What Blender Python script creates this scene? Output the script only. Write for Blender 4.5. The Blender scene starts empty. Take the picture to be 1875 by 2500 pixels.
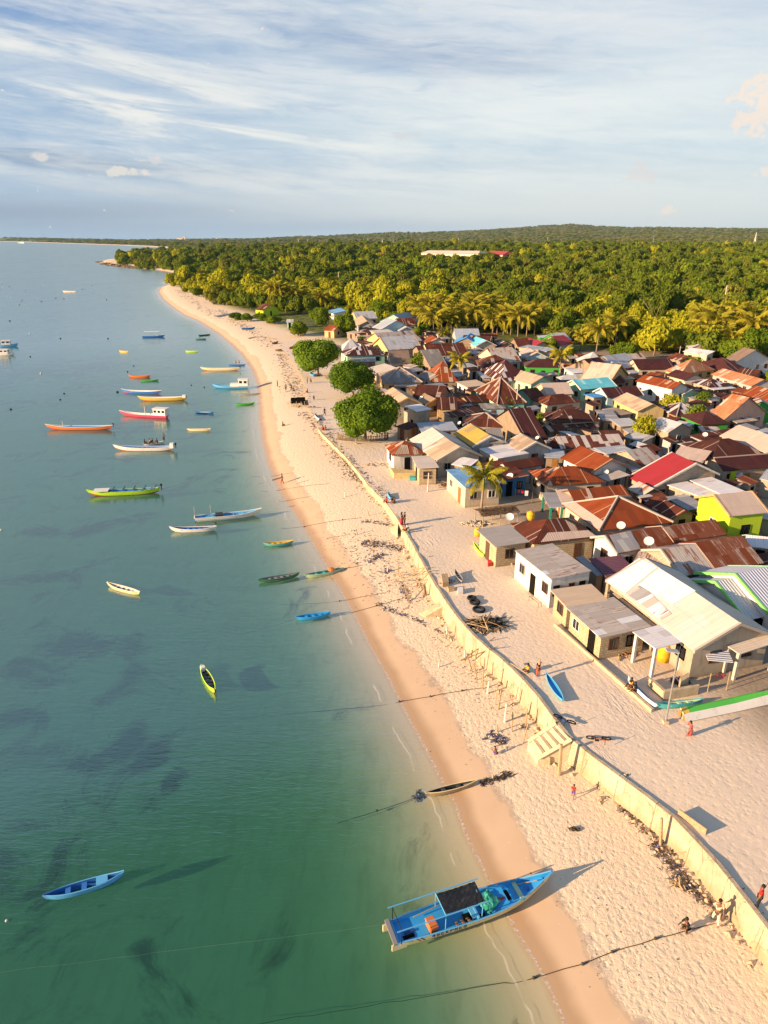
import bpy, bmesh, math, random
import numpy as np
from mathutils import Vector, Matrix
R = math.radians
random.seed(7)
sc = bpy.context.scene
COL = sc.collection
# ---------------------------------------------------------------- camera, sun, sky, exposure
CZ = 33.4          # camera height above the sea
GZ = 2.4           # level of the village ground
FP = 1667.0        # focal length in pixels of the 1875x2500 photograph
HOR = 579.0        # sea horizon row
PT = math.atan((1250-HOR)/FP)
cd = bpy.data.cameras.new("camera"); cam = bpy.data.objects.new("camera", cd); COL.objects.link(cam)
cam.location = (0, 0, CZ); cam.rotation_euler = (R(90)-PT, 0, 0)
cd.sensor_fit = 'VERTICAL'; cd.sensor_height = 36; cd.lens = FP/2500*36
cd.clip_start = 0.5; cd.clip_end = 30000
sc.camera = cam
sc.render.resolution_x = 768; sc.render.resolution_y = 1024
SUN_EL = R(14.5); SUN_AZ = R(180+23)      # azimuth of the sun measured from +X
sd = bpy.data.lights.new("sun", 'SUN'); so = bpy.data.objects.new("sun", sd); COL.objects.link(so)
sv = Vector((math.cos(SUN_EL)*math.cos(SUN_AZ), math.cos(SUN_EL)*math.sin(SUN_AZ), math.sin(SUN_EL)))
so.rotation_euler = sv.to_track_quat('Z', 'Y').to_euler(); so.location = (-60, -40, 60)
sd.energy = 5.0; sd.angle = R(0.6); sd.color = (1.0, 0.68, 0.40)
sc.view_settings.view_transform = 'Standard'; sc.view_settings.look = 'None'
sc.view_settings.gamma = 1.0; sc.view_settings.exposure = 1.3
sc.cycles.max_bounces = 5; sc.cycles.transparent_max_bounces = 8
sc.cycles.diffuse_bounces = 2; sc.cycles.glossy_bounces = 2; sc.cycles.transmission_bounces = 2
sc.cycles.volume_bounces = 0
sc.cycles.use_denoising = True

# ---------------------------------------------------------------- node helper
class S:
    def __init__(s, b, k): s.b = b; s.k = k
    def m(s, op, o=None, o2=None): return s.b.math(op, s, o, o2)
    def __add__(s, o): return s.m('ADD', o)
    def __radd__(s, o): return s.b.math('ADD', o, s)
    def __sub__(s, o): return s.m('SUBTRACT', o)
    def __rsub__(s, o): return s.b.math('SUBTRACT', o, s)
    def __mul__(s, o): return s.m('MULTIPLY', o)
    def __rmul__(s, o): return s.b.math('MULTIPLY', o, s)
    def __truediv__(s, o): return s.m('DIVIDE', o)
    def __pow__(s, o): return s.m('POWER', o)
class B:
    def __init__(s, nt): s.nt = nt; s.N = nt.nodes; s.L = nt.links; s.N.clear()
    def put(s, inp, v):
        if v is None: return
        if isinstance(v, S): s.L.new(v.k, inp)
        else:
            if hasattr(inp.default_value, '__len__') and not hasattr(v, '__len__'): v = (v,)*len(inp.default_value)
            if hasattr(v, '__len__') and len(inp.default_value) == 4 and len(v) == 3: v = tuple(v)+(1,)
            inp.default_value = v
    def node(s, t, **kw):
        n = s.N.new(t)
        for k, v in kw.items(): setattr(n, k, v)
        return n
    def math(s, op, a, b=None, c=None):
        n = s.node('ShaderNodeMath', operation=op)
        s.put(n.inputs[0], a); s.put(n.inputs[1], b); s.put(n.inputs[2], c)
        return S(s, n.outputs[0])
    def mix(s, f, a, b, bt='MIX'):
        n = s.node('ShaderNodeMix', data_type='RGBA', blend_type=bt)
        s.put(n.inputs['Factor'], f); s.put(n.inputs[6], a); s.put(n.inputs[7], b)
        return S(s, n.outputs[2])
    def xyz(s, x=0.0, y=0.0, z=0.0):
        n = s.node('ShaderNodeCombineXYZ'); s.put(n.inputs[0], x); s.put(n.inputs[1], y); s.put(n.inputs[2], z)
        return S(s, n.outputs[0])
    def sep(s, v):
        n = s.node('ShaderNodeSeparateXYZ'); s.put(n.inputs[0], v)
        return [S(s, o) for o in n.outputs]
    def noise(s, v, sc=1.0, det=3.0, ro=0.5, di=0.0, col=False):
        n = s.node('ShaderNodeTexNoise'); s.put(n.inputs['Vector'], v); s.put(n.inputs['Scale'], sc)
        s.put(n.inputs['Detail'], det); s.put(n.inputs['Roughness'], ro); s.put(n.inputs['Distortion'], di)
        return S(s, n.outputs[1 if col else 0])
    def vor(s, v, sc=1.0, feat='F1', out=0, rand=1.0):
        n = s.node('ShaderNodeTexVoronoi', feature=feat); s.put(n.inputs['Vector'], v); s.put(n.inputs['Scale'], sc)
        s.put(n.inputs['Randomness'], rand)
        return S(s, n.outputs[out])
    def white(s, v):
        n = s.node('ShaderNodeTexWhiteNoise'); s.put(n.inputs['Vector'], v); return S(s, n.outputs[0])
    def sm(s, x, a, b, lo=0.0, hi=1.0):
        n = s.node('ShaderNodeMapRange', interpolation_type='SMOOTHSTEP')
        for i, v in enumerate((x, a, b, lo, hi)): s.put(n.inputs[i], v)
        return S(s, n.outputs[0])
    def attr(s, name, out=2):
        n = s.node('ShaderNodeAttribute'); n.attribute_name = name; return S(s, n.outputs[out])
    def pos(s): return S(s, s.node('ShaderNodeNewGeometry').outputs['Position'])
    def uv(s): return S(s, s.node('ShaderNodeTexCoord').outputs['UV'])
    def objc(s): return S(s, s.node('ShaderNodeTexCoord').outputs['Object'])
    def rnd(s): return S(s, s.node('ShaderNodeObjectInfo').outputs['Random'])
    def bump(s, h, st=0.5, d=0.1):
        n = s.node('ShaderNodeBump'); s.put(n.inputs['Height'], h); s.put(n.inputs['Strength'], st); s.put(n.inputs['Distance'], d)
        return S(s, n.outputs[0])
    def prin(s, col, ro=0.8, nrm=None, metal=0.0, spec=0.3):
        n = s.node('ShaderNodeBsdfPrincipled'); s.put(n.inputs['Base Color'], col); s.put(n.inputs['Roughness'], ro)
        s.put(n.inputs['Metallic'], metal); s.put(n.inputs['Specular IOR Level'], spec)
        if nrm is not None: s.put(n.inputs['Normal'], nrm)
        return S(s, n.outputs[0])
    def mixs(s, f, a, b):
        n = s.node('ShaderNodeMixShader'); s.put(n.inputs[0], f); s.L.new(a.k, n.inputs[1]); s.L.new(b.k, n.inputs[2])
        return S(s, n.outputs[0])
    def out(s, sh): n = s.node('ShaderNodeOutputMaterial'); s.L.new(sh.k, n.inputs['Surface'])
def newmat(name):
    m = bpy.data.materials.new(name); m.use_nodes = True
    return m, B(m.node_tree)
def srgb(r, g, b):
    f = lambda c: (c/255/12.92) if c/255 <= .04045 else ((c/255+.055)/1.055)**2.4
    return (f(r), f(g), f(b))

# ---------------------------------------------------------------- world
w = bpy.data.worlds.new("World"); sc.world = w; w.use_nodes = True
b = B(w.node_tree)
sky = b.node('ShaderNodeTexSky', sky_type='NISHITA'); sky.sun_disc = False
sky.sun_elevation = SUN_EL; sky.sun_rotation = R(90)-SUN_AZ
sky.altitude = 50; sky.air_density = 1.0; sky.dust_density = 1.0; sky.ozone_density = 1.5
ST = 0.13
g = S(b, b.node('ShaderNodeTexCoord').outputs['Generated'])
X, Y, Z = b.sep(g)
hyp = (X*X+Y*Y).m('SQRT')
az = b.math('ARCTAN2', X, Y)                # 0 straight ahead, + to the right
el = b.math('ARCTAN2', Z, hyp)              # radians above the horizon
D = 57.2958
azd = az*D; eld = el*D
def blob(a0, e0, wa, we, rot=0.0):          # soft ellipse in azimuth / elevation degrees
    da = azd-a0; de = eld-e0
    if rot:
        c, s_ = math.cos(R(rot)), math.sin(R(rot))
        da, de = da*c+de*s_, de*c-da*s_
    q = (da/wa)**2+(de/we)**2 if False else (da/wa)*(da/wa)+(de/we)*(de/we)
    return (q*-1.0).m('EXPONENT')
def A_(px): return math.degrees(math.atan((px-937.5)/1800.0))
def E_(py): return math.degrees(math.atan((1250-py)/FP)-PT)
n1 = b.noise(b.xyz(azd*0.05+eld*0.03, eld*0.26-azd*0.010, 0.3), 1.5, 4.0, 0.55, 0.8)
n2 = b.noise(b.xyz(azd*0.07+eld*0.08, eld*0.62+azd*0.06, 4.0), 0.8, 6.0, 0.60, 0.7)
nf = b.noise(b.xyz(azd, eld*1.2, 2.0), 1.0, 5.0, 0.62, 0.3)
SC = 1/ST
K = 0.406     # the exposure above, undone
def sc_(c, k=1.0): return tuple(v*SC*k*K for v in c)
wob = (n1-0.5)*4.0
def field(px, py, wpx, hpx, col, k=1.0, rot=0.0, str_=0.0):
    """soft patch of sky colour; str_ breaks it up into streaks"""
    global cv
    mk = blob(A_(px), E_(py), wpx/32.0, hpx/42.0, rot)
    if str_: mk = mk*b.sm(n2, 0.5-.22*str_, 0.5+.16)
    cv = b.mix(mk*k, cv, sc_(srgb(*col)))
azd = azd+wob*0.9; eld0 = eld; eld = eld+(n1-0.5)*1.3
cv = b.mix(b.sm(azd, -26.0, 14.0), sc_(srgb(164, 188, 214)), sc_(srgb(206, 220, 228)))
cv = b.mix(b.sm(eld, 7.0, 15.0)*0.6, cv, sc_(srgb(180, 198, 218)))
field(60, 60, 330, 80, (118, 154, 202), .75)
field(420, 128, 300, 30, (100, 146, 200), .9, -7, .1)
field(700, 70, 520, 70, (206, 217, 228), .8, -10, .2)
field(1500, 60, 420, 70, (212, 220, 229), .8, 4)
field(1120, 150, 560, 60, (160, 178, 204), .85, -9)
field(1270, 218, 220, 22, (168, 198, 222), .8, 6)
field(300, 250, 700, 110, (240, 237, 229), 1.0, -11, .12)
field(560, 350, 620, 80, (232, 232, 228), .9, -14, .15)
field(80, 300, 220, 20, (158, 174, 200), .7, -4, .4)
field(1480, 250, 620, 90, (226, 233, 234), .95, 3)
field(900, 420, 800, 50, (198, 210, 222), .6, 0)
field(1450, 480, 600, 70, (216, 222, 226), .9)
field(150, 410, 420, 32, (142, 162, 188), .8, -3)
field(260, 470, 560, 16, (186, 192, 204), .6, -2, .3)
field(120, 525, 700, 38, (132, 154, 184), .9)
field(800, 545, 520, 30, (150, 172, 202), .8)
n4 = b.noise(b.xyz(azd*0.16+eld*0.12, eld*1.15+azd*0.05, 7.0), 1.0, 6.0, 0.68, 0.4)
field(1400, 520, 900, 55, (220, 224, 226), .9)
cirr = b.sm(n2*.55+n4*.45, .38, .66)
cv = b.mix(b.sm(eld, 1.5, 5.0)*.55*cirr*b.sm(azd, 34.0, 0.0, .6, 1.0), cv, sc_(srgb(250, 247, 240)))
cv = b.mix(b.sm(n4, .46, .28)*.16*b.sm(eld, 2.0, 6.0)*b.sm(azd, 25.0, -5.0, .25, 1.0), cv, sc_(srgb(112, 146, 196)))
eld = eld0
def puff(px, py, wa, we, col, k=1.0):
    global cv
    mk = b.sm(blob(A_(px), E_(py), wa, we)+(nf-0.5)*2.7, 0.48, 0.86)
    cv = b.mix(mk*k, cv, sc_(srgb(*col)))
pk = (246, 228, 214)
puff(1850, 280, 3.0, 2.0, (250, 232, 214), 1.0); puff(1800, 320, 2.2, 1.0, pk, 1.0); puff(1530, 430, 1.3, .8, (226, 216, 212), .6); puff(1862, 438, 1.2, .6, pk, .7)
puff(120, 400, .9, .4, (235, 226, 218), .7); puff(315, 428, 2.4, .4, (238, 228, 214), .7)
puff(1638, 518, .7, .35, pk, .6); puff(400, 400, 1.2, .3, (225, 218, 214), .6); puff(960, 332, 1.8, .35, (214, 210, 210), .5)
low = b.sm(eld, -6.0, 0.0)
cv = b.mix(low, sc_(srgb(120, 130, 140), 0.6), cv)
up = b.sm(eld, 16.0, 34.0)                    # overhead: the plain blue sky with thin cloud
cv = b.mix(up*0.5, cv, S(b, sky.outputs[0]))
cv = b.mix(b.sm(eld, 18.0, 42.0)*.70, cv, sc_(srgb(92, 120, 162)))
fin = b.mix(0.05, cv, S(b, sky.outputs[0]))
bg = b.node('ShaderNodeBackground'); b.put(bg.inputs[0], fin); bg.inputs[1].default_value = ST
w.cycles.sampling_method = 'MANUAL'; w.cycles.sample_map_resolution = 256
wo = b.node('ShaderNodeOutputWorld'); b.L.new(bg.outputs[0], wo.inputs[0])

# ---------------------------------------------------------------- geometry helpers
def ray(px, py):
    dx = (px-937.5)/FP; dy = -(py-1250)/FP
    return (dx, math.cos(PT)+dy*math.sin(PT), -math.sin(PT)+dy*math.cos(PT))
def P(px, py, z=GZ):
    d = ray(px, py); t = (z-CZ)/d[2]
    return Vector((d[0]*t, d[1]*t, z))
KEYS = dict(n=(900, 1000, .30139), o=(1375, 1000, .30139), q=(1175, 1350, .42194), A=(800, 740, .19289),
    B=(1100, 740, .15672), C=(1360, 740, .15672), D=(1615, 740, .15672), E=(1100, 960, .15672), F=(1360, 960, .15672),
    G=(1615, 960, .15672), m=(600, 540, .38578), r=(1235, 540, .38578), b=(0, 540, .42194), c=(0, 1100, .42194),
    d=(600, 1100, .36166), s=(1275, 1900, .36166), t=(950, 1500, .27125), v=(900, 2050, .30139), w=(0, 1700, .54249),
    x=(380, 650, .31344), y=(0, 550, .37673), i=(625, 540, .37673), j=(1250, 540, .37673), p=(0, 0, 1.0))
def K2(s):
    k = KEYS[s[0]]; a, c = s[1:].split(','); return (k[0]+float(a)*k[2], k[1]+float(c)*k[2])
def U(s, z=GZ): return P(*K2(s), z)

def tag(o, label=None, cat=None, group=None, kind=None):
    if label: o['label'] = label
    if cat: o['category'] = cat
    if group: o['group'] = group
    if kind: o['kind'] = kind
    return o
def empty(name, loc, rz=0, label=None, cat=None, group=None):
    o = bpy.data.objects.new(name, None); COL.objects.link(o); o.location = loc; o.rotation_euler = (0, 0, rz)
    o.empty_display_size = .3
    return tag(o, label, cat, group)
class MB:
    def __init__(s): s.v = []; s.f = []; s.m = []; s.uv = []
    def add(s, vs, fs, mi=0, uvs=None):
        k = len(s.v); s.v += [tuple(p) for p in vs]
        for j, f in enumerate(fs):
            s.f.append(tuple(k+i for i in f)); s.m.append(mi)
            s.uv.append(uvs[j] if uvs else None)
    def box(s, c, d, mi=0, rz=0, mat=None):
        x, y, z = d[0]/2, d[1]/2, d[2]/2
        vs = [Vector((a*x, b_*y, e*z)) for a in (-1, 1) for b_ in (-1, 1) for e in (-1, 1)]
        if mat is None: mat = Matrix.Rotation(rz, 3, 'Z')
        vs = [mat @ p + Vector(c) for p in vs]
        s.add(vs, [(0, 1, 3, 2), (4, 6, 7, 5), (0, 4, 5, 1), (2, 3, 7, 6), (0, 2, 6, 4), (1, 5, 7, 3)], mi)
    def tube(s, pts, r, n=6, mi=0, cap=True):
        pts = [Vector(p) for p in pts]; k = len(pts)
        if not hasattr(r, '__len__'): r = [r]*k
        vs = []
        for i, p in enumerate(pts):
            t = (pts[min(i+1, k-1)]-pts[max(i-1, 0)]).normalized()
            u = t.cross(Vector((0, 0, 1)));
            if u.length < .05: u = Vector((1, 0, 0))
            u.normalize(); w_ = u.cross(t)
            for j in range(n):
                a = 2*math.pi*j/n; vs.append(p+(u*math.cos(a)+w_*math.sin(a))*r[i])
        fs = [(i*n+j, i*n+(j+1) % n, (i+1)*n+(j+1) % n, (i+1)*n+j) for i in range(k-1) for j in range(n)]
        if cap: fs += [tuple(range(n))[::-1], tuple((k-1)*n+j for j in range(n))]
        s.add(vs, fs, mi)
    def bar(s, a, b_, wd, mi=0):
        s.tube([a, b_], wd/2*1.2, 4, mi)
    def lathe(s, prof, c=(0, 0, 0), n=14, mi=0):
        vs = [(c[0]+r_*math.cos(2*math.pi*j/n), c[1]+r_*math.sin(2*math.pi*j/n), c[2]+z) for r_, z in prof for j in range(n)]
        k = len(prof)
        fs = [(i*n+j, i*n+(j+1) % n, (i+1)*n+(j+1) % n, (i+1)*n+j) for i in range(k-1) for j in range(n)]
        s.add(vs, fs, mi)
    def build(s, name, mats, parent=None, smooth=False, recalc=False, uvn=False):
        me = bpy.data.meshes.new(name); me.from_pydata(s.v, [], s.f)
        if not isinstance(mats, (list, tuple)): mats = [mats]
        for m_ in mats: me.materials.append(m_)
        me.polygons.foreach_set('material_index', s.m)
        if any(s.uv):
            l = me.uv_layers.new(name='UVMap'); a = []
            for f, u in zip(s.f, s.uv):
                for i in range(len(f)): a += list(u[i]) if u else [0, 0]
            l.data.foreach_set('uv', a)
        if smooth: me.polygons.foreach_set('use_smooth', [True]*len(s.f))
        if recalc:
            bm = bmesh.new(); bm.from_mesh(me); bmesh.ops.recalc_face_normals(bm, faces=bm.faces[:]); bm.to_mesh(me); bm.free()
        me.update()
        o = bpy.data.objects.new(name, me); COL.objects.link(o)
        if parent: o.parent = parent
        return o
def copy_tree(o, parent=None):
    c = o.copy(); COL.objects.link(c); c.parent = parent
    if parent: c.matrix_parent_inverse = o.matrix_parent_inverse.copy()
    for ch in list(o.children): copy_tree(ch, c)
    return c
def npmesh(name, v, f, mats, attrs=None, smooth=True, mi=None):
    me = bpy.data.meshes.new(name); nf = len(f); k = f.shape[1]
    me.vertices.add(len(v)); me.vertices.foreach_set('co', v.astype(np.float32).ravel())
    me.loops.add(nf*k); me.loops.foreach_set('vertex_index', f.astype(np.int32).ravel())
    me.polygons.add(nf); me.polygons.foreach_set('loop_start', np.arange(0, nf*k, k, dtype=np.int32))
    me.polygons.foreach_set('loop_total', np.full(nf, k, dtype=np.int32))
    if not isinstance(mats, (list, tuple)): mats = [mats]
    for m_ in mats: me.materials.append(m_)
    if mi is not None: me.polygons.foreach_set('material_index', mi.astype(np.int32))
    me.polygons.foreach_set('use_smooth', np.full(nf, smooth, dtype=bool))
    for k_, a in (attrs or {}).items():
        at = me.attributes.new(k_, 'FLOAT', 'POINT'); at.data.foreach_set('value', a.astype(np.float32).ravel())
    me.update(); me.validate()
    return me
# ---------------------------------------------------------------- coast, terrain
SHORE = [(1500,2760),(1385,2500),(1334,2385),(1266,2272),(1198,2147),(1141,2034),(1113,1955),(1085,1910),(1045,1831),(995,1740),(955,1661),
 (904,1571),(870,1503),(831,1435),(791,1367),(752,1300),(723,1254),(684,1198),(655,1130),(641,1074),(633,1017),(631,972),(628,938),
 (616,904),(593,870),(565,842),(531,814),(486,785),(446,768),(418,748),(396,729),(386,712),(392,702),(412,695),(402,690),(412,684),(440,676),(462,669),(426,667),
 (385,660),(344,656),(300,650),(257,645),(242,640),(262,634),(340,628),(330,621),(432,607),(360,602),(295,599),(148,594),(60,591),(-60,588)]
sp = np.array([tuple(P(x, y, 0.0))[:2] for x, y in SHORE])
LAND = np.vstack([[[20, -60]], sp, [[-9000, 9000], [9000, 9000], [9000, -60]]])
def seg_dist(p, poly):
    d = np.full(len(p), 1e9)
    for a, c in zip(poly[:-1], poly[1:]):
        ab = c-a; t = np.clip(((p-a)@ab)/max(ab@ab, 1e-9), 0, 1)
        q = p-(a+t[:, None]*ab); d = np.minimum(d, np.hypot(q[:, 0], q[:, 1]))
    return d
def inside(p, poly):
    r = np.zeros(len(p), bool); x, y = p[:, 0], p[:, 1]; n = len(poly); j = n-1
    for i in range(n):
        xi, yi = poly[i]; xj, yj = poly[j]
        if yi != yj:
            c = ((yi > y) != (yj > y)) & (x < (xj-xi)*(y-yi)/(yj-yi)+xi); r ^= c
        j = i
    return r
SL = np.vstack([[[20, -60]], sp])
def sdist(p):
    d = seg_dist(p, SL); return np.where(inside(p, LAND), d, -d)
WALLPX = [(2200,2750),(2040,2500),(1955,2372),(1875,2262),(1799,2164),(1709,2052),(1651,1998),(1586,1940),(1508,1894),(1420,1818),(1386,1797),(1361,1766),(1344,1740),
 (1318,1700),(1280,1662),(1247,1624),(1213,1595),(1202,1589),(1156,1554),(1123,1516),(1087,1461),(1051,1413),(1026,1356),(999,1310),(972,1265),
 (957,1241),(939,1217),(918,1196),(900,1187),(882,1153),(847,1111),(812,1080),(785,1053),(766,1030),(754,995),(748,960),(743,926),(731,899),(704,868),(685,849)]
WT = GZ+0.16
WALL = [P(x, y, WT) for x, y in WALLPX]
WALL = [WALL[0]]+[WALL[i-1]*.25+WALL[i]*.5+WALL[i+1]*.25 for i in range(1, len(WALL)-1)]+[WALL[-1]]
wy = np.array([p.y for p in WALL]); wx = np.array([p.x for p in WALL])
for i in range(1, len(wy)): wy[i] = max(wy[i], wy[i-1]+.15)
def wallx(y): return np.interp(y, wy, wx)
HILLX = np.array([-400, 0, 300, 600, 700, 800, 950, 1100, 1250, 1320, 1390, 1450, 1600, 1750, 1875, 2300])
HILLY = np.array([578, 579, 584, 583, 580, 577, 571, 569, 561, 557, 553, 558, 561, 563, 564, 568])
def smst(x, a, c): t = np.clip((x-a)/(c-a), 0, 1); return t*t*(3-2*t)
def vnoise(x, y, s, seed=0):
    rs = np.random.RandomState(seed); o = 0
    for k in range(5):
        a = rs.rand()*6.28; f = s*(0.7+rs.rand()*1.3)
        o = o+np.sin((x*math.cos(a)+y*math.sin(a))*f+rs.rand()*6.28)*np.sin((-x*math.sin(a)+y*math.cos(a))*f*0.8+rs.rand()*6.28)
    return o/3
def height(x, y, d=None):
    p = np.stack([x, y], 1)
    if d is None: d = sdist(p)
    far = smst(y, 38, 100)
    bz = (0.85+1.25*far)*(1-np.exp(-np.maximum(d, 0)/7.0))
    st = smst(y, 165, 215)                       # past the wall the land rises by itself
    bz = bz+st*(GZ+0.05-2.10)*smst(d, 12, 32)
    z = np.where(d > 0, bz, -1.35*(1-np.exp(np.minimum(d, 0)*0.085)))
    px = 937.5+x/np.maximum(y, 1)*FP/math.cos(PT)*1.0
    rr = np.hypot(x, y)
    hz_ = 33.4+(HOR-np.interp(px, HILLX, HILLY))/FP*6500*1.02-8
    t = np.clip((rr-2000)/4500, 0, 1)
    inl = smst(d, 10, 160)
    mid = 9*smst(rr, 350, 1150)*inl*smst(px, 200, 900)
    z = np.where(d > 0, z+mid+inl*(hz_*(t**1.6))*0.97+inl*vnoise(x, y, 0.006, 3)*smst(rr, 500, 3000)*5, z)
    return z
# radial sheet around the camera foot
na, nr = 560, 760
ang = np.linspace(R(-62), R(62), na); rad = np.geomspace(7, 7600, nr)
rad = np.concatenate([[1.5, 4], rad]); nr = len(rad)
AA, RR = np.meshgrid(ang, rad)
gx = (RR*np.sin(AA)).ravel(); gy = (RR*np.cos(AA)).ravel()
gd = sdist(np.stack([gx, gy], 1)); gz = height(gx, gy, gd)
inw = (gy < 205) & (gy > -60)
wxx = wallx(gy)
idx = np.arange(nr*na).reshape(nr, na)
fq = np.stack([idx[:-1, :-1], idx[:-1, 1:], idx[1:, 1:], idx[1:, :-1]], -1).reshape(-1, 4)[:, ::-1]
veg = np.where(gy > 165, smst(gd, 26-8*smst(gy, 215, 260), 44-14*smst(gy, 215, 260)), 0)*1.0
# keep the second beach of the cape bare
def near_px(px, py, rad_): q = P(px, py, 0.0); return np.exp(-((gx-q.x)**2+(gy-q.y)**2)/rad_**2)

m_beach, b = newmat('beach_sand')
ps = b.pos(); sx_, sy_, sz_ = b.sep(ps)
sh = b.attr('shore'); vg = b.attr('veg')
edge = b.noise(ps, 0.35, 3, .5); edge2 = b.noise(ps, 0.09, 2)
dry = b.sm(sh+(edge-.5)*2.2+(edge2-.5)*3.0, 2.5, 3.1)
speck = b.sm(b.noise(ps, 3.5, 2), .68, .74)
grain = b.noise(ps, 22, 3, .7)
dryc = b.mix(grain, (.62, .495, .35), (.75, .62, .46))
wetc = b.mix(b.noise(b.xyz(sx_*.5, sy_*.5, 0), .8, 4), (.54, .385, .25), (.63, .47, .32))
wetter = b.sm(sh+(edge-.5)*.8, 0.35, 1.3, 1.0, 0.0)
wetc = b.mix(wetter, wetc, (.40, .275, .17))
c = b.mix(dry, wetc, dryc)
c = b.mix(speck*b.sm(sh, 1.0, 2.0)*.55, c, (.62, .55, .42))
lit = b.sm(b.noise(ps, 1.1, 6, .75), .62, .74)*b.sm(b.noise(ps, .12, 2), .42, .6)*dry   # scattered dark litter in drifts
c = b.mix(lit*.35, c, (.16, .11, .06))
drf = b.sm(sh, 8.0, 10.0)*b.sm(b.noise(b.xyz(sx_, sy_*.35, 0), 1.6, 7, .8), .56, .66)*b.sm(sy_, 60.0, 100.0)
c = b.mix(drf*.6, c, (.20, .12, .07))
fl = b.mix(b.sm(b.noise(ps, .4, 4), .4, .6), (.06, .08, .015), (.15, .16, .03))
c = b.mix(b.sm(sh, -.02, -.5), c, (.45, .39, .26))
c = b.mix(vg, c, fl)
fp = b.noise(ps, 4.5, 3, .6, .8)
fp2 = b.vor(b.xyz(sx_, sy_*.8, 0), 3.6, 'SMOOTH_F1')
hh = (b.sm(fp, .25, .6)*.6+b.sm(fp2, 0.0, .55)*.7)*dry+grain*.06
rgh = b.mix(wetter, (.8, .8, .8), (.25, .25, .25))
b.out(b.prin(c, rgh, b.bump(hh, .34, .10), spec=.2))

m_bed, b = newmat('sea_bed')
ps = b.pos(); x_, y_, z_ = b.sep(ps); sh = b.attr('shore'); gr = b.attr('grassb')
c = b.mix(b.noise(ps, .5, 4)*b.sm(sh, -1.0, -5.0), (.45, .39, .26), (.62, .54, .40))
rip = b.noise(b.xyz(x_*1.6, y_*.5, 0), .7, 4, .6, .5)
c = b.mix(b.sm(rip, .45, .7)*.3*b.sm(sh, -1.5, -4.0), c, (.30, .25, .17))
gn_ = b.noise(b.xyz(x_, y_, 0), .16, 6, .68, 1.0)*.6+b.noise(b.xyz(x_*.8, y_*.5, 5), .05, 3, .6, .5)*.4
sg = b.sm(gr*.55+(gn_-.5)*3.4, .20, .60)
c = b.mix(sg*.95, c, (.008, .018, .03))
dots = b.sm(b.noise(ps, .42, 4, .6), .70, .76)*b.sm(sh, -6.0, -12.0)
c = b.mix(dots*.7, c, (.03, .035, .03))
b.out(b.prin(c, .9, spec=0.0))

bd = dict(shore=gd, veg=veg)
top = gz.copy()
landf = (gd[fq] > -2.0).any(1)
g_o = bpy.data.objects.new('beach', npmesh('beach', np.stack([gx, gy, top], 1), fq[landf], m_beach, bd)); COL.objects.link(g_o); tag(g_o, kind='structure')
# sea grass beds: (photo px, py, radius x m, radius y m, strength)
GRASS = [(60,1240,9,5,.8),(180,1290,10,3,.9),(70,1410,10,3,.9),(300,1380,9,3.5,.8),(210,1570,6.5,4,1.1),(60,1630,5,3,1.1),(110,1660,4,2,1),
 (330,1540,3.2,5,.8),(300,1660,2.6,4,.8),(320,1790,1.6,3,1.1),(370,1850,1.4,2.5,1.1),(420,1910,1.2,1.8,1.2),(180,1865,2.6,.9,1.0),(40,1745,3,1.8,1.2),(30,2080,2.2,1.4,1.3),(60,2010,3,.7,.9),
 (335,2320,1.3,1.1,1.2),(200,2250,2.5,1.3,.6),(90,2330,3.4,2,1.1),(180,2450,2.8,1.6,.9),(60,2470,2.5,1.5,.9),
 (120,1110,16,7,.6),(330,1180,10,4,.6),(420,1300,6,3,.6),(130,900,40,18,.8),(60,980,24,9,.7),(380,830,30,12,.5),(100,790,60,22,.5),(480,880,16,8,.4),(430,1480,6,3,.6),(340,1480,5,4,.7),
 (355,1950,1.2,1.8,1),(300,2120,2,2,.5),(450,2440,1.2,1,.7),(360,2130,1.4,1,.5)]
gb = np.zeros(len(gx))
for px, py, rx, ry, k in GRASS:
    k = k*.55 if py > 2060 else k
    q = P(px, py, -1.0); gb = np.maximum(gb, k*np.exp(-((gx-q.x)/rx)**2-((gy-q.y)/ry)**2))
gb = np.maximum(gb, .40*smst(-gd, 9, 22)*np.clip(1.25-gx*0-(gx+.30*gy)/14, .35, 1))*smst(-gd, 4, 11)
seaf = (gd[fq] < 1.0).any(1)
o = bpy.data.objects.new('sea_bed', npmesh('sea_bed', np.stack([gx, gy, gz-.02], 1), fq[(gd[fq] < -0.6).all(1) | ((gd[fq] <= -2.0).any(1))], m_bed, dict(shore=gd, grassb=gb))); COL.objects.link(o); tag(o, kind='structure')

m_sea, b = newmat('sea_water')
ps = b.pos(); x_, y_, z_ = b.sep(ps); dep = b.attr('depth'); sh = b.attr('shore')
dist = (x_*x_+y_*y_).m('SQRT')
body = b.mix(b.sm(b.noise(ps, .025, 3), .35, .65), (.034, .135, .108), (.050, .175, .148))
body = b.mix(b.sm(dep, .25, 1.1), (.075, .15, .085), body)
body = b.mix(b.sm(y_, 50.0, 170.0), body, (.036, .175, .180))
w1 = b.noise(b.xyz(x_*.55, y_*2.0, 0), 1.5, 4, .6, .3)
w2 = b.noise(b.xyz(x_*.08+y_*.02, y_*.5, 1.0), 1.0, 3, .6, .3)
w3 = b.noise(b.xyz(x_*.02, y_*.12, 1.0), 1.0, 3, .6, .3)
w4 = b.noise(b.xyz(x_*.9+y_*.25, y_*3.4, 0), 1.6, 3, .6, .2)
nr_ = b.bump(w1*.22+w2*.22+w3*.35+w4*.10, b.sm(dist, 15.0, 400.0, .55, .35), .22)
dif = b.node('ShaderNodeBsdfDiffuse'); b.put(dif.inputs[0], body)
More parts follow.
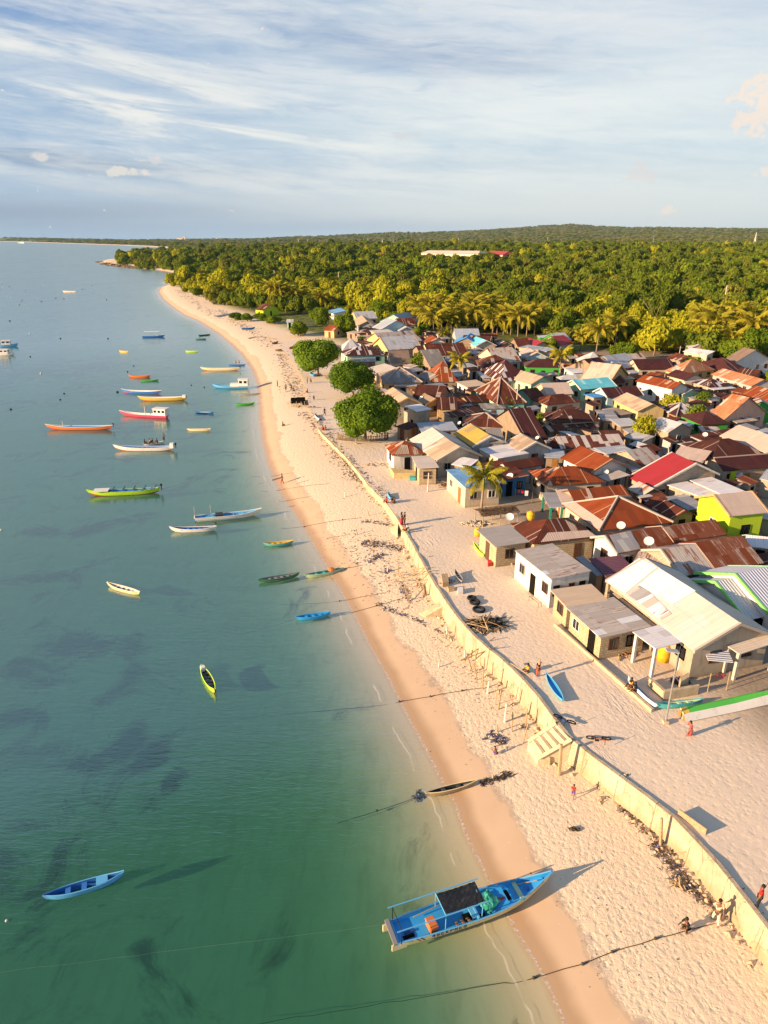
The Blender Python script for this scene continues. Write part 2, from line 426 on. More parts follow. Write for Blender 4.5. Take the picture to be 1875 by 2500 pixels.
tr = b.node('ShaderNodeBsdfTransparent'); b.put(tr.inputs[0], b.mix(b.sm(dep, 0.05, .85), (.97, .98, .97), (.26, .60, .50)))
ft = (dep*-.44).m('EXPONENT')
ft = b.math('SUBTRACT', 1.0, ft)
bodysh = b.mixs(ft, S(b, tr.outputs[0]), S(b, dif.outputs[0]))
gl = b.node('ShaderNodeBsdfGlossy'); b.put(gl.inputs['Color'], (1, 1, 1)); b.put(gl.inputs['Roughness'], b.sm(dist, 30.0, 600.0, .10, .22)); b.put(gl.inputs['Normal'], nr_)
fr = b.node('ShaderNodeFresnel'); fr.inputs[0].default_value = 1.33; b.put(fr.inputs['Normal'], nr_)
fac = b.math('MINIMUM', S(b, fr.outputs[0])*b.sm(dist, 50.0, 420.0, .24, .85), .60)*b.sm(dep, 0.0, .05, .4, 1.0)
shd = b.mixs(fac, bodysh, S(b, gl.outputs[0]))
fo = b.sm(b.noise(b.xyz(x_, y_, 0), 5.5, 5, .8), .42, .66)*(b.sm(sh, -.30, -.08)*b.sm(sh, .10, -.02))
ln2 = b.sm(((sh+(b.noise(ps, .5, 2)-.5)*1.0+1.5).m('ABSOLUTE')), .0, .10, 1.0, 0.0)*b.sm(b.noise(ps, .35, 3), .48, .6)
fd = b.node('ShaderNodeBsdfDiffuse'); fd.inputs[0].default_value = (.85, .82, .76, 1)
shd = b.mixs(b.math('MINIMUM', fo*.75+ln2*.35, 1.0), shd, S(b, fd.outputs[0]))
b.out(shd)
dep_v = np.maximum(-gz, 0)
wz = 0.0*gx
o = bpy.data.objects.new('sea_water', npmesh('sea_water', np.stack([gx, gy, wz], 1), fq[seaf], m_sea, dict(depth=dep_v, shore=gd))); COL.objects.link(o); tag(o, kind='structure')

# village ground: a sheet from the wall line inland
m_gr, b = newmat('village_sand')
ps = b.pos(); x_, y_, z_ = b.sep(ps); inn = b.attr('inn')
grain = b.noise(ps, 14, 4, .7)
c = b.mix(grain, (.63, .51, .385), (.77, .65, .51))
c = b.mix(b.sm(b.noise(ps, .16, 4), .45, .65)*.35, c, (.66, .55, .46))
c = b.mix(b.sm(b.noise(b.xyz(x_, y_, 0), 1.2, 6, .75), .60, .72)*.25, c, (.28, .21, .15))
dirt = b.mix(b.noise(ps, 1.0, 5, .7), (.20, .16, .12), (.38, .31, .24))
c = b.mix(inn, c, dirt)
trk = b.noise(b.xyz(x_*3.0+y_*1.0, x_*.5-y_*.7, 0), .8, 4, .6, .9)      # wheel tracks along the sea wall
ruts = b.sm(trk, .42, .6)
foot = b.sm(b.vor(b.xyz(x_, y_, 0), 3.0, 'SMOOTH_F1'), 0.0, .5)
rel = foot*.14+ruts*.20*b.sm(b.noise(ps, .12, 2), .50, .66)*b.sm(inn, .6, .1)+grain*.14+b.noise(ps, 1.6, 5, .6)*.35
b.out(b.prin(c, .9, b.bump(rel, .55, .16), spec=.1))
ys = np.concatenate([np.linspace(-20, 60, 260), np.linspace(60.6, 232, 240)])
us = np.concatenate([[0, .15], np.geomspace(.4, 330, 150)])
VX = wallx(ys)[:, None]+0.02+us[None, :]; VY = np.repeat(ys[:, None], len(us), 1)
inn = smst(us[None, :], 9, 17)+0*VY
rs = np.random.RandomState(1)
VZ = GZ+vnoise(VX, VY, .35, 5)*.04*smst(us[None, :]+0*VY, .3, 3)-.8*smst(VY, 222, 231)
ii = np.arange(VX.size).reshape(VX.shape)
f2 = np.stack([ii[:-1, :-1], ii[:-1, 1:], ii[1:, 1:], ii[1:, :-1]], -1).reshape(-1, 4)
o = bpy.data.objects.new('ground', npmesh('ground', np.stack([VX.ravel(), VY.ravel(), VZ.ravel()], 1), f2, m_gr, dict(inn=inn.ravel()))); COL.objects.link(o); tag(o, kind='structure')
def hgt(x, y):
    if y < 222 and x > float(wallx(y)): return GZ
    return float(height(np.array([x]), np.array([y]))[0])
def T(s, sea=False):
    """pixel -> point on the terrain"""
    px = K2(s) if isinstance(s, str) else s
    z = 1.0
    for _ in range(6):
        q = P(*px, z); z = max(hgt(q.x, q.y), 0.0); z = .5*z+.5*q.z if _ < 4 else z
    return Vector((q.x, q.y, z))
# ---------------------------------------------------------------- materials for buildings
MATS = {}
def roofm(name, c1, c2, patch=None, pp=0.0, rust=0.0, rustc=((.10, .028, .012), (.30, .085, .025)), seam=.5, pitch=.25, bs=.35, ro=.72, spec=.10, light=0.0, lc=(.55, .5, .45)):
    m, b = newmat('roof_'+name); uv = b.uv(); u, v, _ = b.sep(uv); r = b.rnd()
    iu = (u/.78).m('FLOOR'); iv = ((v+b.white(b.xyz(iu, r*31, 3))*.8)/2.1).m('FLOOR')
    wn = b.white(b.xyz(iu, iv, r*17)); wn2 = b.white(b.xyz(iu+9.0, iv+4.0, r*7))
    big = b.noise(b.xyz(u*.5, v*.3, r*40), .8, 3, .6)
    c = b.mix(wn*.55+big*.45, c1, c2)
    if patch is not None: c = b.mix(b.math('GREATER_THAN', wn2, 1-pp), c, patch)
    st = b.noise(b.xyz(u*2.6, v*.35, r*60), 1.4, 6, .72, .3)
    if rust:
        rc = b.mix(b.noise(b.xyz(u*3, v*.8, r), 1.2, 4, .7), rustc[0], rustc[1])
        c = b.mix(b.sm(st+big*.35+wn*.2, 1.0-rust*.62, 1.14-rust*.62)*.92, c, rc)
    if light:                      # a pale worn sheet edge here and there
        lm = b.sm(((u/.78).m('FRACT')-.5).m('ABSOLUTE'), .42, .47)*b.math('GREATER_THAN', b.white(b.xyz(((u+.39)/.78).m('FLOOR'), r*13, 1.0)), 1-light)
        c = b.mix(lm*.85, c, lc)
    c = b.mix(b.sm(st, .3, .7)*.30, c, b.mix(.5, c, (.10, .08, .07)))
    sm_ = b.sm(((u/.78).m('FRACT')-.5).m('ABSOLUTE'), .455, .49)
    c = b.mix(sm_*seam*.5, c, (.05, .035, .03))
    sv_ = b.sm(((v/2.1).m('FRACT')-.5).m('ABSOLUTE'), .475, .495)
    c = b.mix(sv_*seam*.4, c, (.05, .035, .03))
    wv = (u*(6.2832/pitch)).m('SINE')*.5+.5
    b.out(b.prin(c, ro, b.bump(wv+st*.2, bs, .05), spec=spec)); MATS[name] = m
roofm('rust', (.050, .014, .010), (.135, .034, .016), (.34, .27, .22), .04, .25, light=.22)
roofm('rustdark', (.036, .012, .010), (.085, .024, .015), (.30, .24, .20), .03, .12, light=.18)
roofm('maroon', (.040, .012, .014), (.075, .020, .020), None, 0, .08, light=.12)
roofm('maroonstripe', (.045, .014, .014), (.08, .022, .020), (.46, .46, .50), .22, .05, light=.45)
roofm('orange', (.15, .030, .009), (.30, .064, .014), (.40, .30, .22), .05, .25, ((.10, .025, .01), (.22, .05, .015)), light=.35, lc=(.62, .42, .26))
roofm('orangepatch', (.36, .13, .05), (.52, .30, .17), (.55, .45, .36), .18, .35, ((.30, .06, .02), (.42, .12, .03)), light=.3)
roofm('patchwork', (.42, .38, .35), (.52, .49, .47), (.10, .028, .02), .46, .30)
roofm('zincrust', (.40, .36, .33), (.52, .48, .44), (.16, .05, .03), .07, .33, ((.16, .045, .02), (.36, .12, .04)))
roofm('zincrustheavy', (.30, .22, .18), (.42, .34, .30), (.13, .035, .018), .30, .62, ((.09, .022, .009), (.24, .060, .016)))
roofm('zinc', (.38, .40, .43), (.50, .51, .54), (.34, .33, .34), .10, .0)
roofm('zincblue', (.30, .35, .42), (.38, .43, .50), (.45, .47, .50), .10, .0)
roofm('greysheet', (.22, .23, .26), (.33, .33, .35), (.42, .41, .40), .15, .10)
roofm('patchgrey', (.33, .30, .28), (.50, .46, .43), (.60, .62, .66), .16, .24)
roofm('white', (.62, .62, .66), (.72, .71, .73), (.55, .55, .58), .10, .02, seam=.35, ro=.45)
roofm('corrwhite', (.48, .52, .62), (.54, .57, .66), None, 0, 0, pitch=.30, bs=.95, seam=.1)
roofm('maroncorr', (.13, .055, .09), (.15, .065, .10), None, 0, 0, pitch=.34, bs=1.0, seam=.1)
roofm('tan', (.42, .31, .215), (.54, .41, .29), (.36, .27, .20), .15, .0, seam=.6)
roofm('tanlight', (.52, .46, .40), (.62, .56, .50), (.56, .52, .50), .1, .02, seam=.4)
roofm('tanbrown', (.27, .20, .145), (.37, .28, .20), (.42, .33, .25), .2, .0, seam=.8)
roofm('brownold', (.17, .12, .095), (.26, .19, .15), None, 0, .12)
roofm('greyold', (.17, .16, .155), (.26, .245, .23), (.34, .32, .30), .12, .0)
roofm('mustard', (.42, .27, .055), (.55, .36, .08), (.30, .24, .12), .1, .0)
roofm('tanrust', (.58, .43, .34), (.66, .52, .42), (.50, .38, .32), .1, .24, ((.26, .06, .04), (.42, .12, .07)))
roofm('red', (.27, .020, .028), (.32, .026, .034), None, 0, 0, pitch=.3, bs=.6, seam=.12, ro=.4)
roofm('blue', (.13, .32, .58), (.18, .40, .68), (.14, .30, .52), .12, 0, seam=.35)
roofm('bluebright', (.06, .27, .62), (.08, .32, .68), None, 0, 0)
roofm('cyan', (.10, .50, .62), (.20, .62, .70), (.36, .72, .76), .16, 0)
roofm('slab', (.33, .31, .30), (.40, .37, .345), None, 0, 0, pitch=9, bs=.05, seam=.2, ro=.9)
roofm('slabtan', (.48, .37, .27), (.56, .45, .34), None, 0, 0, pitch=9, bs=.05, seam=.1, ro=.9)
roofm('pale', (.46, .36, .31), (.52, .42, .36), None, 0, .0, seam=.4)
def wallm(name, c1, c2=None, block=False, dirt=.35, stone=False):
    m, b = newmat('wall_'+name); uv = b.uv(); u, v, _ = b.sep(uv); r = b.rnd(); ps = b.pos()
    c2 = c2 or tuple(x*.85 for x in c1)
    n = b.noise(ps, .9, 5, .65); c = b.mix(n, c1, c2); bp = b.noise(ps, 6, 4, .7)*.3
    if block:
        t = b.node('ShaderNodeTexBrick'); b.put(t.inputs['Vector'], b.xyz(u, v, 0)); t.inputs['Scale'].default_value = 1.0
        t.inputs['Brick Width'].default_value = .42; t.inputs['Row Height'].default_value = .21; t.inputs['Mortar Size'].default_value = .022
        b.put(t.inputs['Color1'], c1); b.put(t.inputs['Color2'], c2); b.put(t.inputs['Mortar'], tuple(x*.42 for x in c1))
        c = b.mix(b.noise(ps, 1.5, 4)*.5, S(b, t.outputs[0]), c2); bp = bp+(1.0-S(b, t.outputs[1]))*.6
    if stone:
        vd = b.vor(b.xyz(u, v, r), 3.4, 'DISTANCE_TO_EDGE'); c = b.mix(b.sm(vd, .02, .07), tuple(x*.35 for x in c1), c); bp = bp+b.sm(vd, 0, .15)
    st = b.noise(b.xyz(u*1.4, v*.35, r*20), 1.5, 5, .7)
    c = b.mix(b.sm(st, .48, .72)*dirt, c, (.14, .11, .085))
    c = b.mix(b.sm(v+(n-.5)*.5, .05, .5, 1.0, 0.0)*dirt*.9, c, (.20, .15, .10))
    b.out(b.prin(c, .88, b.bump(bp, .35, .03), spec=.15)); MATS['w_'+name] = m
wallm('white', (.66, .64, .60), (.58, .56, .52)); wallm('cream', (.56, .47, .35)); wallm('grey', (.40, .40, .40)); wallm('yellow', (.58, .44, .20))
wallm('block', (.46, .39, .30), (.34, .28, .22), block=True); wallm('blockyellow', (.54, .43, .27), (.42, .33, .21), block=True)
wallm('mint', (.34, .58, .42)); wallm('green', (.04, .28, .05)); wallm('brightgreen', (.06, .36, .06)); wallm('lime', (.42, .56, .03), (.36, .50, .03), dirt=.08)
wallm('paleblue', (.40, .56, .62)); wallm('teal', (.05, .26, .22)); wallm('blue', (.04, .14, .30)); wallm('peach', (.62, .38, .28))
wallm('wood', (.20, .15, .10), (.30, .24, .18), dirt=.5); wallm('stone', (.36, .31, .25), (.26, .22, .18), stone=True); wallm('concrete', (.40, .34, .26), (.30, .26, .20), dirt=.6)
wallm('ochre', (.55, .38, .18), (.42, .30, .16), dirt=.5)
def plain(name, c, ro=.7, spec=.3, metal=0, n=.25, sc=3.0, bs=.1):
    if name in MATS: return MATS[name]
    m, b = newmat(name); nn = b.noise(b.objc(), sc, 5, .65)
    cc = b.mix(b.sm(nn, .35, .7)*n*2, c, tuple(x*.45 for x in c))
    b.out(b.prin(cc, ro, b.bump(nn, bs, .02), metal, spec)); MATS[name] = m; return m
GLASS = plain('dark_glass', (.012, .014, .018), .15, .5, n=.1); FRAMEW = plain('frame_white', (.6, .6, .58)); FRAMEB = plain('frame_brown', (.10, .05, .03))
FRAMEG = plain('frame_grey', (.28, .26, .23)); DOORB = plain('door_wood', (.26, .12, .035)); DARK = plain('dark_opening', (.012, .011, .010), .9, 0); BLACK = plain('black_rubber', (.012, .012, .013), .8)
TRIMW = plain('trim_white', (.62, .60, .56)); TRIMG = plain('trim_green', (.20, .55, .14)); TRIMT = plain('trim_timber', (.50, .32, .14)); WOOD = plain('weathered_wood', (.22, .15, .09), .85, .1, sc=8)
DRIFT = plain('driftwood', (.40, .30, .18), .9, .1, sc=6); DISH = plain('dish_white', (.70, .70, .68), .5); POLEC = plain('pole_concrete', (.55, .50, .42), .8); METAL = plain('galvanised', (.42, .42, .42), .45, .5, .6)
REDP = plain('paint_red', (.42, .05, .03)); YEL = plain('paint_yellow', (.72, .40, .02)); TEALP = plain('paint_teal', (.02, .22, .16)); BLUEP = plain('paint_blue', (.04, .2, .5))

HOUSES = []
def house(typ, p1, p2, p3, eh, rh, roof, wall, label, wr=1.0, base=GZ, posts=None, trim=None, wins=None, ov=.32, name='house', cat='house', door=True, patches=(), cap=None, walls=True):
    e1 = U(p1, base+eh); e2 = U(p2, base+eh)
    nx = Vector((-(e2-e1).y, (e2-e1).x, 0)).normalized(); slp = {'G': .46, 'H': .44, 'S': (rh-eh)/6}[typ]; best = None
    for k_ in range(0, 61):                        # rise that gives this kind of roof its usual pitch
        h_ = k_*.06; dd = (U(p3, base+eh+h_)-e1).dot(nx)
        er = abs(h_-slp*abs(dd))
        if best is None or er < best[0]: best = (er, h_)
    rh = eh+best[1] if best[1] > .05 else eh+.05
    r = U(p3, base+rh)
    ax = (e2-e1); L = ax.length; ax.normalize(); n = Vector((-ax.y, ax.x, 0))
    d = (r-e1).dot(n)
    if d < 0: n = -n; d = -d
    d = min(max(d, .8), 6.2)
    org = Vector((e1.x, e1.y, base))
    ang_ = math.atan2(ax.y, ax.x); flip = -1 if n.dot(Vector((-ax.y, ax.x, 0))) < 0 else 1
    root = empty(name, org, ang_, label, cat)
    tk = .07
    def prism(mb, poly, uvs, down=tk, mi=0):       # poly: list of (x, y, z); n points, with a thickness downwards
        k = len(poly); vs = [(x, y*flip, z) for x, y, z in poly]+[(x, y*flip, z-down) for x, y, z in poly]
        fs = [tuple(range(k)), tuple(range(2*k-1, k-1, -1))]+[(i, i+k, (i+1) % k+k, (i+1) % k) for i in range(k)]
        mb.add(vs, fs, mi, [uvs, uvs[::-1]]+[[uvs[i], uvs[i], uvs[(i+1) % k], uvs[(i+1) % k]] for i in range(k)])
    mb = MB()
    if typ == 'G':
        W = d*(1+wr); sl = math.hypot(d, rh-eh); eh2 = rh-(rh-eh)*wr
        prism(mb, [(0, 0, eh), (L, 0, eh), (L, d, rh), (0, d, rh)], [(0, sl), (L, sl), (L, 0), (0, 0)])
        sl2 = sl*wr
        prism(mb, [(L, W, eh2), (0, W, eh2), (0, d, rh-.004), (L, d, rh-.004)], [(L+30, sl2), (30, sl2), (30, 0), (L+30, 0)])
        zf = lambda x, y: (eh+(rh-eh)*y/d) if y <= d else rh-(rh-eh)*(y-d)/d
    elif typ == 'H':
        W = d*2; ins = min(d, L/2-.02); sl = math.hypot(d, rh-eh); si = math.hypot(ins, rh-eh)
        A_1, A_2 = (ins, d, rh), (L-ins, d, rh)
        prism(mb, [(0, 0, eh), (L, 0, eh), A_2, A_1], [(0, sl), (L, sl), (L-ins, 0), (ins, 0)])
        prism(mb, [(L, W, eh), (0, W, eh), A_1, A_2], [(L+30, sl), (30, sl), (30+ins, 0), (30+L-ins, 0)])
        prism(mb, [(0, W, eh), (0, 0, eh), A_1], [(60, si), (60+W, si), (60+W/2, 0)])
        prism(mb, [(L, 0, eh), (L, W, eh), A_2], [(90, si), (90+W, si), (90+W/2, 0)])
        def zf(x, y):
            return eh+(rh-eh)*min(y/d, (W-y)/d, x/ins, (L-x)/ins, 1)
    else:
        W = d; sl = math.hypot(d, rh-eh)
        prism(mb, [(0, 0, eh), (L, 0, eh), (L, W, rh), (0, W, rh)], [(0, sl), (L, sl), (L, 0), (0, 0)])
        zf = lambda x, y: eh+(rh-eh)*y/W
    ro_ = mb.build('roof', MATS[roof], root, recalc=True)
    for quad, pm in patches:                       # replaced sheets nailed on the first slope
        pts = []
        for q in quad:
            o_ = Vector((0, 0, CZ)); dr = Vector(ray(*K2(q)))
            nn = ((e2-e1).cross(r-e1)).normalized(); t = (e1-o_).dot(nn)/dr.dot(nn); h = o_+dr*t-org
            pts.append((h.dot(ax), h.dot(n), h.z+.05))
        pb = MB(); prism(pb, pts, [(a_, c_*1.1) for a_, c_, _ in pts], .03); pb.build('roof_sheet', MATS[pm], root, recalc=True)
    if cap and typ in 'GH':
        cb = MB()
        if typ == 'G': cb.tube([(0, d*flip, rh+.03), (L, d*flip, rh+.03)], .14, 5)
        else:
            for a_, c_ in (((0, 0, eh+.03), A_1), (A_1, A_2), ((L, 0, eh+.03), A_2), ((0, W, eh+.03), A_1), ((L, W, eh+.03), A_2)):
                cb.tube([(a_[0], a_[1]*flip, a_[2]), (c_[0], c_[1]*flip, c_[2]+.04)], .13, 5)
        cb.build('ridge_cap', MATS[cap], root)
    if trim and typ == 'G':
        for xe in (0, L):
            xx = -.03 if xe == 0 else L+.03
            tb = MB()
            for (ya, za), (yb, zb) in (((0, eh), (d, rh)), ((W, eh2), (d, rh))):
                k = .09
                prism(tb, [(xx-k, ya, za+.06), (xx+k, ya, za+.06), (xx+k, yb, zb+.06), (xx-k, yb, zb+.06)], [(0, 0)]*4, .26)
            tb.build('barge_board', MATS[trim] if trim in MATS else trim, root, recalc=True)
    o_ = min(ov, L*.12, W*.12)
    if walls:
        x0, x1, y0, y1 = o_, L-o_, o_, W-o_
        ringp = [(x0, y0)]
        if typ == 'G': ringp = [(x0, y0), (x1, y0), (x1, d), (x1, y1), (x0, y1), (x0, d)]
        elif typ == 'H': ringp = [(x0, y0), (x1, y0), (x1, y1), (x0, y1)]
        else: ringp = [(x0, y0), (x1, y0), (x1, y1), (x0, y1)]
        wb = MB(); dist_ = 0
        for i in range(len(ringp)):
            a_, c_ = ringp[i], ringp[(i+1) % len(ringp)]; l_ = math.dist(a_, c_)
            za, zb = zf(*a_)-tk-.012, zf(*c_)-tk-.012
            wb.add([(a_[0], a_[1]*flip, -.05), (c_[0], c_[1]*flip, -.05), (c_[0], c_[1]*flip, zb), (a_[0], a_[1]*flip, za)], [(0, 1, 2, 3)], 0,
                   [[(dist_, 0), (dist_+l_, 0), (dist_+l_, zb), (dist_, za)]])
            dist_ += l_
        wb.build('wall', MATS['w_'+wall], root, recalc=True)
        # openings on the walls that the photograph could see
        sides = [((x0, y0), (x1, y0)), ((x1, y0), (x1, y1)), ((x0, y1), (x0, y0)), ((x1, y1), (x0, y1))]
        rr = random.Random(label); ctr = org+ax*(L/2)+n*(W/2); made = 0
        dist_c = math.hypot(ctr.x, ctr.y); first = True
        for a_, c_ in sides:
            pa = org+ax*a_[0]+n*a_[1]; pc = org+ax*c_[0]+n*c_[1]; md = (pa+pc)/2
            on = (md-ctr); e_ = (pc-pa).normalized(); on = on-e_*on.dot(e_); on.z = 0
            if on.length < .05: continue
            on.normalize()
            if on.dot(Vector((-md.x, -md.y, 0)).normalized()) < .05: continue
            l_ = (pc-pa).length; he = min(zf(*a_), zf(*c_))
            if he < 1.5 or l_ < 1.6: continue
            k = wins if wins is not None else max(1, min(4, int(l_/2.5)))
            if l_ < 2.2: k = 1
            for j in range(k):
                f = (j+.5)/k+rr.uniform(-.05, .05); cx = a_[0]+(c_[0]-a_[0])*f; cy = a_[1]+(c_[1]-a_[1])*f
                isd = door and ((first and j == k//2) or (not first and rr.random() < .2))
                ww, hh_, zz = (.85, min(2.0, he-.25), min(2.0, he-.25)/2) if isd else (min(.95, l_/k*.42), min(.95, he-1.2), he*.56)
                if hh_ < .35: continue
                lx = (c_[0]-a_[0])/l_; ly = (c_[1]-a_[1])/l_
                ln = Vector((on.dot(ax), on.dot(n)*flip, 0)); a2 = math.atan2(ly*flip, lx)
                fm = rr.choice([FRAMEG, FRAMEW, FRAMEB, FRAMEB, DARK]) if not isd else rr.choice([DOORB, FRAMEB, DARK, DARK])
                cc = Vector((cx, cy*flip, zz))
                if isd:
                    db = MB(); db.box(cc+ln*.02, (ww, .08, hh_), 0, a2); dm = db.build('door', fm, root)
                else:
                    fb = MB(); t_ = .09
                    for sx in (-1, 1): fb.box(cc+ln*.02+Vector((math.cos(a2), math.sin(a2), 0))*(sx*(ww/2)), (t_, .10, hh_+t_), 0, a2)
                    for sz in (-1, 1): fb.box(cc+ln*.02+Vector((0, 0, sz*hh_/2)), (ww-t_, .10, t_), 0, a2)
                    fb.box(cc+ln*.02, (t_*.6, .09, hh_-t_), 0, a2)
                    fo_ = fb.build('window', fm, root)
                    gb_ = MB(); gb_.box(cc+ln*.005, (ww-t_*.9, .05, hh_-t_*.9), 0, a2)
                    po = gb_.build('pane', GLASS, fo_)
                made += 1
            first = False
    if posts:
        pm, cnt = posts
        for j in range(cnt):
            for yy in (.25, W-.25):
                xx = .25+(L-.5)*j/max(1, cnt-1); z_ = zf(xx, yy)-tk-.01
                pb = MB(); pb.box((xx, yy*flip, z_/2), (.22, .22, z_)); pb.build('post', pm, root)
    HOUSES.append((root, L, W, rh, (org+ax*L/2+n*W/2), d))
    return root
H_ = house
# ---------------------------------------------------------------- the village, house by house
H_('S','n1185,1140','q405,152','q640,105',3.0,3.15,'patchgrey','white','white shop box with patched grey sheet roof, open doorway facing the sea wall',wins=3,ov=.1)
H_('S','q398,212','q490,310','q640,182',2.35,2.5,'slabtan','blockyellow','flat beige slab roof annexe against the white shop, yellow block wall',wins=1,door=False)
H_('S','q488,312','q690,492','q955,400',2.3,2.55,'patchgrey','blockyellow','long low yellow block house with tan wooden door and pale sheet roof',wins=2)
H_('S','q760,232','q1000,442','q1060,408',2.15,2.2,'slabtan','concrete','narrow tan flat roof strip between low yellow house and big white roof',wins=1)
H_('S','q875,455','q1010,555','q1190,495',2.7,2.8,'white','white','white sheet carport on pale columns over yellow water tank',walls=False,posts=(TRIMW,2),name='carport',cat='carport')
H_('G','q722,160','q1230,565','q1510,412',2.8,5.0,'tanlight','concrete','largest white-roofed house, new white sheets on upper slope, unfinished concrete gable',trim='tanlight',
   patches=[(['q722,160','q835,235','q1018,85','q915,32'],'white'),(['q910,185','q1105,302','q1240,222','q1030,90'],'white'),(['q835,238','q900,280','q985,235','q912,190'],'greysheet'),(['q900,280','q1040,388','q1100,355','q985,240'],'patchgrey')])
H_('S','q1405,525','q1495,585','q1700,480',2.5,2.9,'tanlight','white','pale porch roof on thick concrete column beside the big white-roofed house',walls=False,posts=(POLEC,2),name='porch',cat='porch')
H_('S','q1287,552','q1312,618','q1445,600',2.0,2.3,'corrwhite','white','small ribbed awning over dark window of the big white-roofed house',walls=False,name='awning',cat='awning')
H_('G','q1690,375','q1900,325','q1505,112',2.8,5.2,'corrwhite','white','ribbed bluish-white roof with bright green edge boards, upper of two',trim=TRIMG)
H_('G','q1535,388','q1700,352','q1378,160',2.3,4.1,'corrwhite','white','lower ribbed bluish-white gable with green edge, in front of the upper green-edged roof',trim=TRIMG)
H_('G','o445,1168','o905,1085','o610,975',2.7,4.2,'zincrustheavy','white','long heavily rusted roof with grey left end and white satellite dish on it',trim='tanlight',patches=[(['o450,1165','o628,1130','o545,985','o375,1020'],'greysheet')])
H_('G','o905,1078','o1330,1010','o1240,888',2.9,4.4,'zincrustheavy','block','streaked rusty roof uphill of the satellite dish, highest of the rusted four')
H_('G','o955,1350','o1240,1300','o930,1108',2.5,4.2,'zincrust','block','half rusted, half grey gable roof with pale left barge board',trim='tanlight')
H_('G','o1242,1300','o1630,1240','o1250,1050',2.6,4.4,'zincrustheavy','block','widest streaked brown rusty roof, just above the green-edged roofs')
H_('S','o560,1245','o900,1322','o690,1150',2.3,3.0,'zincrust','block','low grey sheet lean-to between purple roof and rusted gable')
H_('S','o205,1205','o360,1370','o540,1250',2.3,2.5,'maroncorr','block','flat ribbed purple-maroon roof behind the white shop',wins=1)
H_('S','o100,1195','o270,1345','o300,1320',2.1,2.2,'greysheet','wood','narrow dark grey sheet roof strip left of the purple roof',wins=1)
H_('H','n1330,1088','o285,1032','n1520,882',2.6,4.3,'rust','blockyellow','rust-red hipped house with pale lower sheets, yellow block wall behind the white shop',patches=[(['n1395,1075','o270,1028','o200,980','n1450,1000'],'pale')])
H_('S','n870,968','n1025,1112','n1325,1085',2.5,2.58,'slab','blockyellow','grey concrete slab house with yellow block wall and green kayak alongside',wins=1)
H_('H','o-10,765','o290,980','o470,720',2.7,5.0,'orange','cream','largest red-brown hipped roof with pale ridge lines',cap='tanlight',patches=[(['o-5,768','o280,972','o330,912','o105,757'],'pale')])
H_('G','o100,750','o545,700','o300,625',2.5,3.9,'orange','block','long orange rusty roof strip uphill of the largest hipped roof',patches=[(['o215,735','o245,722','o205,640','o180,640'],'pale')])
H_('S','n1400,672','n1465,790','n1590,788',2.4,2.5,'greysheet','teal','small grey porch roof on green posts beside the thatched shelter',walls=False,posts=(TEALP,2),name='porch',cat='porch')
H_('S','n1515,650','n1570,768','n1668,752',2.5,3.2,'pale','cream','pale pink sheet roof joined to orange rusty strip',wins=1)
H_('S','n627,487','n780,628','n1075,588',2.8,3.0,'blue','cream','cream house with flat light blue roof behind the leaning palm',wins=2,ov=.15)
H_('G','E900,1210','E1470,1108','E1080,1035',2.5,3.7,'rust','grey','rusty brown roof just below the white flat roof, with thin mast')
H_('S','E420,1100','E800,1358','E1240,1285',2.4,2.9,'rust','blue','sagging rust roof over blue porch, right of light blue roof',wins=2)
H_('H','E1495,1440','F750,1378','F190,1135',2.6,4.7,'orange','cream','orange-brown pyramid roof house with yellow-green windows')
H_('G','F60,1010','F530,1232','F330,798',2.8,5.0,'orange','white','bright orange striped gable roof with white gable wall, light streaks',trim='orange')
H_('S','F620,1290','F790,1368','F1150,1275',2.3,2.9,'patchgrey','wood','small grey and rust porch roof right of the bright orange gable',walls=False,posts=(WOOD,2),name='porch',cat='porch')
H_('G','o525,545','o705,642','o1185,480',2.2,5.0,'red','block','house with smooth bright red roof and white edged brick gable',wr=.62,trim=TRIMW)
H_('S','o830,605','o1150,718','o1330,690',2.5,2.7,'white','block','flat white sheet roof directly below the bright red roof',wins=1)
H_('S','o1025,572','o1290,690','o1480,662',2.9,3.1,'white','block','second flat white roof with loose yellow beam on it, left of the lime house',wins=1)
H_('G','o1355,862','o1665,832','o1215,688',4.4,6.2,'pale','lime','two storey lime yellow house with pale grey roof and narrow windows',wins=1,door=False,trim=TRIMT)
H_('S','o820,706','o1010,815','o1130,760',2.3,2.5,'greysheet','wood','dark grey sheet roof left of the lime house balcony',wins=1)
H_('G','o650,760','o885,885','o930,785',2.4,3.9,'rust','wood','rusty gable between largest hipped roof and lime house')
H_('S','o590,700','o700,760','o830,690',2.2,2.4,'patchwork','wood','jumbled patch of grey and rusty sheets behind the orange strip',wins=1)
H_('G','o1300,498','o1760,460','o1290,388',2.7,4.0,'maroon','block','long dark maroon roof on brick wall with free standing satellite dish',cap='pale')
H_('S','o1175,412','o1360,497','o1310,440',2.6,3.0,'maroon','lime','short maroon roof end with yellow-green wall',wins=1)
H_('H','G800,1000','G1625,938','G1000,702',2.5,4.6,'rustdark','cream','dark rusty hipped roof with pale replaced sheets near blue doorway',patches=[])
H_('S','G250,785','G490,868','G625,798',2.3,2.5,'zinc','wood','pale grey flat sheet in front of dark rusty hipped roof',walls=True,wins=1)
H_('G','G900,662','G1640,932','G1180,482',2.8,5.0,'pale','block','very large pale tan roof with long blue-grey shadow across it')
H_('G','F1405,505','G110,612','G400,488',3.0,4.6,'zinc','block','grey sheet roof on tall pale brick house with tree in front')
H_('G','F1330,1162','G80,1092','F1400,835',2.5,4.1,'zincrust','block','grey roof with rusty blotches and rough stepped brick gable')
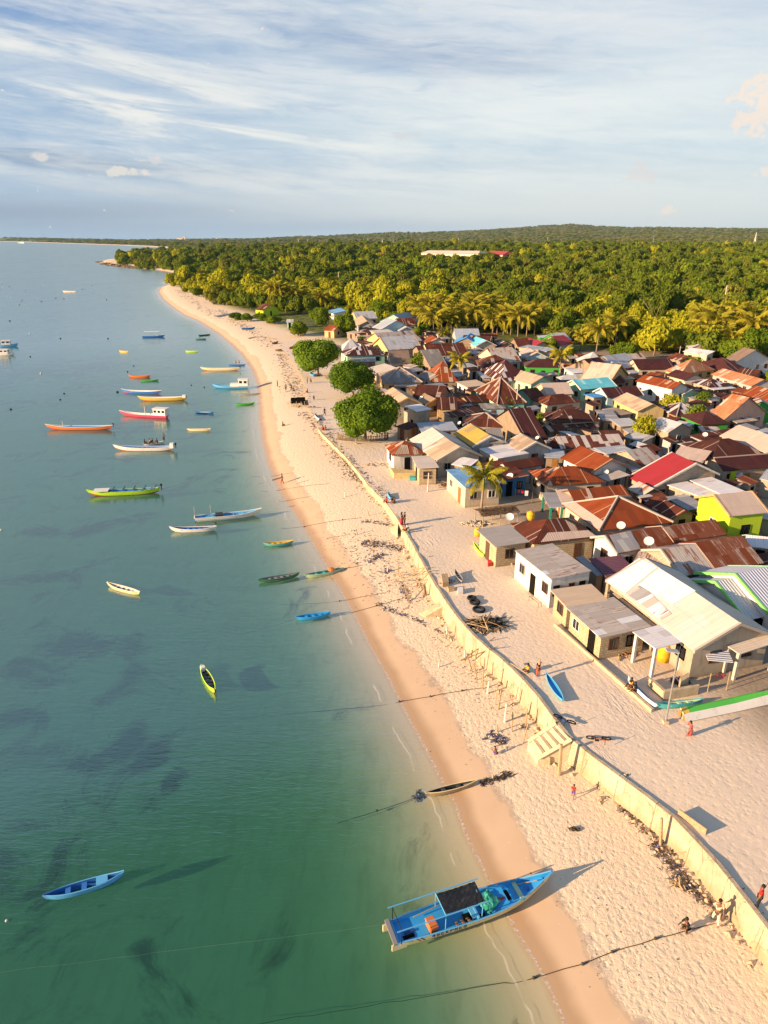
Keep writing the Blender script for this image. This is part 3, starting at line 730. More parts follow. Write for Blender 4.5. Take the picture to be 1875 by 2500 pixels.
H_('S','G150,1000','G640,1090','G380,830',2.3,3.4,'pale','block','plain pale grey roof between blotched grey roof and red roof')
H_('G','F60,862','F1065,815','F500,650',2.4,3.8,'patchwork','wood','patchwork roof of rusty and silver squares')
H_('S','F750,720','F1090,715','F950,575',2.4,3.2,'rust','wood','rust brown roof with white ridge, behind the patchwork roof')
H_('S','F480,862','F850,970','F1055,850',2.2,2.4,'zinc','wood','silver grey sheet right below the patchwork roof',wins=1)
H_('H','F-40,470','F705,425','F300,240',2.6,4.4,'rustdark','cream','big dark rusty hipped roof with one pale square sheet',patches=[(['F190,410','F245,405','F225,355','F170,358'],'pale')])
H_('S','F40,530','F660,515','F480,410',2.1,2.7,'rustdark','wood','lower dark rusty skirt roof in front of the big dark hip')
H_('G','F-110,600','F150,560','F0,480',2.0,2.7,'rust','wood','small rusty lean-to with yellow plant beside it')
H_('S','F590,258','F710,425','F935,350',2.4,2.5,'greysheet','wood','grey sheet roof half in sunlight, right of big dark hip')
H_('G','C860,1500','F1250,285','C1045,1370',2.8,4.9,'tan','yellow','plain tan gable roof with yellow wall in the middle of the village')
H_('S','F700,246','F985,345','F1190,312',2.2,2.5,'tanbrown','concrete','brown-tan low roof in front of the plain tan gable',wins=1)
H_('S','F815,402','F980,517','F1290,490',2.5,2.8,'zinc','wood','silver shed with plank wall behind the yellow-leaved tree')
H_('H','G615,490','G1085,470','G760,276',2.4,4.2,'maroon','green','maroon hipped roof on deep green house')
H_('H','G235,355','G660,330','G370,148',2.4,4.0,'maroonstripe','wood','maroon hip roof with wide white stripes and white hips',cap='zinc')
H_('G','G845,212','G1115,300','G1230,192',2.3,3.7,'zincrust','wood','small rust and white striped gable near the bright green house')
H_('G','D920,1475','D1110,1545','D1290,1440',2.3,3.8,'rust','wood','dark rust gable directly behind the small striped one')
H_('S','G1180,462','G1520,420','G1250,352',2.3,2.9,'zincrust','wood','long thin grey and rust roof above the very large pale roof')
H_('G','G1640,470','G1900,560','G1790,380',2.5,3.9,'orange','wood','orange-brown roof at the right edge above the very large pale roof')
H_('G','D1195,1430','D1660,1560','D1660,1330',2.5,4.8,'orange','concrete','orange striped roof rising behind the bright green gable')
H_('G','D1300,1540','D1345,1600','D1475,1418',3.0,4.6,'zincrust','brightgreen','bright green gabled house front with white barred window',wins=1,door=False)
H_('G','G1385,240','G1660,300','G1680,150',2.6,4.3,'orangepatch','peach','orange roof with pale sheets on peach house at right edge')
H_('G','D770,1110','D1400,1292','D930,1008',2.4,4.2,'orangepatch','grey','long orange and white streaked roof under the right-hand palms')
H_('H','D745,1310','D1070,1290','D790,1170',2.5,4.0,'maroonstripe','concrete','small maroon roof with one white stripe beside the leaning poles')
H_('S','D820,1352','D1165,1322','D1090,1285',2.3,2.5,'white','wood','white awning roof on posts below the small maroon roof',walls=False,posts=(WOOD,3),name='awning',cat='awning')
H_('G','C1215,1215','D170,1345','D250,1225',3.9,5.6,'orange','white','white two storey house with balcony under orange-red roof',wins=4)
H_('G','D415,1262','D700,1370','D620,1345',2.5,3.2,'rust','wood','rusty brown roof stretching right of the white two storey house')
H_('G','D230,1402','D330,1430','D445,1330',2.6,3.9,'zincrust','mint','mint green gabled house with teal porch and grey-rust roof')
H_('G','D60,1122','D372,1205','D500,1100',2.5,3.9,'maroon','cream','dark maroon gable with cream end wall behind the orange-red roof')
H_('S','D350,1225','D690,1245','D660,1170',2.3,2.6,'zinc','wood','pale grey strip roof between two maroon roofs')
H_('G','C1270,1032','D230,1020','C1400,868',2.6,4.3,'maroon','cream','wide maroon roof below the round yellow tree')
H_('G','C690,1080','C1130,1132','C1310,1005',2.6,4.6,'tanrust','ochre','pinkish tan roof with faded red marks and yellow edge boards',trim=TRIMT)
H_('S','C790,1120','C935,1190','C1130,1135',2.2,2.4,'tanrust','ochre','little porch roof in front of the pinkish tan roof')
H_('G','C375,1348','C935,1297','C500,1175',2.9,4.6,'cyan','mint','turquoise roof with white seam on mint green house',trim=TRIMW)
H_('G','C780,1465','C1350,1432','C900,1308',2.6,4.0,'maroon','paleblue','maroon roof with a white strip on pale blue house, below turquoise roof',trim=TRIMW)
H_('S','C410,1420','C570,1475','C770,1462',2.6,2.7,'bluebright','block','small building with bright blue flat roof and black window',wins=1)
H_('G','B1490,1425','C265,1412','C60,1235',2.6,4.0,'pale','cream','plain beige roof left of the turquoise roof')
H_('G','B830,1145','B1250,1272','B1470,1150',2.7,4.7,'tan','mint','long sandy tan roof on pale mint house')
H_('G','B1245,1490','B1480,1460','B1280,1320',2.6,4.1,'rust','mint','little mint cottage with rust roof and white lattice window')
H_('H','B1500,1590','F400,130','C130,1405',2.5,4.1,'rust','cream','rust hip roof with two pale squares on cream house, low in the centre')
H_('H','B370,1360','B795,1340','B500,1205',2.8,4.4,'rust','mint','mint house with rust hip roof and bright white hip lines',cap='pale')
H_('S','B75,1225','B250,1310','B440,1210',2.6,2.8,'slabtan','white','pale flat roof and white wall left of the white-lined hip roof')
H_('G','B280,1562','B742,1505','B450,1425',2.4,3.6,'rust','wood','rust roof with thin pale stripes and one white sheet, below the mint hip')
H_('S','B30,1610','B290,1565','B200,1430',2.4,3.2,'orange','stone','glowing orange rust slope beside the pale striped rust roof')
H_('H','B440,1062','B900,1040','B640,910',2.5,4.1,'maroonstripe','cream','hip roof with many thin white stripes near the utility pole')
H_('S','B490,1165','B840,1160','B640,1060',2.3,2.6,'zinc','concrete','silver front roof below the thin striped hip')
H_('H','B380,892','B880,890','B600,800',2.5,4.0,'rust','wood','rust brown roof with a white skylight sheet')
H_('G','B410,818','B795,800','B550,702',2.5,4.0,'zincrust','cream','grey roof with rusty lattice end, below the pale turquoise gable')
H_('G','B205,592','B390,670','B590,590',2.8,4.7,'cyan','cream','pale turquoise gable roof with cream gable wall',trim=TRIMW)
H_('G','A1275,655','B275,785','A1400,508',2.6,4.3,'rust','cream','long dark rust roof with vertical streaks behind the small palm')
H_('S','B850,752','B1050,750','B940,705',3.2,3.3,'greysheet','grey','grey two door box building behind the utility pole')
H_('G','B1035,765','B1170,845','B1370,772',2.7,4.2,'zincrust','paleblue','orange and white roofed pale blue house with row of small windows',trim=TRIMW)
H_('S','B1045,690','B1500,750','B1300,660',3.0,3.3,'zincblue','ochre','long thin blue-grey roof over ochre wall')
H_('G','B1110,612','B1320,668','B1420,592',2.7,4.2,'red','ochre','scarlet gable roof near the palm grove')
H_('G','B1380,600','B1590,578','B1480,525',2.6,3.6,'red','grey','flatter red roof just right of the scarlet gable')
H_('G','B900,620','B1110,615','B1000,548',2.4,3.4,'rust','wood','dull red-brown roof left of the scarlet gable')
H_('G','C20,590','C235,575','C90,457',3.2,4.9,'zinc','green','silver roofed dark green house at the foot of the palms')
H_('S','B1340,505','B1380,540','B1560,462',2.8,3.2,'zinc','green','small silver roof left of the silver roofed green house')
H_('G','B10,492','B380,490','B150,397',2.6,4.2,'zincblue','grey','light blue-grey roof in front of the palm grove')
H_('G','B340,502','B745,497','B540,468',2.7,3.3,'orange','wood','thin orange rust roof line under the palms')
H_('G','B240,572','B690,590','B450,505',2.5,3.6,'rustdark','wood','dark maroon roof behind the pale turquoise gable')
H_('G','B640,588','B790,662','B900,622',2.4,3.6,'maroonstripe','wood','maroon roof with short white dashes right of turquoise gable')
H_('H','C285,868','C640,872','C430,757',2.6,4.0,'zinc','yellow','silver hip roof beside the tall palm, topmost of three silver roofs')
H_('G','C430,932','C780,880','C560,845',2.5,3.4,'zinc','wood','middle of the three silver roofs stacked downhill')
H_('G','C430,942','C690,1018','C750,885',2.9,4.2,'zinc','lime','lowest silver roof with lime wall and blue windows',trim=TRIMW)
H_('S','C90,1002','C240,1090','C640,1080',2.9,3.1,'white','paleblue','flat bluish white roof house with row of posts',wins=3)
H_('H','C60,1192','C530,1180','C400,1115',2.3,3.4,'zinc','blue','grey hip roof with one rust sheet above the turquoise roof')
H_('G','C560,1172','C770,1150','C700,1108',2.4,3.2,'rust','wood','small rust roof tucked above turquoise roof')
H_('H','B1160,990','C80,1000','B1450,868',2.9,4.4,'maroon','brightgreen','maroon hip roof on light green house with white railing')
H_('G','C90,1000','C330,965','C180,905',2.6,3.4,'maroon','wood','small maroon roof right of the light green house')
H_('S','D330,752','D715,808','D805,742',2.9,4.1,'white','cream','pale silver roof glowing in sun behind the village',)
H_('G','D345,642','D440,706','D612,660',2.8,4.2,'zinc','wood','silver roof with dark slots, farthest up the right side')
H_('G','D80,852','D290,906','D455,826',2.7,4.2,'rust','stone','rust and orange roofed stone house with tall pole in front')
H_('H','D500,955','D800,930','D640,866',2.5,3.8,'maroon','ochre','maroon roof with little orange gable beside it')
H_('H','D590,988','D850,1036','D780,918',2.5,4.0,'orangepatch','yellow','orange pyramid roof on yellow walled house')
H_('S','D930,1010','D1130,1040','D1110,985',2.4,2.8,'zinc','wood','slim silver roof behind the orange pyramid roof')
H_('G','D1515,842','D1720,880','D1680,762',3.6,4.8,'brownold','white','brown roofed porch house with white columns at right edge under trees')
H_('G','C1070,885','C1390,868','C1230,782',2.5,3.8,'zincrust','wood','grey striped roof peeking behind the bushy green tree')
H_('G','D1270,1070','D1600,1110','D1480,1035',2.3,3.0,'rustdark','wood','dark low roof under the right-hand trees')
H_('S','A-10,95','A65,132','A165,62',2.5,3.6,'blue','white','white and blue roof standing alone left of the grove')
H_('G','A270,170','A530,160','A400,104',2.7,4.2,'zinc','yellow','silver ribbed roof with yellow wall near the round green tree')
H_('G','A320,212','A375,287','A490,216',2.6,4.2,'tan','grey','tan striped gable with grey wall behind the tall round tree',trim=TRIMT)
H_('G','A640,232','A850,192','A720,162',2.7,4.2,'zincblue','mint','pale blue roof on mint walls, farthest row')
H_('G','A830,248','A1052,242','A920,190',2.6,4.0,'rust','cream','red-brown roof in the farthest row beside the pale blue roof')
H_('G','A790,302','A900,352','A985,290',2.7,4.1,'zinc','paleblue','white sheet gable with sky blue wall and blue door',trim=TRIMW)
H_('G','A950,282','A1072,312','A1060,262',3.2,4.2,'zincblue','paleblue','small sky blue gable behind the white sheet gable')
H_('S','A525,345','A600,380','A800,335',3.0,3.2,'tanlight','yellow','flat cream roof with sunlit yellow parapet')
H_('S','A420,352','A500,378','A600,308',2.4,3.4,'maroon','wood','dark maroon slope below the tan striped gable')
H_('G','A480,458','A960,420','A650,374',2.8,4.0,'zincrust','yellow','long grey and rust roof with yellow gable end, upper of two')
H_('G','A560,522','A978,497','A730,425',2.7,4.4,'zinc','yellow','long silver roof on yellow house with purple window frames',trim=TRIMT)
H_('H','A175,532','A405,530','A275,446',2.5,3.9,'zinc','grey','silver pyramid roof with rusty left side behind the big beach tree')
H_('H','A235,670','A740,648','A430,545',2.7,4.4,'maroonstripe','mint','maroon hip roof with pale lower edge on mint house',)
H_('S','A300,745','A620,740','A450,690',2.2,2.5,'greysheet','wood','dark grey porch sheet in front of the mint house with maroon hip')
H_('G','A795,757','A1055,752','A880,598',2.6,4.8,'brownold','cream','old brown steep roof with cream front wall and lamp pole')
H_('G','A1060,702','A1275,690','A1130,598',2.6,4.2,'greyold','wood','grey-brown roof right of the old brown steep roof, partly behind a tree')
H_('G','A1060,592','A1195,586','A1100,540',2.5,3.6,'rustdark','wood','little dark rust roof above the old brown steep roof')
H_('G','A1190,470','A1262,520','A1400,455',2.5,3.9,'orange','white','orange-brown gable with small white porch at the foot of a palm')
H_('G','B10,640','B90,560','B150,640',2.5,3.0,'bluebright','wood','sliver of sky blue roof left of the turquoise gable',wins=1)
H_('S','A460,832','A605,890','A745,770',2.4,3.4,'tanlight','cream','sunlit cream sheet roof right behind the second big beach tree')
H_('S','A640,860','A760,880','A860,800',2.4,3.2,'rustdark','wood','dark striped slope between cream sheet roof and big grey hip')
H_('H','A700,1010','A1205,1000','A890,812',2.7,4.6,'greyold','ochre','big grey hip roof with sunlit tan left slope',cap='pale')
H_('S','A840,1052','A1200,1050','A1000,1000',2.2,2.6,'zincrust','wood','low rusty porch strip below the big grey hip')
H_('G','A1130,925','A1280,985','A1385,906',2.5,4.1,'greyold','white','dark grey gable with white panelled gable wall',trim=TRIMT)
H_('H','A1260,860','A1560,858','A1400,745',2.5,4.0,'orange','wood','orange striped pyramid roof left of the small palm')
H_('S','A1380,900','A1500,872','A1650,930',2.5,2.7,'zinc','wood','grey and tan low roof right of the dark grey gable')
H_('G','A655,1158','A830,1295','A1030,1205',2.8,5.0,'tan','cream','broad sandy tan gable behind the third big beach tree',trim=TRIMT)
H_('S','A640,1165','A770,1330','A830,1290',2.1,2.3,'blue','wood','blue and grey strip roof under the broad sandy gable')
H_('S','A480,1110','A560,1170','A740,1090',2.3,2.8,'greysheet','peach','grey low roof with pinkish wall between two big beach trees')
H_('G','A1110,1215','A1240,1282','A1385,1215',2.5,4.2,'tanbrown','wood','olive-tan gable with little white dish in front',trim=TRIMT)
H_('S','A980,1302','A1130,1372','A1255,1312',4.0,4.2,'white','concrete','tall unfinished concrete block building with tilted white sheet on top',wins=1)
H_('G','A1390,1345','A1650,1345','A1480,1190',2.5,4.0,'rustdark','ochre','patched brown roof over woven bamboo walls')
H_('S','A1050,1090','A1180,1180','A1400,1140',2.3,2.9,'patchwork','wood','messy rusty sheets with an orange flap behind the broad sandy gable')
H_('G','A1200,1110','A1560,1130','A1380,1040',2.3,3.3,'rustdark','wood','wide low dark brown roof in the shade behind the grey gables')
H_('S','A850,1562','A1010,1602','A1110,1520',2.1,2.5,'rustdark','wood','dark rusty shack roof right of the third big beach tree')
H_('H','n190,372','n457,356','n290,252',2.5,4.3,'orange','white','orange and tan patched hip roof house nearest the big trees, white wall',patches=[(['n205,365','n330,362','n315,290','n265,285'],'tanbrown')])
H_('S','n348,378','n395,475','n560,448',2.5,2.6,'tanlight','blockyellow','flat cream roofed block room beside the orange and tan patched hip',wins=1)
H_('G','n330,240','n450,345','n625,225',2.7,4.9,'tanlight','cream','pale tan gable roof, rear of the two beside the patched hip')
H_('G','n435,330','n552,412','n750,305',2.7,5.1,'tan','cream','brownish tan gable roof with blank cream end wall, front of the two',trim='tanlight')
H_('G','n685,197','n838,300','n945,185',2.9,5.3,'mustard','grey','mustard yellow topped gable roof with grey end wall and white edge',trim=TRIMW)
H_('G','n1105,268','n1222,337','n1345,252',2.9,5.3,'tanbrown','grey','tan cross gable with grey end wall and maroon window, white edge',trim=TRIMW)
H_('G','n985,272','n1108,268','n1040,148',3.2,5.25,'greyold','grey','dark grey sagging roof between the mustard and tan gables')
H_('S','n892,316','n1045,397','n1285,345',2.7,2.9,'white','cream','flat white roof extension in front of the two grey end walls',wins=1,ov=.1)
H_('S','n670,442','n810,470','n885,405',2.4,3.1,'white','wood','tilted white sheet lean-to behind the light blue roof',wins=1)
H_('H','E190,500','E850,532','E450,308',2.6,4.4,'rust','block','wide red-brown hip roof uphill of the mustard topped gable',cap='rust')
H_('G','E600,440','E935,412','E640,302',2.5,3.9,'maroon','wood','dark wine red roof behind the wide red-brown hip')
H_('H','E850,535','E1310,592','E1000,403',2.5,4.1,'rust','wood','red and orange hip roof behind the tan cross gable')
H_('S','A1180,1622','A1655,1605','A1500,1500',2.4,2.8,'zincblue','block','wide bluish grey sheet roof uphill of the pale tan gables')
H_('S','E500,240','E870,232','E600,155',2.4,2.7,'greyold','paleblue','grey roof of small pale blue building by the alley')
H_('S','E100,200','E350,190','E250,100',2.3,2.5,'greysheet','stone','rough grey stone room with black doorway',wins=1)
H_('S','E1395,702','E1552,785','E1659,730',2.3,2.4,'zinc','wood','small square silver sheet roof with dark line')
H_('S','E1450,860','E1460,1000','F120,960',2.1,2.2,'zincblue','wood','blue grey low sheets beside the tan cross gable',wins=1)
H_('S','E1110,602','E1240,642','E1355,642',2.3,2.5,'zinc','wood','thin silver lean-to above the tan cross gable',wins=1)
H_('G','F-150,800','F60,852','F0,640',2.3,3.8,'maroon','wood','plain dark maroon slope left of the patchwork roof')
H_('S','G640,602','G950,612','G520,508',2.2,2.8,'zincrust','wood','grey-brown sloping sheets beside the brick house')
H_('S','o1590,560','o1700,580','o1700,490',2.5,2.7,'zinc','concrete','small shed with grey roof and blue curtain at right edge',wins=1)
H_('G','o1490,1105','o1720,1130','o1560,1020',2.4,3.6,'white','block','white roof end at right edge below the lime house')
H_('S','o1520,1180','o1640,1250','o1760,1180',2.3,2.7,'rustdark','wood','dark rust roof at right edge beyond the widest rusty roof')
H_('S','o230,300','o370,370','o510,300',2.3,2.5,'zincblue','wood','silver-blue sheet below the patchwork roof, left of stepped gable',wins=1)
H_('S','o380,370','o560,500','o610,450',2.2,2.6,'greysheet','block','blue-grey alley roof along the stepped brick gable',wins=1)
H_('G','o520,640','o640,700','o740,640',2.0,2.4,'zincrust','wood','low grey rusty sheets above the rusty gable',wins=1)
# ---------------------------------------------------------------- low sheds and lean-tos squeezed into the gaps
def foot(root, L, W):
    a = root.rotation_euler.z; return root.location.x, root.location.y, math.cos(a), math.sin(a), L, W
FT = []
for (ro_, L, W, rh, c, d) in HOUSES:
    e = Vector((math.cos(ro_.rotation_euler.z), math.sin(ro_.rotation_euler.z), 0)); n = c-ro_.location; n.z = 0; n = n-e*n.dot(e); n.normalize(); FT.append((ro_.location.copy(), e, n, L, W))
def free(x, y, m):
    for o, e, n, L, W in FT:
        p = Vector((x, y, 0))-Vector((o.x, o.y, 0)); a, c_ = p.dot(e), p.dot(n)
        if -m < a < L+m and -m < c_ < W+m: return False
    return True
VP = [(1300, 1110), (1480, 1190), (1440, 1240), (1690, 1330), (1875, 1420), (1875, 960), (1780, 930), (1620, 900), (1400, 880), (1250, 850), (1080, 830), (900, 800), (860, 830), (930, 920), (960, 980), (1010, 1040), (1090, 1110), (1200, 1160)]
vp = np.array([tuple(P(a, c_, GZ))[:2] for a, c_ in VP]); rs = random.Random(77)
SP = {'rust': 'low rusty brown lean-to squeezed between larger houses', 'rustdark': 'low dark maroon shed roof squeezed between larger houses', 'zinc': 'low silver sheet lean-to squeezed between larger houses', 'zincrust': 'low grey sheet lean-to with rust marks between larger houses', 'orange': 'low orange rust lean-to squeezed between larger houses', 'greysheet': 'low dark grey sheet lean-to between larger houses'}
def filler(x, y, w, l, ang, hh, rf):
    root = empty('lean_to', (x, y, GZ), ang, SP[rf], 'shed', 'lean-tos between the houses: '+rf.replace('zincrust', 'rust marked').replace('zinc', 'silver').replace('greysheet', 'grey').replace('rustdark', 'dark'))
    mb = MB(); z0, z1 = hh, hh+.35; x0, x1, y0, y1 = -w/2, w/2, -l/2, l/2
    top = [(x0, y0, z0), (x1, y0, z0), (x1, y1, z1), (x0, y1, z1)]; vs = top+[(a, c_, z-.06) for a, c_, z in top]
    u = [(x0, l), (x1, l), (x1, 0), (x0, 0)]; mb.add(vs, [(0, 1, 2, 3), (7, 6, 5, 4), (0, 4, 5, 1), (1, 5, 6, 2), (2, 6, 7, 3), (3, 7, 4, 0)], 0, [u]*6); mb.build('roof', MATS[rf], root)
    mb = MB(); i = .2; r = [(x0+i, y0+i, z0-.07), (x1-i, y0+i, z0-.07), (x1-i, y1-i, z1-.1), (x0+i, y1-i, z1-.1)]
    for k in range(4): a, c_ = r[k], r[(k+1) % 4]; mb.add([(a[0], a[1], 0), (c_[0], c_[1], 0), c_, a], [(0, 1, 2, 3)], 0, [[(0, 0), (w, 0), (w, c_[2]), (0, a[2])]])
    mb.build('wall', MATS['w_'+rs.choice(['wood', 'wood', 'block', 'concrete', 'grey'])], root)
    if w > 2: mb = MB(); mb.box((0, y0+i-.01, .9), (.8, .06, 1.75)); mb.build('doorway', DARK, root)
    e = Vector((math.cos(ang), math.sin(ang), 0)); n = Vector((-e.y, e.x, 0)); FT.append((Vector((x, y, 0))-e*w/2-n*l/2, e, n, w, l))
cnt = 0
for k in range(9000):
    x = rs.uniform(vp[:, 0].min(), vp[:, 0].max()); y = rs.uniform(vp[:, 1].min(), vp[:, 1].max())
    if not inside(np.array([[x, y]]), vp)[0]: continue
    best = None
    if not free(x, y, .3): continue
    s = rs.choice([2.2, 2.8, 3.4, 4.2, 5.0]); w, l = s, s*rs.uniform(.6, .9); ang = R(rs.choice([-58, 32, -60, 28, 122, -50])+rs.uniform(-8, 8)); e = Vector((math.cos(ang), math.sin(ang), 0)); n = Vector((-e.y, e.x, 0)); ok_ = True
    for fa in (-.5, 0, .5):
        for fb in (-.5, 0, .5):
            q = Vector((x, y, 0))+e*w*fa+n*l*fb
            if not free(q.x, q.y, .05): ok_ = False
    if not ok_: continue
    filler(x, y, w, l, ang, rs.uniform(1.9, 2.3), rs.choices(list(SP), [5, 5, 2, 4, 2, 2])[0]); cnt += 1
    if cnt >= 150: break
print('fillers', cnt)
# wires and pole strung lines are left to the poles below
# ---------------------------------------------------------------- vegetation
def leafm(name, dark, light, tr=.22):
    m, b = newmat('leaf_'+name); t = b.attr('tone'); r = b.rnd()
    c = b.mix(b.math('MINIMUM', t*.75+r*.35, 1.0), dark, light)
    df = b.node('ShaderNodeBsdfDiffuse'); b.put(df.inputs[0], c)
    tl = b.node('ShaderNodeBsdfTranslucent'); b.put(tl.inputs[0], b.mix(.3, c, (light[0]*1.2, light[1]*1.1, light[2]*.6)))
    b.out(b.mixs(tr, S(b, df.outputs[0]), S(b, tl.outputs[0]))); MATS['l_'+name] = m; return m
leafm('green', (.036, .07, .008), (.18, .22, .024)); leafm('bright', (.04, .09, .008), (.20, .26, .022)); leafm('yellow', (.13, .15, .010), (.44, .43, .028)); leafm('olive', (.06, .078, .012), (.25, .25, .032))
leafm('beach', (.03, .075, .008), (.19, .29, .028))
leafm('hill', (.13, .14, .05), (.27, .26, .10)); leafm('palm', (.10, .115, .014), (.42, .36, .035)); leafm('palmdry', (.16, .11, .04), (.42, .28, .10)); leafm('dusty', (.06, .07, .03), (.15, .15, .06))
BARK = plain('bark', (.22, .16, .11), .9, .1, sc=5); BARKP = plain('palm_bark', (.30, .24, .18), .9, .1, sc=4)
def crown_mesh(name, seed, nq, leaf, blobs, mats, flat=.75, airy=.25, core=True):
    rs = np.random.RandomState(seed)
    cs = []; 
    for k in range(blobs):
        a = rs.rand()*6.283; rr_ = math.sqrt(rs.rand())*.62; h = rs.rand()
        cs.append((rr_*math.cos(a), rr_*math.sin(a), (.25+.6*h*(1-rr_*.6))*flat, .30+rs.rand()*.20))
    cs.append((0, 0, .45*flat, .55)); cs = np.array(cs); pr = cs[:, 3]**2; pr /= pr.sum()
    bi = rs.choice(len(cs), nq, p=pr); dv = rs.normal(size=(nq, 3)); dv /= np.linalg.norm(dv, axis=1)[:, None]
    dv[:, 2] = np.where(rs.rand(nq) < .75, np.abs(dv[:, 2]), dv[:, 2])
    rad_ = cs[bi, 3]*(1-airy*rs.rand(nq)**2+(rs.rand(nq) < .08)*.12)
    ctr = cs[bi, :3]+dv*rad_[:, None]*np.array([1, 1, .8])
    nrm = dv+rs.normal(size=(nq, 3))*.45; nrm /= np.linalg.norm(nrm, axis=1)[:, None]
    t1 = np.cross(nrm, rs.normal(size=(nq, 3))); t1 /= np.linalg.norm(t1, axis=1)[:, None]; t2 = np.cross(nrm, t1)
    sz = leaf*(.6+rs.rand(nq)*.8); a_ = t1*sz[:, None]; b_ = t2*(sz*(.45+.3*rs.rand(nq)))[:, None]
    v = np.stack([ctr-a_, ctr-b_*.9+nrm*sz[:, None]*.15, ctr+a_, ctr+b_*.9+nrm*sz[:, None]*.15], 1).reshape(-1, 3)
    f = np.arange(nq*4).reshape(-1, 4)
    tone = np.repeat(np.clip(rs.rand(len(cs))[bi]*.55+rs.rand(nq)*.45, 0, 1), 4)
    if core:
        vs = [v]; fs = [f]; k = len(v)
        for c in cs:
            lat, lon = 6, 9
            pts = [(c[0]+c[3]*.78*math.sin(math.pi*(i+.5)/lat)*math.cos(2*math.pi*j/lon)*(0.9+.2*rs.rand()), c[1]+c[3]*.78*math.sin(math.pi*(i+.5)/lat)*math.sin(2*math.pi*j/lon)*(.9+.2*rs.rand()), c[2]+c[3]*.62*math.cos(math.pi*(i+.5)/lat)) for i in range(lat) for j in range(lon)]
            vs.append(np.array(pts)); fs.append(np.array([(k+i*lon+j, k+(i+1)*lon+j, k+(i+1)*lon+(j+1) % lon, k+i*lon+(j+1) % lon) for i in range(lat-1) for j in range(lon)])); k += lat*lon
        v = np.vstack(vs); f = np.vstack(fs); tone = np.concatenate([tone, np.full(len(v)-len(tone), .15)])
    return npmesh(name, v, f, mats, dict(tone=tone), smooth=False)
def trunk_mb(h, r, seed, limbs=4):
    rr = random.Random(seed); mb = MB(); k = (rr.uniform(-.1, .1)*h, rr.uniform(-.1, .1)*h)
    mb.tube([(0, 0, -.3), (k[0]*.3, k[1]*.3, h*.35), (k[0], k[1], h*.75)], [r*1.3, r, r*.7], 7)
    for i in range(limbs):
        a = 6.283*i/limbs+rr.random(); q = h*rr.uniform(.4, .6)
        mb.tube([(k[0]*.6, k[1]*.6, h*.5), (math.cos(a)*q*.4+k[0]*.7, math.sin(a)*q*.4+k[1]*.7, h*.8), (math.cos(a)*q+k[0], math.sin(a)*q+k[1], h*1.15)], [r*.6, r*.4, r*.15], 5)
    return mb
# prototypes of crowns with unit radius
CR = {}
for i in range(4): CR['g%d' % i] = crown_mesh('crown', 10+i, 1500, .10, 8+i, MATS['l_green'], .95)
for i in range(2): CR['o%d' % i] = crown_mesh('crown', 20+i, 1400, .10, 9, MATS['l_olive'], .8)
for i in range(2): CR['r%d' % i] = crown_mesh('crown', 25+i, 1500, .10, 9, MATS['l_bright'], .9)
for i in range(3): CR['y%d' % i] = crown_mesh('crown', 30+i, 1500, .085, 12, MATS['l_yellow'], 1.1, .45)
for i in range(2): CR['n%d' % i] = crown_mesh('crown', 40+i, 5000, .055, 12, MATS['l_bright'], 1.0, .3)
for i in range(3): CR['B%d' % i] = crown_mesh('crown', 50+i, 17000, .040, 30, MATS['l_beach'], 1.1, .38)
CR['d0'] = crown_mesh('crown', 60, 1100, .06, 10, MATS['l_yellow'], 1.0, .7, core=False)
CR['d1'] = crown_mesh('crown', 61, 1400, .06, 9, MATS['l_bright'], .9, .7, core=False)
CR['f0'] = crown_mesh('crown', 63, 900, .11, 9, MATS['l_hill'], .6, .3)
CR['s0'] = crown_mesh('crown', 62, 1500, .07, 8, MATS['l_dusty'], .8, .5)
TRK = {}
def tree(x, y, z, R_, H, kind, label, name='tree', cat='tree', group=None, tr=.035):
    key = kind+name
    t = empty(name, (x, y, z), random.random()*6.28, label, cat, group)
    me = CR[kind]; c = bpy.data.objects.new('crown', me); COL.objects.link(c); c.parent = t
    hh = H-R_*1.9 if H > R_*2.2 else (H*.08 if kind[0] != 'B' else 1.1)
    c.location = (0, 0, max(hh, .0)); c.scale = (R_, R_*random.uniform(.9, 1.1), (H-hh)/1.12)
    kk = (round(hh/1.5)+1)
    if kk not in TRK:
        o = trunk_mb(kk*1.5+1, .16+kk*.03, kk).build('trunk', BARK, None, smooth=True); TRK[kk] = o.data; bpy.data.objects.remove(o)
    tk = bpy.data.objects.new('trunk', TRK[kk]); tk.scale = (1, 1, max(.4, (hh+(H-hh)*.5)/(kk*1.5+1))); COL.objects.link(tk); tk.parent = t
    return t
def frond(mb, az_, up, Lf, rs, drop):
    pts = []; n = 9
    for i in range(n):
        s_ = i/(n-1); e = up-s_*s_*drop
        r_ = Lf*s_*(math.cos(e*.5)); pts.append(Vector((math.cos(az_)*r_, math.sin(az_)*r_, Lf*(s_*math.sin(up)-s_*s_*drop*.42))))
    mb.tube(pts, [.035*(1-.8*i/(n-1)) for i in range(n)], 3, 0, False)
    side0 = Vector((-math.sin(az_), math.cos(az_), 0))
    for i in range(22):
        s_ = .12+.88*i/21; q = s_*(n-1); a = int(min(q, n-2)); p = pts[a].lerp(pts[a+1], q-a); tdir = (pts[a+1]-pts[a]).normalized()
        ll = Lf*.26*math.sin(math.pi*min(1, s_*.85+.12))+.08; wd = .075
        for sg in (-1, 1):
            d_ = (side0*sg*.85+tdir*.55+Vector((0, 0, -.45-rs.random()*.35))).normalized()
            e_ = p+d_*ll; k = tdir*wd
            mb.add([p-k, p+k, e_+k*.3, e_-k*.3], [(0, 1, 2, 3)], 0)
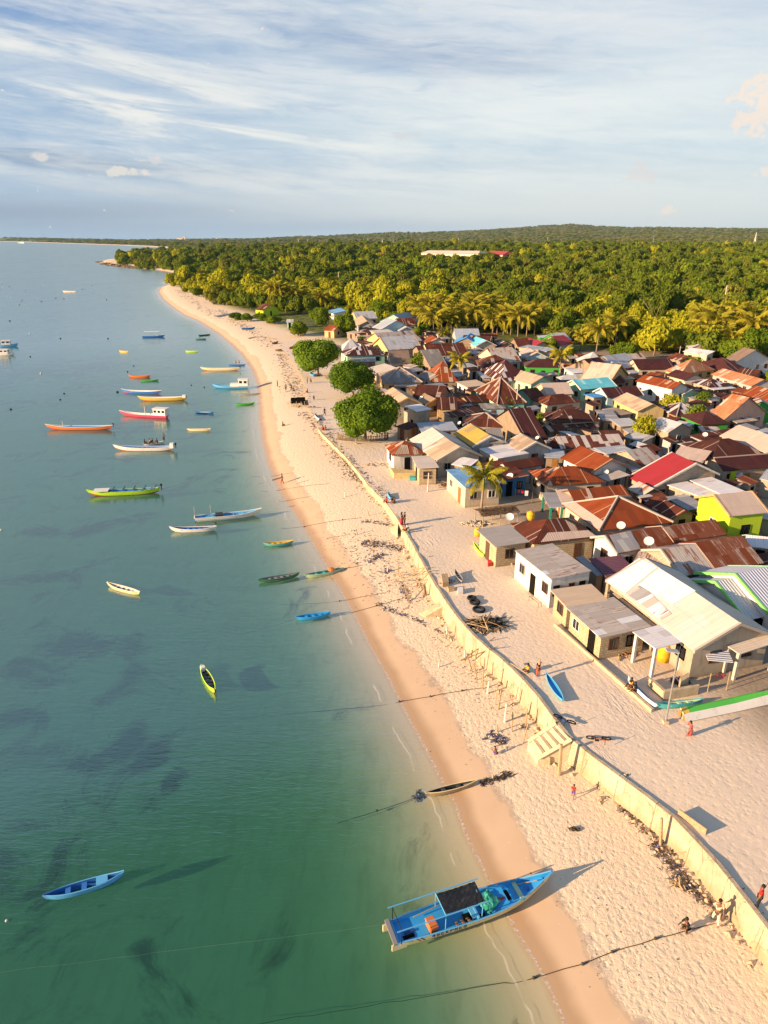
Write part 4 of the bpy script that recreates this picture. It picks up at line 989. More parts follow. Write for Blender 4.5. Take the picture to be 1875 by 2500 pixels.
def palm_mesh(seed, n=20, Lf=2.8):
    rs = random.Random(seed); mb = MB()
    for i in range(n):
        tier = i/n; frond(mb, i*2.399+rs.random()*.4, 1.15-1.25*tier+rs.uniform(-.1, .1), Lf*rs.uniform(.85, 1.1), rs, 1.0+.5*tier)
    o = mb.build('fronds', MATS['l_palm'], None); me = o.data
    at = me.attributes.new('tone', 'FLOAT', 'POINT'); at.data.foreach_set('value', np.random.RandomState(seed).rand(len(me.vertices)).astype(np.float32)); bpy.data.objects.remove(o); return me
PM = [palm_mesh(s_) for s_ in (1, 2, 3)]
PT_ = []
for s_ in (1, 2, 3):
    mb = MB(); kx, ky = (.3*s_-.6), (.25-.2*s_)
    mb.tube([(0, 0, -.3), (kx*.2, ky*.2, 2), (kx*.6, ky*.6, 4.5), (kx, ky, 7)], [.22, .15, .12, .10], 7); o = mb.build('trunk', BARKP, None, smooth=True); PT_.append((o.data, kx, ky)); bpy.data.objects.remove(o)
def palm(x, y, z, H, label, k=None, group=None, s=1.0, fan=1.4):
    k = random.randrange(3) if k is None else k
    t = empty('palm_tree', (x, y, z), random.random()*6.28, label, 'palm tree', group)
    o = bpy.data.objects.new('trunk', PT_[k][0]); COL.objects.link(o); o.parent = t; o.scale = (1, 1, H/7)
    c = bpy.data.objects.new('fronds', PM[k]); COL.objects.link(c); c.parent = t; c.location = (PT_[k][1], PT_[k][2], H); c.scale = (s, s, s*fan)
    return t
# beach trees and others one can point at: key base point, crown radius, height
def at_tree(pb, R_, H, kind, label, **kw):
    q = T(pb); R_, H = (R_*1.35, H*1.2) if kind[0] == 'd' else (R_, H); return tree(q.x, q.y, q.z, R_, H, kind, label, **kw)
at_tree('p778,918', 6.2, 9.0, 'B0', 'large round bright green beach tree, farthest of the three big ones beside the sand street')
at_tree('p862,968', 5.6, 7.4, 'B1', 'middle of the three big beach trees, with yellowish leaves on one side')
at_tree('p893,1075', 5.3, 8.2, 'B2', 'large dark green beach tree nearest the camera, with fenced base')
at_tree('m150,540', 6.0, 9, 'g2', 'dark dense tree standing by the colourful hut near the far beach')
at_tree('m470,660', 4.6, 7.5, 'n0', 'round dark green tree just left of the first village roofs')
at_tree('m345,730', 3.8, 5.5, 'n1', 'loose olive tree above the farthest big beach tree')
at_tree('m630,728', 4.6, 8.2, 'n0', 'tall rounded green tree in front of the tan striped gable')
at_tree('m860,620', 6.0, 8.5, 'n1', 'perfectly domed green tree behind the farthest row of roofs')
at_tree('m1075,762', 2.0, 4.8, 'n1', 'small upright light green tree between grey roofs')
at_tree('m1100,960', 2.2, 4.6, 'd1', 'thin feathery green tree beside the old brown roof')
at_tree('m1330,770', 1.9, 3.6, 'n0', 'small dark green shrub tree in front of the blue-grey roof',)
at_tree('m735,780', 2.4, 2.8, 'n0', 'dark low bush between silver pyramid and long roof', name='shrub', cat='shrub')
at_tree('m1010,815', 1.6, 2.4, 'n1', 'dark low bush by the purple framed windows', name='shrub', cat='shrub')
at_tree('m908,1060', 1.2, 3.4, 'n1', 'small bright round bush behind the broad sandy gable', name='shrub', cat='shrub')
at_tree('A1220,420', 2.0, 4.5, 'n0', 'light green tree right of the sky blue gable')
at_tree('r265,840', 2.8, 5, 'n1', 'dense dark round tree right of the scarlet gables')
at_tree('r405,890', 1.9, 4.2, 'n0', 'dark tree beside the tall thin palm')
at_tree('r735,890', 4.6, 5.8, 'n0', 'broad light green spreading tree above the silver roofs')
at_tree('r740,800', 7, 9.5, 'g0', 'dark green leafy tree behind the broad spreading one')
at_tree('r560,680', 7, 11, 'g1', 'very dark green tree above the two tall palms')
at_tree('r690,640', 4.6, 12, 'g2', 'dark crown rising right of the very dark tree')
at_tree('r935,850', 6.2, 9.5, 'y0', 'big round yellow-olive tree at the end of the village')
at_tree('r935,720', 3.6, 13, 'g3', 'small dark crown on visible pale branches behind the yellow-olive tree')
at_tree('r1450,900', 6.0, 7.5, 'n1', 'glossy green tree at the right edge in front of the palms')
at_tree('r1580,880', 5.2, 9.5, 'n0', 'tall glossy green tree cut by the right edge of the photo')
at_tree('r1360,870', 4.2, 6.2, 'g0', 'olive shadowed tree left of the glossy green ones')
at_tree('r1655,1040', 2.4, 3.6, 'n1', 'bright bush at the right edge beside the orange roofs', name='shrub', cat='shrub')
at_tree('r1180,960', 2.4, 3.6, 'd1', 'sparse green bush by the thin striped roofs', name='shrub', cat='shrub')
at_tree('r895,945', 1.4, 2.4, 'd1', 'tiny tree in front of the wide maroon roof')
at_tree('r1435,1035', 1.1, 2.4, 'd1', 'tiny tree against the orange and white streaked roof')
at_tree('r1020,1265', 2.2, 4.8, 'd0', 'thin yellow-leaved tree beside the plain tan gable')
at_tree('r1190,1310', 2.1, 3.8, 'd1', 'dark thin tree left of the deep green house')
at_tree('r1240,1190', 1.8, 3.2, 'd1', 'low tree between teal porch and leaning poles')
at_tree('r850,1425', 2.0, 4.8, 'd0', 'bare-branched yellow green tree in front of the brick house')
at_tree('r930,1150', 1.0, 1.6, 'n1', 'small green bush by the white house balcony', name='shrub', cat='shrub')
at_tree('E850,360', 1.9, 3.4, 'd1', 'spindly green tree in the alley behind the red-brown hips')
at_tree('E1210,350', .9, 1.3, 'n1', 'round low bush in the alley near the utility pole', name='shrub', cat='shrub')
at_tree('E1370,640', .9, 3.4, 'd1', 'narrow vine covered stem beside the small rusty lean-to')
at_tree('E1510,650', 1.2, 1.4, 'n0', 'low green bush behind the tan cross gable', name='shrub', cat='shrub')
at_tree('m150,645', 2.6, 2.8, 'n0', 'dark beach bush, rightmost of the row by the far boats', name='shrub', cat='shrub')
for i_, (pp, w_) in enumerate((('x620,420', 'first'), ('x715,430', 'second'), ('x810,425', 'third'), ('x925,450', 'fourth'))):
    at_tree(pp, 3.3, 3.4, 'n%d' % (i_ % 2), w_+' from the left in the row of low dark shrubs behind the upper beach', name='shrub', cat='shrub')
at_tree('x480,300', 4, 4, 's0', 'dusty grey-green bush where the upper beach meets the trees', name='shrub', cat='shrub')
at_tree('x1110,540', 3.4, 5, 'o0', 'olive palm-like tree left of the dark hut', )
at_tree('x690,300', 5, 7, 'o1', 'olive tree beside the far beach hut')
for i_, (px_, py_, R_, H_t) in enumerate([(455,712,3.5,5),(485,724,4,6),(520,738,4.5,7),(548,745,4.5,8),(585,752,5,9),(612,756,4.5,8),(640,758,5,9.5),(668,760,4.5,9),(698,764,5,9),(728,766,4.5,8),(757,768,4.5,8.5),(500,716,5,8),(540,730,6,9),(600,738,6,10)]):
    q_ = T((px_, py_)); tree(q_.x, q_.y, q_.z, R_, H_t, ['g0', 'g2', 'o0', 'g1', 'g3'][i_ % 5], 'dark bushy tree in the row where the upper beach meets the forest', group='row of trees along the upper beach')
# palms: base point (photo key), height
def at_palm(pb, ptop, label, k=None, group=None, s=1.0):
    q = T(pb); best = 6
    px = K2(ptop)[1]
    rr_ = math.hypot(q.x, q.y); dy = -(px-1250)/FP
    # height whose top falls on the given row
    yy = q.y; best = min((abs((PT_row(yy, z_)-px)), z_) for z_ in np.arange(2, 16, .25))[1]
    return palm(q.x, q.y, q.z, max(best-q.z, 2.5), label, k, group, s)
def PT_row(yy, z_):
    a = math.atan2(CZ-z_, yy); return 1250+FP*math.tan(a-PT)
at_palm('n912,820', 'n900,540', 'leaning coconut palm on the sand beside the light blue roofed house', 1, s=1.0)
at_palm('B110,1190', 'B120,880', 'bright coconut palm among roofs, behind the big grey hip', 0, s=1.0)
at_palm('A1440,490', 'A1440,380', 'small golden palm by the orange-brown gable with porch', 2, s=.8)
at_palm('A1130,310', 'A1120,210', 'dull green palm right of the sky blue gable', 1, s=.9)
at_palm('C360,740', 'C345,500', 'first of the golden palms left of the two tall ones, over silver roofs', 0, s=1.0)
at_palm('C610,760', 'C690,410', 'taller golden palm with hanging dry fronds over the silver roofs', 1, s=1.75)
at_palm('C890,760', 'C880,330', 'tallest golden palm of the centre, wide horizontal fronds', 2, s=1.75)
at_palm('C40,1230', 'C90,800', 'tall thin golden palm standing among roofs near the green house', 0, s=1.0)
at_palm('D210,640', 'D210,450', 'dark palm half in shade left of the bright cluster on the right', 1, s=1.2)
at_palm('m520,650', 'm530,600', 'small dark palm between domed tree and first roofs', 0, s=.8)
at_palm('m680,570', 'm685,490', 'lone golden palm behind the farthest roofs', 2, s=1.3)
gl = 'golden coconut palm in the dense grove behind the village roofs'
for a in [(1105,650,560),(1160,650,520),(1215,640,540),(1270,650,570),(1330,660,560),(1385,640,545),(1440,690,560),(1500,680,600),(1560,700,620),(1610,660,560),(1655,690,580),(1235,680,600),(1470,650,520),(1530,640,540),(1190,700,610),(1350,690,610),(1085,640,520),(1140,680,580),(1255,620,500),(1300,690,600),(1410,660,520),(1450,640,500),(1510,640,500),(1550,650,530),(1590,690,600),(1630,700,610)]:
    at_palm('m%d,%d' % (a[0], a[1]+20), 'm%d,%d' % (a[0], a[2]), gl, group='palms of the grove behind the village', s=1.75)
for a in [(30,690,620),(75,700,590),(130,700,600),(180,690,560),(20,640,560)]:
    at_palm('r%d,%d' % (a[0], a[1]+30), 'r%d,%d' % (a[0], a[2]), gl, group='palms of the grove behind the village', s=1.75)
gl2 = 'yellow coconut palm in the bright cluster at the right end of the village'
for a in [(1230,760,640),(1290,790,620),(1340,800,680),(1390,800,700),(1430,790,640),(1480,800,660),(1510,760,600),(1560,780,700),(1620,760,680),(1270,740,600),(1650,780,720),(1210,770,600),(1250,800,680),(1310,760,580),(1370,770,600),(1420,760,570),(1460,770,590),(1540,810,640),(1590,800,640),(1320,820,720),(1400,830,740)]:
    at_palm('r%d,%d' % (a[0], a[1]+30), 'r%d,%d' % (a[0], a[2]), gl2, group='palms at the right end of the village', s=1.8)
gl3 = 'pale dusty palm in the far grove behind the beach huts'
for a in [(170,560,420),(215,560,430),(310,560,450),(360,555,470),(480,570,480),(270,540,440)]:
    at_palm('m%d,%d' % (a[0], a[1]), 'm%d,%d' % (a[0], a[2]), gl3, group='palms of the far grove', s=1.8)
# forest: rows behind the village, single trees near, one mass beyond
EDGE = [(380,690),(430,702),(520,742),(560,748),(640,752),(700,762),(800,766),(900,782),(1000,800),(1100,806),(1200,812),(1300,822),(1400,842),(1480,856),(1560,868),(1620,868),(1700,876),(1770,900),(1875,960),(2100,1050)]
ex = np.array([P(a, c).x/P(a, c).y for a, c in EDGE]); ey = np.array([P(a, c).y for a, c in EDGE])
rs = np.random.RandomState(5)
pts = []
yv = 150.0
while yv < 1500:
    stp = 4.5+yv*.0046
    xs = np.arange(-.36*yv, .72*yv, stp); xs = xs+rs.uniform(-.45, .45, len(xs))*stp; yy = yv+rs.uniform(-.45, .45, len(xs))*stp
    pts.append(np.stack([xs, yy], 1)); yv += stp
pts = np.vstack(pts); dd = sdist(pts)
rt = pts[:, 0]/pts[:, 1]
ok = (dd > np.where(pts[:, 1] < 225, 44, np.where(pts[:, 1] > 600, 3, np.where(pts[:, 1] > 430, 9, 20)))+vnoise(pts[:, 0], pts[:, 1], .03)*6) & (pts[:, 1] > np.interp(rt, ex, ey)+4) & (pts[:, 1] > 190)
hq = P(470, 690); 
for cx_, cy_, rd in ((P(700, 768).x, P(700, 768).y, 22), (P(1095, 619, 16).x, P(1095, 619, 16).y, 52)):
    ok &= np.hypot(pts[:, 0]-cx_, pts[:, 1]-cy_) > rd
pts = pts[ok]; dd = dd[ok]; order = np.argsort(np.hypot(pts[:, 0], pts[:, 1])); pts = pts[order]; dd = dd[order]
zz = height(pts[:, 0], pts[:, 1], dd)
NEAR = 225
kinds_near = 0
for i in range(NEAR):
    x, y = pts[i]; rel = y-float(np.interp(x/y, ex, ey)); u = rs.rand(); vn = float(vnoise(np.array([x]), np.array([y]), .035, 9)[0])
    if 6 < rel < 90 and vn+u*.6 > .05: k = 'y%d' % rs.randint(3); lb = 'feathery yellow-green tree in the sunlit belt behind the palms'; gp = 'yellow trees behind the village'; R_ = rs.uniform(3.6, 5.4); Hh = rs.uniform(6, 9.5)
    elif u < .5: k = 'g%d' % rs.randint(4); lb = 'dark green bushy tree at the near edge of the forest'; gp = 'dark trees at the forest edge'; R_ = rs.uniform(3.4, 5.2); Hh = rs.uniform(5, 8)
    else: k = 'o%d' % rs.randint(2) if u < .75 else 'r%d' % rs.randint(2); lb = 'olive green bushy tree at the near edge of the forest'; gp = 'olive trees at the forest edge'; R_ = rs.uniform(3.2, 5.0); Hh = rs.uniform(4.5, 7)
    tree(x, y, zz[i], R_, Hh, k, lb, group=gp)
def scatter(name, P3, scl, idx_, protos):
    cl = bpy.data.collections.new(name+'_sources')
    for j, pm in enumerate(protos):
        o = bpy.data.objects.new('src_%02d' % j, pm); cl.objects.link(o)
    me = bpy.data.meshes.new(name); me.from_pydata([tuple(p) for p in P3], [], [])
    a = me.attributes.new('scl', 'FLOAT_VECTOR', 'POINT'); a.data.foreach_set('vector', np.asarray(scl, np.float32).ravel())
    a = me.attributes.new('idx', 'INT', 'POINT'); a.data.foreach_set('value', np.asarray(idx_, np.int32))
    a = me.attributes.new('rz', 'FLOAT_VECTOR', 'POINT'); rv = np.zeros((len(P3), 3), np.float32); rv[:, 2] = rs.rand(len(P3))*6.28; a.data.foreach_set('vector', rv.ravel())
    o = bpy.data.objects.new(name, me); COL.objects.link(o)
    ng = bpy.data.node_groups.new(name, 'GeometryNodeTree')
    ng.interface.new_socket('Geometry', in_out='INPUT', socket_type='NodeSocketGeometry'); ng.interface.new_socket('Geometry', in_out='OUTPUT', socket_type='NodeSocketGeometry')
    N, L = ng.nodes, ng.links; gi = N.new('NodeGroupInput'); go = N.new('NodeGroupOutput'); ip = N.new('GeometryNodeInstanceOnPoints'); ci = N.new('GeometryNodeCollectionInfo')
    ci.inputs['Collection'].default_value = cl; ci.inputs['Separate Children'].default_value = True; ci.inputs['Reset Children'].default_value = True
    def na(n_, t_): q = N.new('GeometryNodeInputNamedAttribute'); q.data_type = t_; q.inputs['Name'].default_value = n_; return q.outputs['Attribute']
    L.new(gi.outputs[0], ip.inputs['Points']); L.new(ci.outputs[0], ip.inputs['Instance']); ip.inputs['Pick Instance'].default_value = True
    L.new(na('idx', 'INT'), ip.inputs['Instance Index']); L.new(na('scl', 'FLOAT_VECTOR'), ip.inputs['Scale']); L.new(na('rz', 'FLOAT_VECTOR'), ip.inputs['Rotation']); L.new(ip.outputs[0], go.inputs[0])
    md = o.modifiers.new('scatter', 'NODES'); md.node_group = ng
    return o
fp_, fz = pts[NEAR:], zz[NEAR:]
nf = len(fp_); sc1 = (2.1+rs.rand(nf)**3*4.6)*(1+fp_[:, 1]/2600); vn = vnoise(fp_[:, 0], fp_[:, 1], .022, 9)
relf = fp_[:, 1]-np.interp(fp_[:, 0]/fp_[:, 1], ex, ey)
protos = [CR['g0'], CR['g1'], CR['g2'], CR['g3'], CR['o0'], CR['o1'], CR['r0'], CR['r1'], CR['y0'], CR['y1'], CR['s0']]
ids = np.where(rs.rand(nf)*1.2+vn*.7 > .75, rs.randint(4, 8, nf), rs.randint(0, 4, nf))
ids = np.where((relf < 100) & (vn+rs.rand(nf)*.6 > .1), rs.randint(8, 10, nf), ids)
ids = np.where(rs.rand(nf) < .05, 8, ids)
ju = rs.uniform(-1, 1, (nf, 2))*3.0; su = rs.uniform(1.6, 2.6, nf)*(1+fp_[:, 1]/2600); iu_ = rs.choice([0, 1, 4, 5, 6, 7, 10], nf)
fall = np.vstack([np.column_stack([fp_, fz+sc1*.12]), np.column_stack([fp_+ju, fz+.2])]); sall = np.vstack([np.column_stack([sc1, sc1, sc1*rs.uniform(.8, 1.7, nf)]), np.column_stack([su, su, su*1.1])]); ids = np.concatenate([ids, iu_])
o = scatter('forest', fall, sall, ids, protos) if True else scatter('forest', np.column_stack([fp_, fz+sc1*.12]), np.column_stack([sc1, sc1, sc1*rs.uniform(.8, 1.7, nf)]), ids, protos); tag(o, 'dense low green forest stretching from the village to the hills', 'forest', kind='stuff')
pts = []; yv = 1480.0
while yv < 6700:
    stp = 13+yv*.0045
    xs = np.arange(-.68*yv, .68*yv, stp); xs = xs+rs.uniform(-.45, .45, len(xs))*stp; yy = yv+rs.uniform(-.45, .45, len(xs))*stp
    pts.append(np.stack([xs, yy], 1)); yv += stp
pts = np.vstack(pts); dd = sdist(pts); ok = dd > 25; pts = pts[ok]; dd = dd[ok]
hz2 = height(pts[:, 0], pts[:, 1], dd); nf = len(pts); s2 = rs.uniform(5, 12, nf)*(.8+pts[:, 1]/9000); vn = vnoise(pts[:, 0], pts[:, 1], .008, 19)
keep = rs.rand(nf) < np.clip(.55+vn*.5, .25, 1); 
ids = np.where(rs.rand(nf)+vn*.4 > .6, rs.randint(2, 4, nf), rs.randint(0, 2, nf))
farp = [CR['f0'], CR['g1'], CR['f0'], CR['o0']]
o = scatter('far_forest', np.column_stack([pts, hz2])[keep], np.column_stack([s2, s2, s2*.55])[keep], ids[keep], farp); tag(o, 'far wooded plain and hillside below the horizon', 'forest', kind='stuff')
# ---------------------------------------------------------------- sea wall and things along it
wallmat, b = newmat('sea_wall_plaster'); ps = b.pos(); n = b.noise(ps, .7, 6, .7)
c = b.mix(b.sm(n, .3, .7), (.35, .285, .20), (.51, .43, .31)); st = b.noise(b.xyz(b.sep(ps)[0]*1.5+b.sep(ps)[1]*1.5, 0, b.sep(ps)[2]*.5), 1.2, 6, .75)
c = b.mix(b.sm(st, .56, .74)*.75, c, (.30, .20, .11)); c = b.mix(b.sm(b.sep(ps)[2]+(n-.5)*1.4, 1.6, .6)*.45, c, (.34, .24, .13))
uu, vv, _ = b.sep(b.uv()); jn = b.sm(((uu/2.7).m('FRACT')-.5).m('ABSOLUTE'), .485, .497)*b.sm(b.noise(ps, .9, 2), .35, .5)
c = b.mix(jn*.7, c, (.20, .14, .08)); drip = b.noise(b.xyz(uu*2.2, vv*.25, 0), 1.3, 5, .7)
c = b.mix(b.sm(drip, .50, .70)*.55, c, (.30, .23, .14)); crk = b.vor(b.xyz(uu*.7+n*.8, vv+n*.9, 0), 1.1, 'DISTANCE_TO_EDGE'); c = b.mix(b.sm(crk, .025, .0)*.6, c, (.18, .12, .07))
b.out(b.prin(c, .9, b.bump(n*1.2+b.noise(ps, 5, 5, .75)*.7-jn*.5, .8, .06), spec=.1))
root = empty('sea_wall', (WALL[8].x, WALL[8].y, 0), 0, 'long yellowish plastered sea wall between the beach and the sand street', 'sea wall')
wl = []
for a_, c_ in zip(WALL[:-1], WALL[1:]):
    k = max(1, int((c_-a_).length/1.2))
    for j in range(k): wl.append(a_.lerp(c_, j/k))
wl.append(WALL[-1]); wl = [p for p in wl if p.y < 118]; rr = random.Random(4)
vs, fs = [], []
for i, p in enumerate(wl):
    t = (wl[min(i+1, len(wl)-1)]-wl[max(i-1, 0)]).normalized(); nn = Vector((t.y, -t.x, 0)); nn = nn if nn.x < 0 else -nn
    far_ = min(1, max(0, (p.y-55)/70)); zt = GZ+.11+rr.uniform(-.05, .05)-far_*.36
    lean = .30
    zt += math.sin(p.y*1.7)*.03
    for off, z_ in ((lean, -.2), (.06, zt), (-.18, zt+.01), (-.18, -.2)):
        q = p+nn*off; vs.append((q.x-WALL[8].x, q.y-WALL[8].y, z_))
k = len(wl)
fs = [(i*4+j, i*4+(j+1) % 4, (i+1)*4+(j+1) % 4, (i+1)*4+j) for i in range(k-1) for j in range(4)]+[(0, 1, 2, 3), ((k-1)*4+3, (k-1)*4+2, (k-1)*4+1, (k-1)*4)]
al = [0.0]
for i in range(1, k): al.append(al[-1]+(wl[i]-wl[i-1]).length)
wuv = [[(al[i], j*.8), (al[i], j*.8+.8), (al[i+1], j*.8+.8), (al[i+1], j*.8)] for i in range(k-1) for j in range(4)]+[[(0, 0)]*4]*2
mb = MB(); mb.add(vs, fs, 0, wuv); mb.build('wall', wallmat, root, recalc=True)
CONC = plain('pale_concrete', (.62, .50, .34), .9, .1); CONC2 = plain('rough_concrete', (.52, .42, .28), .9, .1, bs=.4)
# slipway with ribs
def slab_at(name, corners, ztop, zbot, m_, label, cat, extra=None):
    cs = [U(q, z_) for q, z_ in zip(corners, ztop)]; o_ = cs[0].copy(); o_.z = 0; rt_ = empty(name, o_, 0, label, cat)
    mb = MB(); v_ = [c_-o_ for c_ in cs]+[Vector(((c_-o_).x, (c_-o_).y, zbot)) for c_ in cs]
    mb.add(v_, [(0, 1, 2, 3), (7, 6, 5, 4)]+[(i, i+4, (i+1) % 4+4, (i+1) % 4) for i in range(4)]); mb.build('slab', m_, rt_, recalc=True)
    return rt_, o_, cs
rt_, o_, cs = slab_at('slipway', ['t1250,1150','t1500,985','t1640,1130','t1340,1300'], [1.1, GZ+.12, GZ+.12, 1.0], .1, CONC, 'sloping concrete slipway with cross ribs against the sea wall', 'slipway')
for f in (.18, .40, .62, .84):
    a_ = cs[0].lerp(cs[1], f); c_ = cs[3].lerp(cs[2], f); mb = MB(); d_ = (c_-a_)
    mb.box((a_+c_)/2-o_+Vector((0, 0, .07)), (d_.length*.86, .22, .12), 0, mat=Matrix.Rotation(math.atan2(d_.y, d_.x), 3, 'Z')); mb.build('rib', CONC, rt_)
for f, g_ in ((0, 1), (3, 2)):
    a_, c_ = cs[f], cs[g_]; mb = MB(); mb.tube([a_-o_+Vector((0, 0, .06)), c_-o_+Vector((0, 0, .06))], .16, 4); mb.build('kerb', CONC, rt_)
slab_at('groyne', ['d1170,1095','d1345,1000','d1352,1040','d1215,1120'], [.75, 1.9, 1.9, .75], 0, CONC2, 'rough stone buttress sloping from the sea wall, nearer of the two', 'buttress')
slab_at('groyne', ['d930,550','d1030,490','d1025,540','d950,552'], [.7, 2.1, 2.0, .7], 0, CONC2, 'small triangular ramp at the sea wall below the standing group', 'buttress')
slab_at('kerb', ['q420,405','q428,405','q1000,900','q985,905'], [GZ+.28]*4, GZ-.1, CONC2, 'long low concrete kerb along the yellow house and the yard', 'kerb')
# upright board on the street and planks
def bar3(name, a_, c_, wd, m_, label, cat, group=None, n=6):
    a_ = Vector(a_); c_ = Vector(c_); mb = MB(); d_ = c_-a_; mb.tube([Vector((0, 0, 0)), d_*.5+Vector((0, 0, d_.length*.004)), d_], [wd, wd*.9, wd*.8], n)
    o = mb.build(name, m_); o.location = a_; return tag(o, label, cat, group)
def plank(name, a_, c_, h_, th, m_, label, cat):
    d_ = c_-a_; mb = MB(); mb.box((d_.length/2, 0, h_/2), (d_.length, th, h_)); o = mb.build(name, m_); o.location = a_; o.rotation_euler = (0, 0, math.atan2(d_.y, d_.x)); return tag(o, label, cat)
plank('board', U('s1050,245'), U('s1238,382'), .42, .06, DRIFT, 'long upright board standing on the sand street behind the wall, casting a wide shadow', 'board')
# posts on the beach: foot, top row (photo px of zooms), material, label
def post_at(pf, pt, wd, m_, label, name='post', cat='post', group=None, z=None):
    q = T(pf); top = K2(pt); best = None
    for k_ in range(1, 220):
        z_ = q.z+k_*.04; u_ = P(top[0], top[1], z_); e_ = (u_.x-q.x)**2*.3+(u_.y-q.y)**2
        if best is None or e_ < best[0]: best = (e_, u_)
    return bar3(name, q-Vector((0, 0, .2)), best[1], wd, m_, label, cat, group)
post_at('t1530,1445', 't1550,1170', .13, DRIFT, 'thick yellow wooden post standing by the slipway')
post_at('s935,455', 's942,270', .10, DRIFT, 'dark wooden post in front of the wall near the bottom right')
post_at('s590,115', 's615,0', .07, DRIFT, 'slim leaning post against the wall, above the child in red')
gp = 'poles standing on the beach in front of the sea wall'
lb_ = 'thin weathered wooden pole on the beach in front of the sea wall'
WP = 'white painted pole on the beach in front of the sea wall'
WPM = plain('white_pole', (.66, .62, .55))
for f_, t_, w_, wh in [('t885,712','t900,600',.08,1),('t980,855','t1008,680',.07,0),('t955,815','t975,655',.035,0),('t1040,970','t1058,800',.08,1),('t1110,940','t1112,880',.06,0),('t1105,1055','t1110,950',.05,0),
  ('t840,670','t850,490',.06,0),('t755,520','t710,390',.06,0),('t795,590','t765,435',.05,0),('t1235,1000','t1242,850',.06,0),('t1200,1160','t1250,985',.05,0),('t525,215','t515,105',.08,1),('t508,220','t508,180',.07,0),
  ('t450,475','t445,435',.06,1),('t975,1060','t975,1000',.06,0),('t685,400','t680,320',.09,1),('t1445,1355','t1448,1285',.07,0),('t780,360','t782,290',.04,0),('t850,470','t862,400',.05,0),('t1155,870','t1160,835',.03,0),
  ('d757,568','d745,530',.07,0),('d850,640','d843,585',.06,0),('d862,720','d850,600',.03,0),('d1060,690','d1062,590',.04,0),('d1035,850','d1025,740',.05,0),('d1105,1015','d1070,900',.06,0),('d1155,920','d1158,830',.035,0),
  ('d1215,980','d1195,900',.08,0),('d1220,975','d1208,905',.08,0),('d1070,700','d1068,660',.07,1),('d955,820','d957,785',.07,1),('d835,440','d825,410',.05,0),('d670,315','d668,280',.07,1),('d545,25','d540,0',.05,0)]:
    post_at(f_, t_, w_, WPM if wh else DRIFT, WP if wh else lb_, group=('white '+gp) if wh else gp)
gp2 = 'loose poles lying against the sea wall'
for i_, (a_, c_, za, zc) in enumerate([('d1010,832','d1235,785',1.2,2.6),('d1020,838','d1262,808',1.2,2.6),('d945,880','d1258,825',1.1,2.6),('d1075,915','d1240,865',1.0,2.0),('d1040,828','d1108,1000',2.0,.8)]):
    bar3('pole', U(a_, za), U(c_, zc), .045, DRIFT, 'long thin pole propped from the beach onto the sea wall among driftwood', 'pole', gp2)
gp3 = 'crossed poles propped on the wall'
bar3('pole', U('t645,418', .9), U('t955,205', 2.7), .05, WOOD, 'steeper of the two crossed poles resting on the sea wall', 'pole', gp3)
bar3('pole', U('t645,412', .9), U('t980,290', 2.7), .05, WOOD, 'flatter of the two crossed poles resting on the sea wall', 'pole', gp3)
bar3('pole', U('t1095,440', 2.75), U('t1275,560', 2.6), .05, DRIFT, 'thin pole lying on the wall top near the seated woman', 'pole')
def heap(name, ctr, rx, ry, n_, L_, m_list, label, cat, seed, zt=.5, w_=.04, rz=0, k2=None):
    q = T(ctr) if isinstance(ctr, str) else ctr; rr = random.Random(seed); root = empty(name, q, rz, label, cat)
    mbs = [MB() for _ in m_list]
    for i in range(n_):
        a = rr.random()*6.28; d_ = math.sqrt(rr.random()); x, y = math.cos(a)*d_*rx, math.sin(a)*d_*ry; z_ = zt*(1-d_)*rr.random()+w_; l_ = L_*rr.uniform(.4, 1)
        th = rr.gauss(.4, .9) if k2 is None else rr.random()*6.28; e = rr.uniform(-.18, .18)
        dv = Vector((math.cos(th)*l_/2, math.sin(th)*l_/2, e*l_/2)); mbs[rr.randrange(len(mbs))].tube([Vector((x, y, z_))-dv, Vector((x, y, z_))+dv*.1+Vector((0, 0, .02)), Vector((x, y, z_))+dv], w_*rr.uniform(.5, 1.3), 4)
    for mb_, m_ in zip(mbs, m_list):
        if mb_.v: tag(mb_.build('sticks', m_, root), kind='stuff')
    return root
heap('driftwood_pile', 't880,100', 1.5, 1.1, 90, 2.4, [WOOD, DRIFT, DARK], 'big tangled heap of poles and driftwood on the wall top', 'driftwood pile', 3, .7)
heap('driftwood_pile', 'n1290,600', .1, .1, 1, .2, [WOOD], 'stray stick near the light blue roofed house', 'stick', 4)
heap('driftwood_pile', 'n620,610', 1.3, .5, 40, 2.2, [WOOD, DRIFT], 'stack of poles leaning by the light blue roofed house', 'driftwood pile', 5, .5, rz=-1.0)
heap('driftwood_pile', 'n110,450', 2.2, 1.0, 14, 2.6, [DRIFT], 'sparse pale sticks lying on sand beside the patched hip house', 'driftwood pile', 6, .3)
heap('driftwood_pile', 'q830,590', .9, .5, 24, 1.6, [DRIFT, DOORB], 'stack of planks and timber outside the tan wooden door', 'plank pile', 7, .5)
heap('driftwood_pile', 'd1240,720', .1, .1, 1, .3, [WOOD], 'small stick near the middle of the sea wall', 'stick', 8)
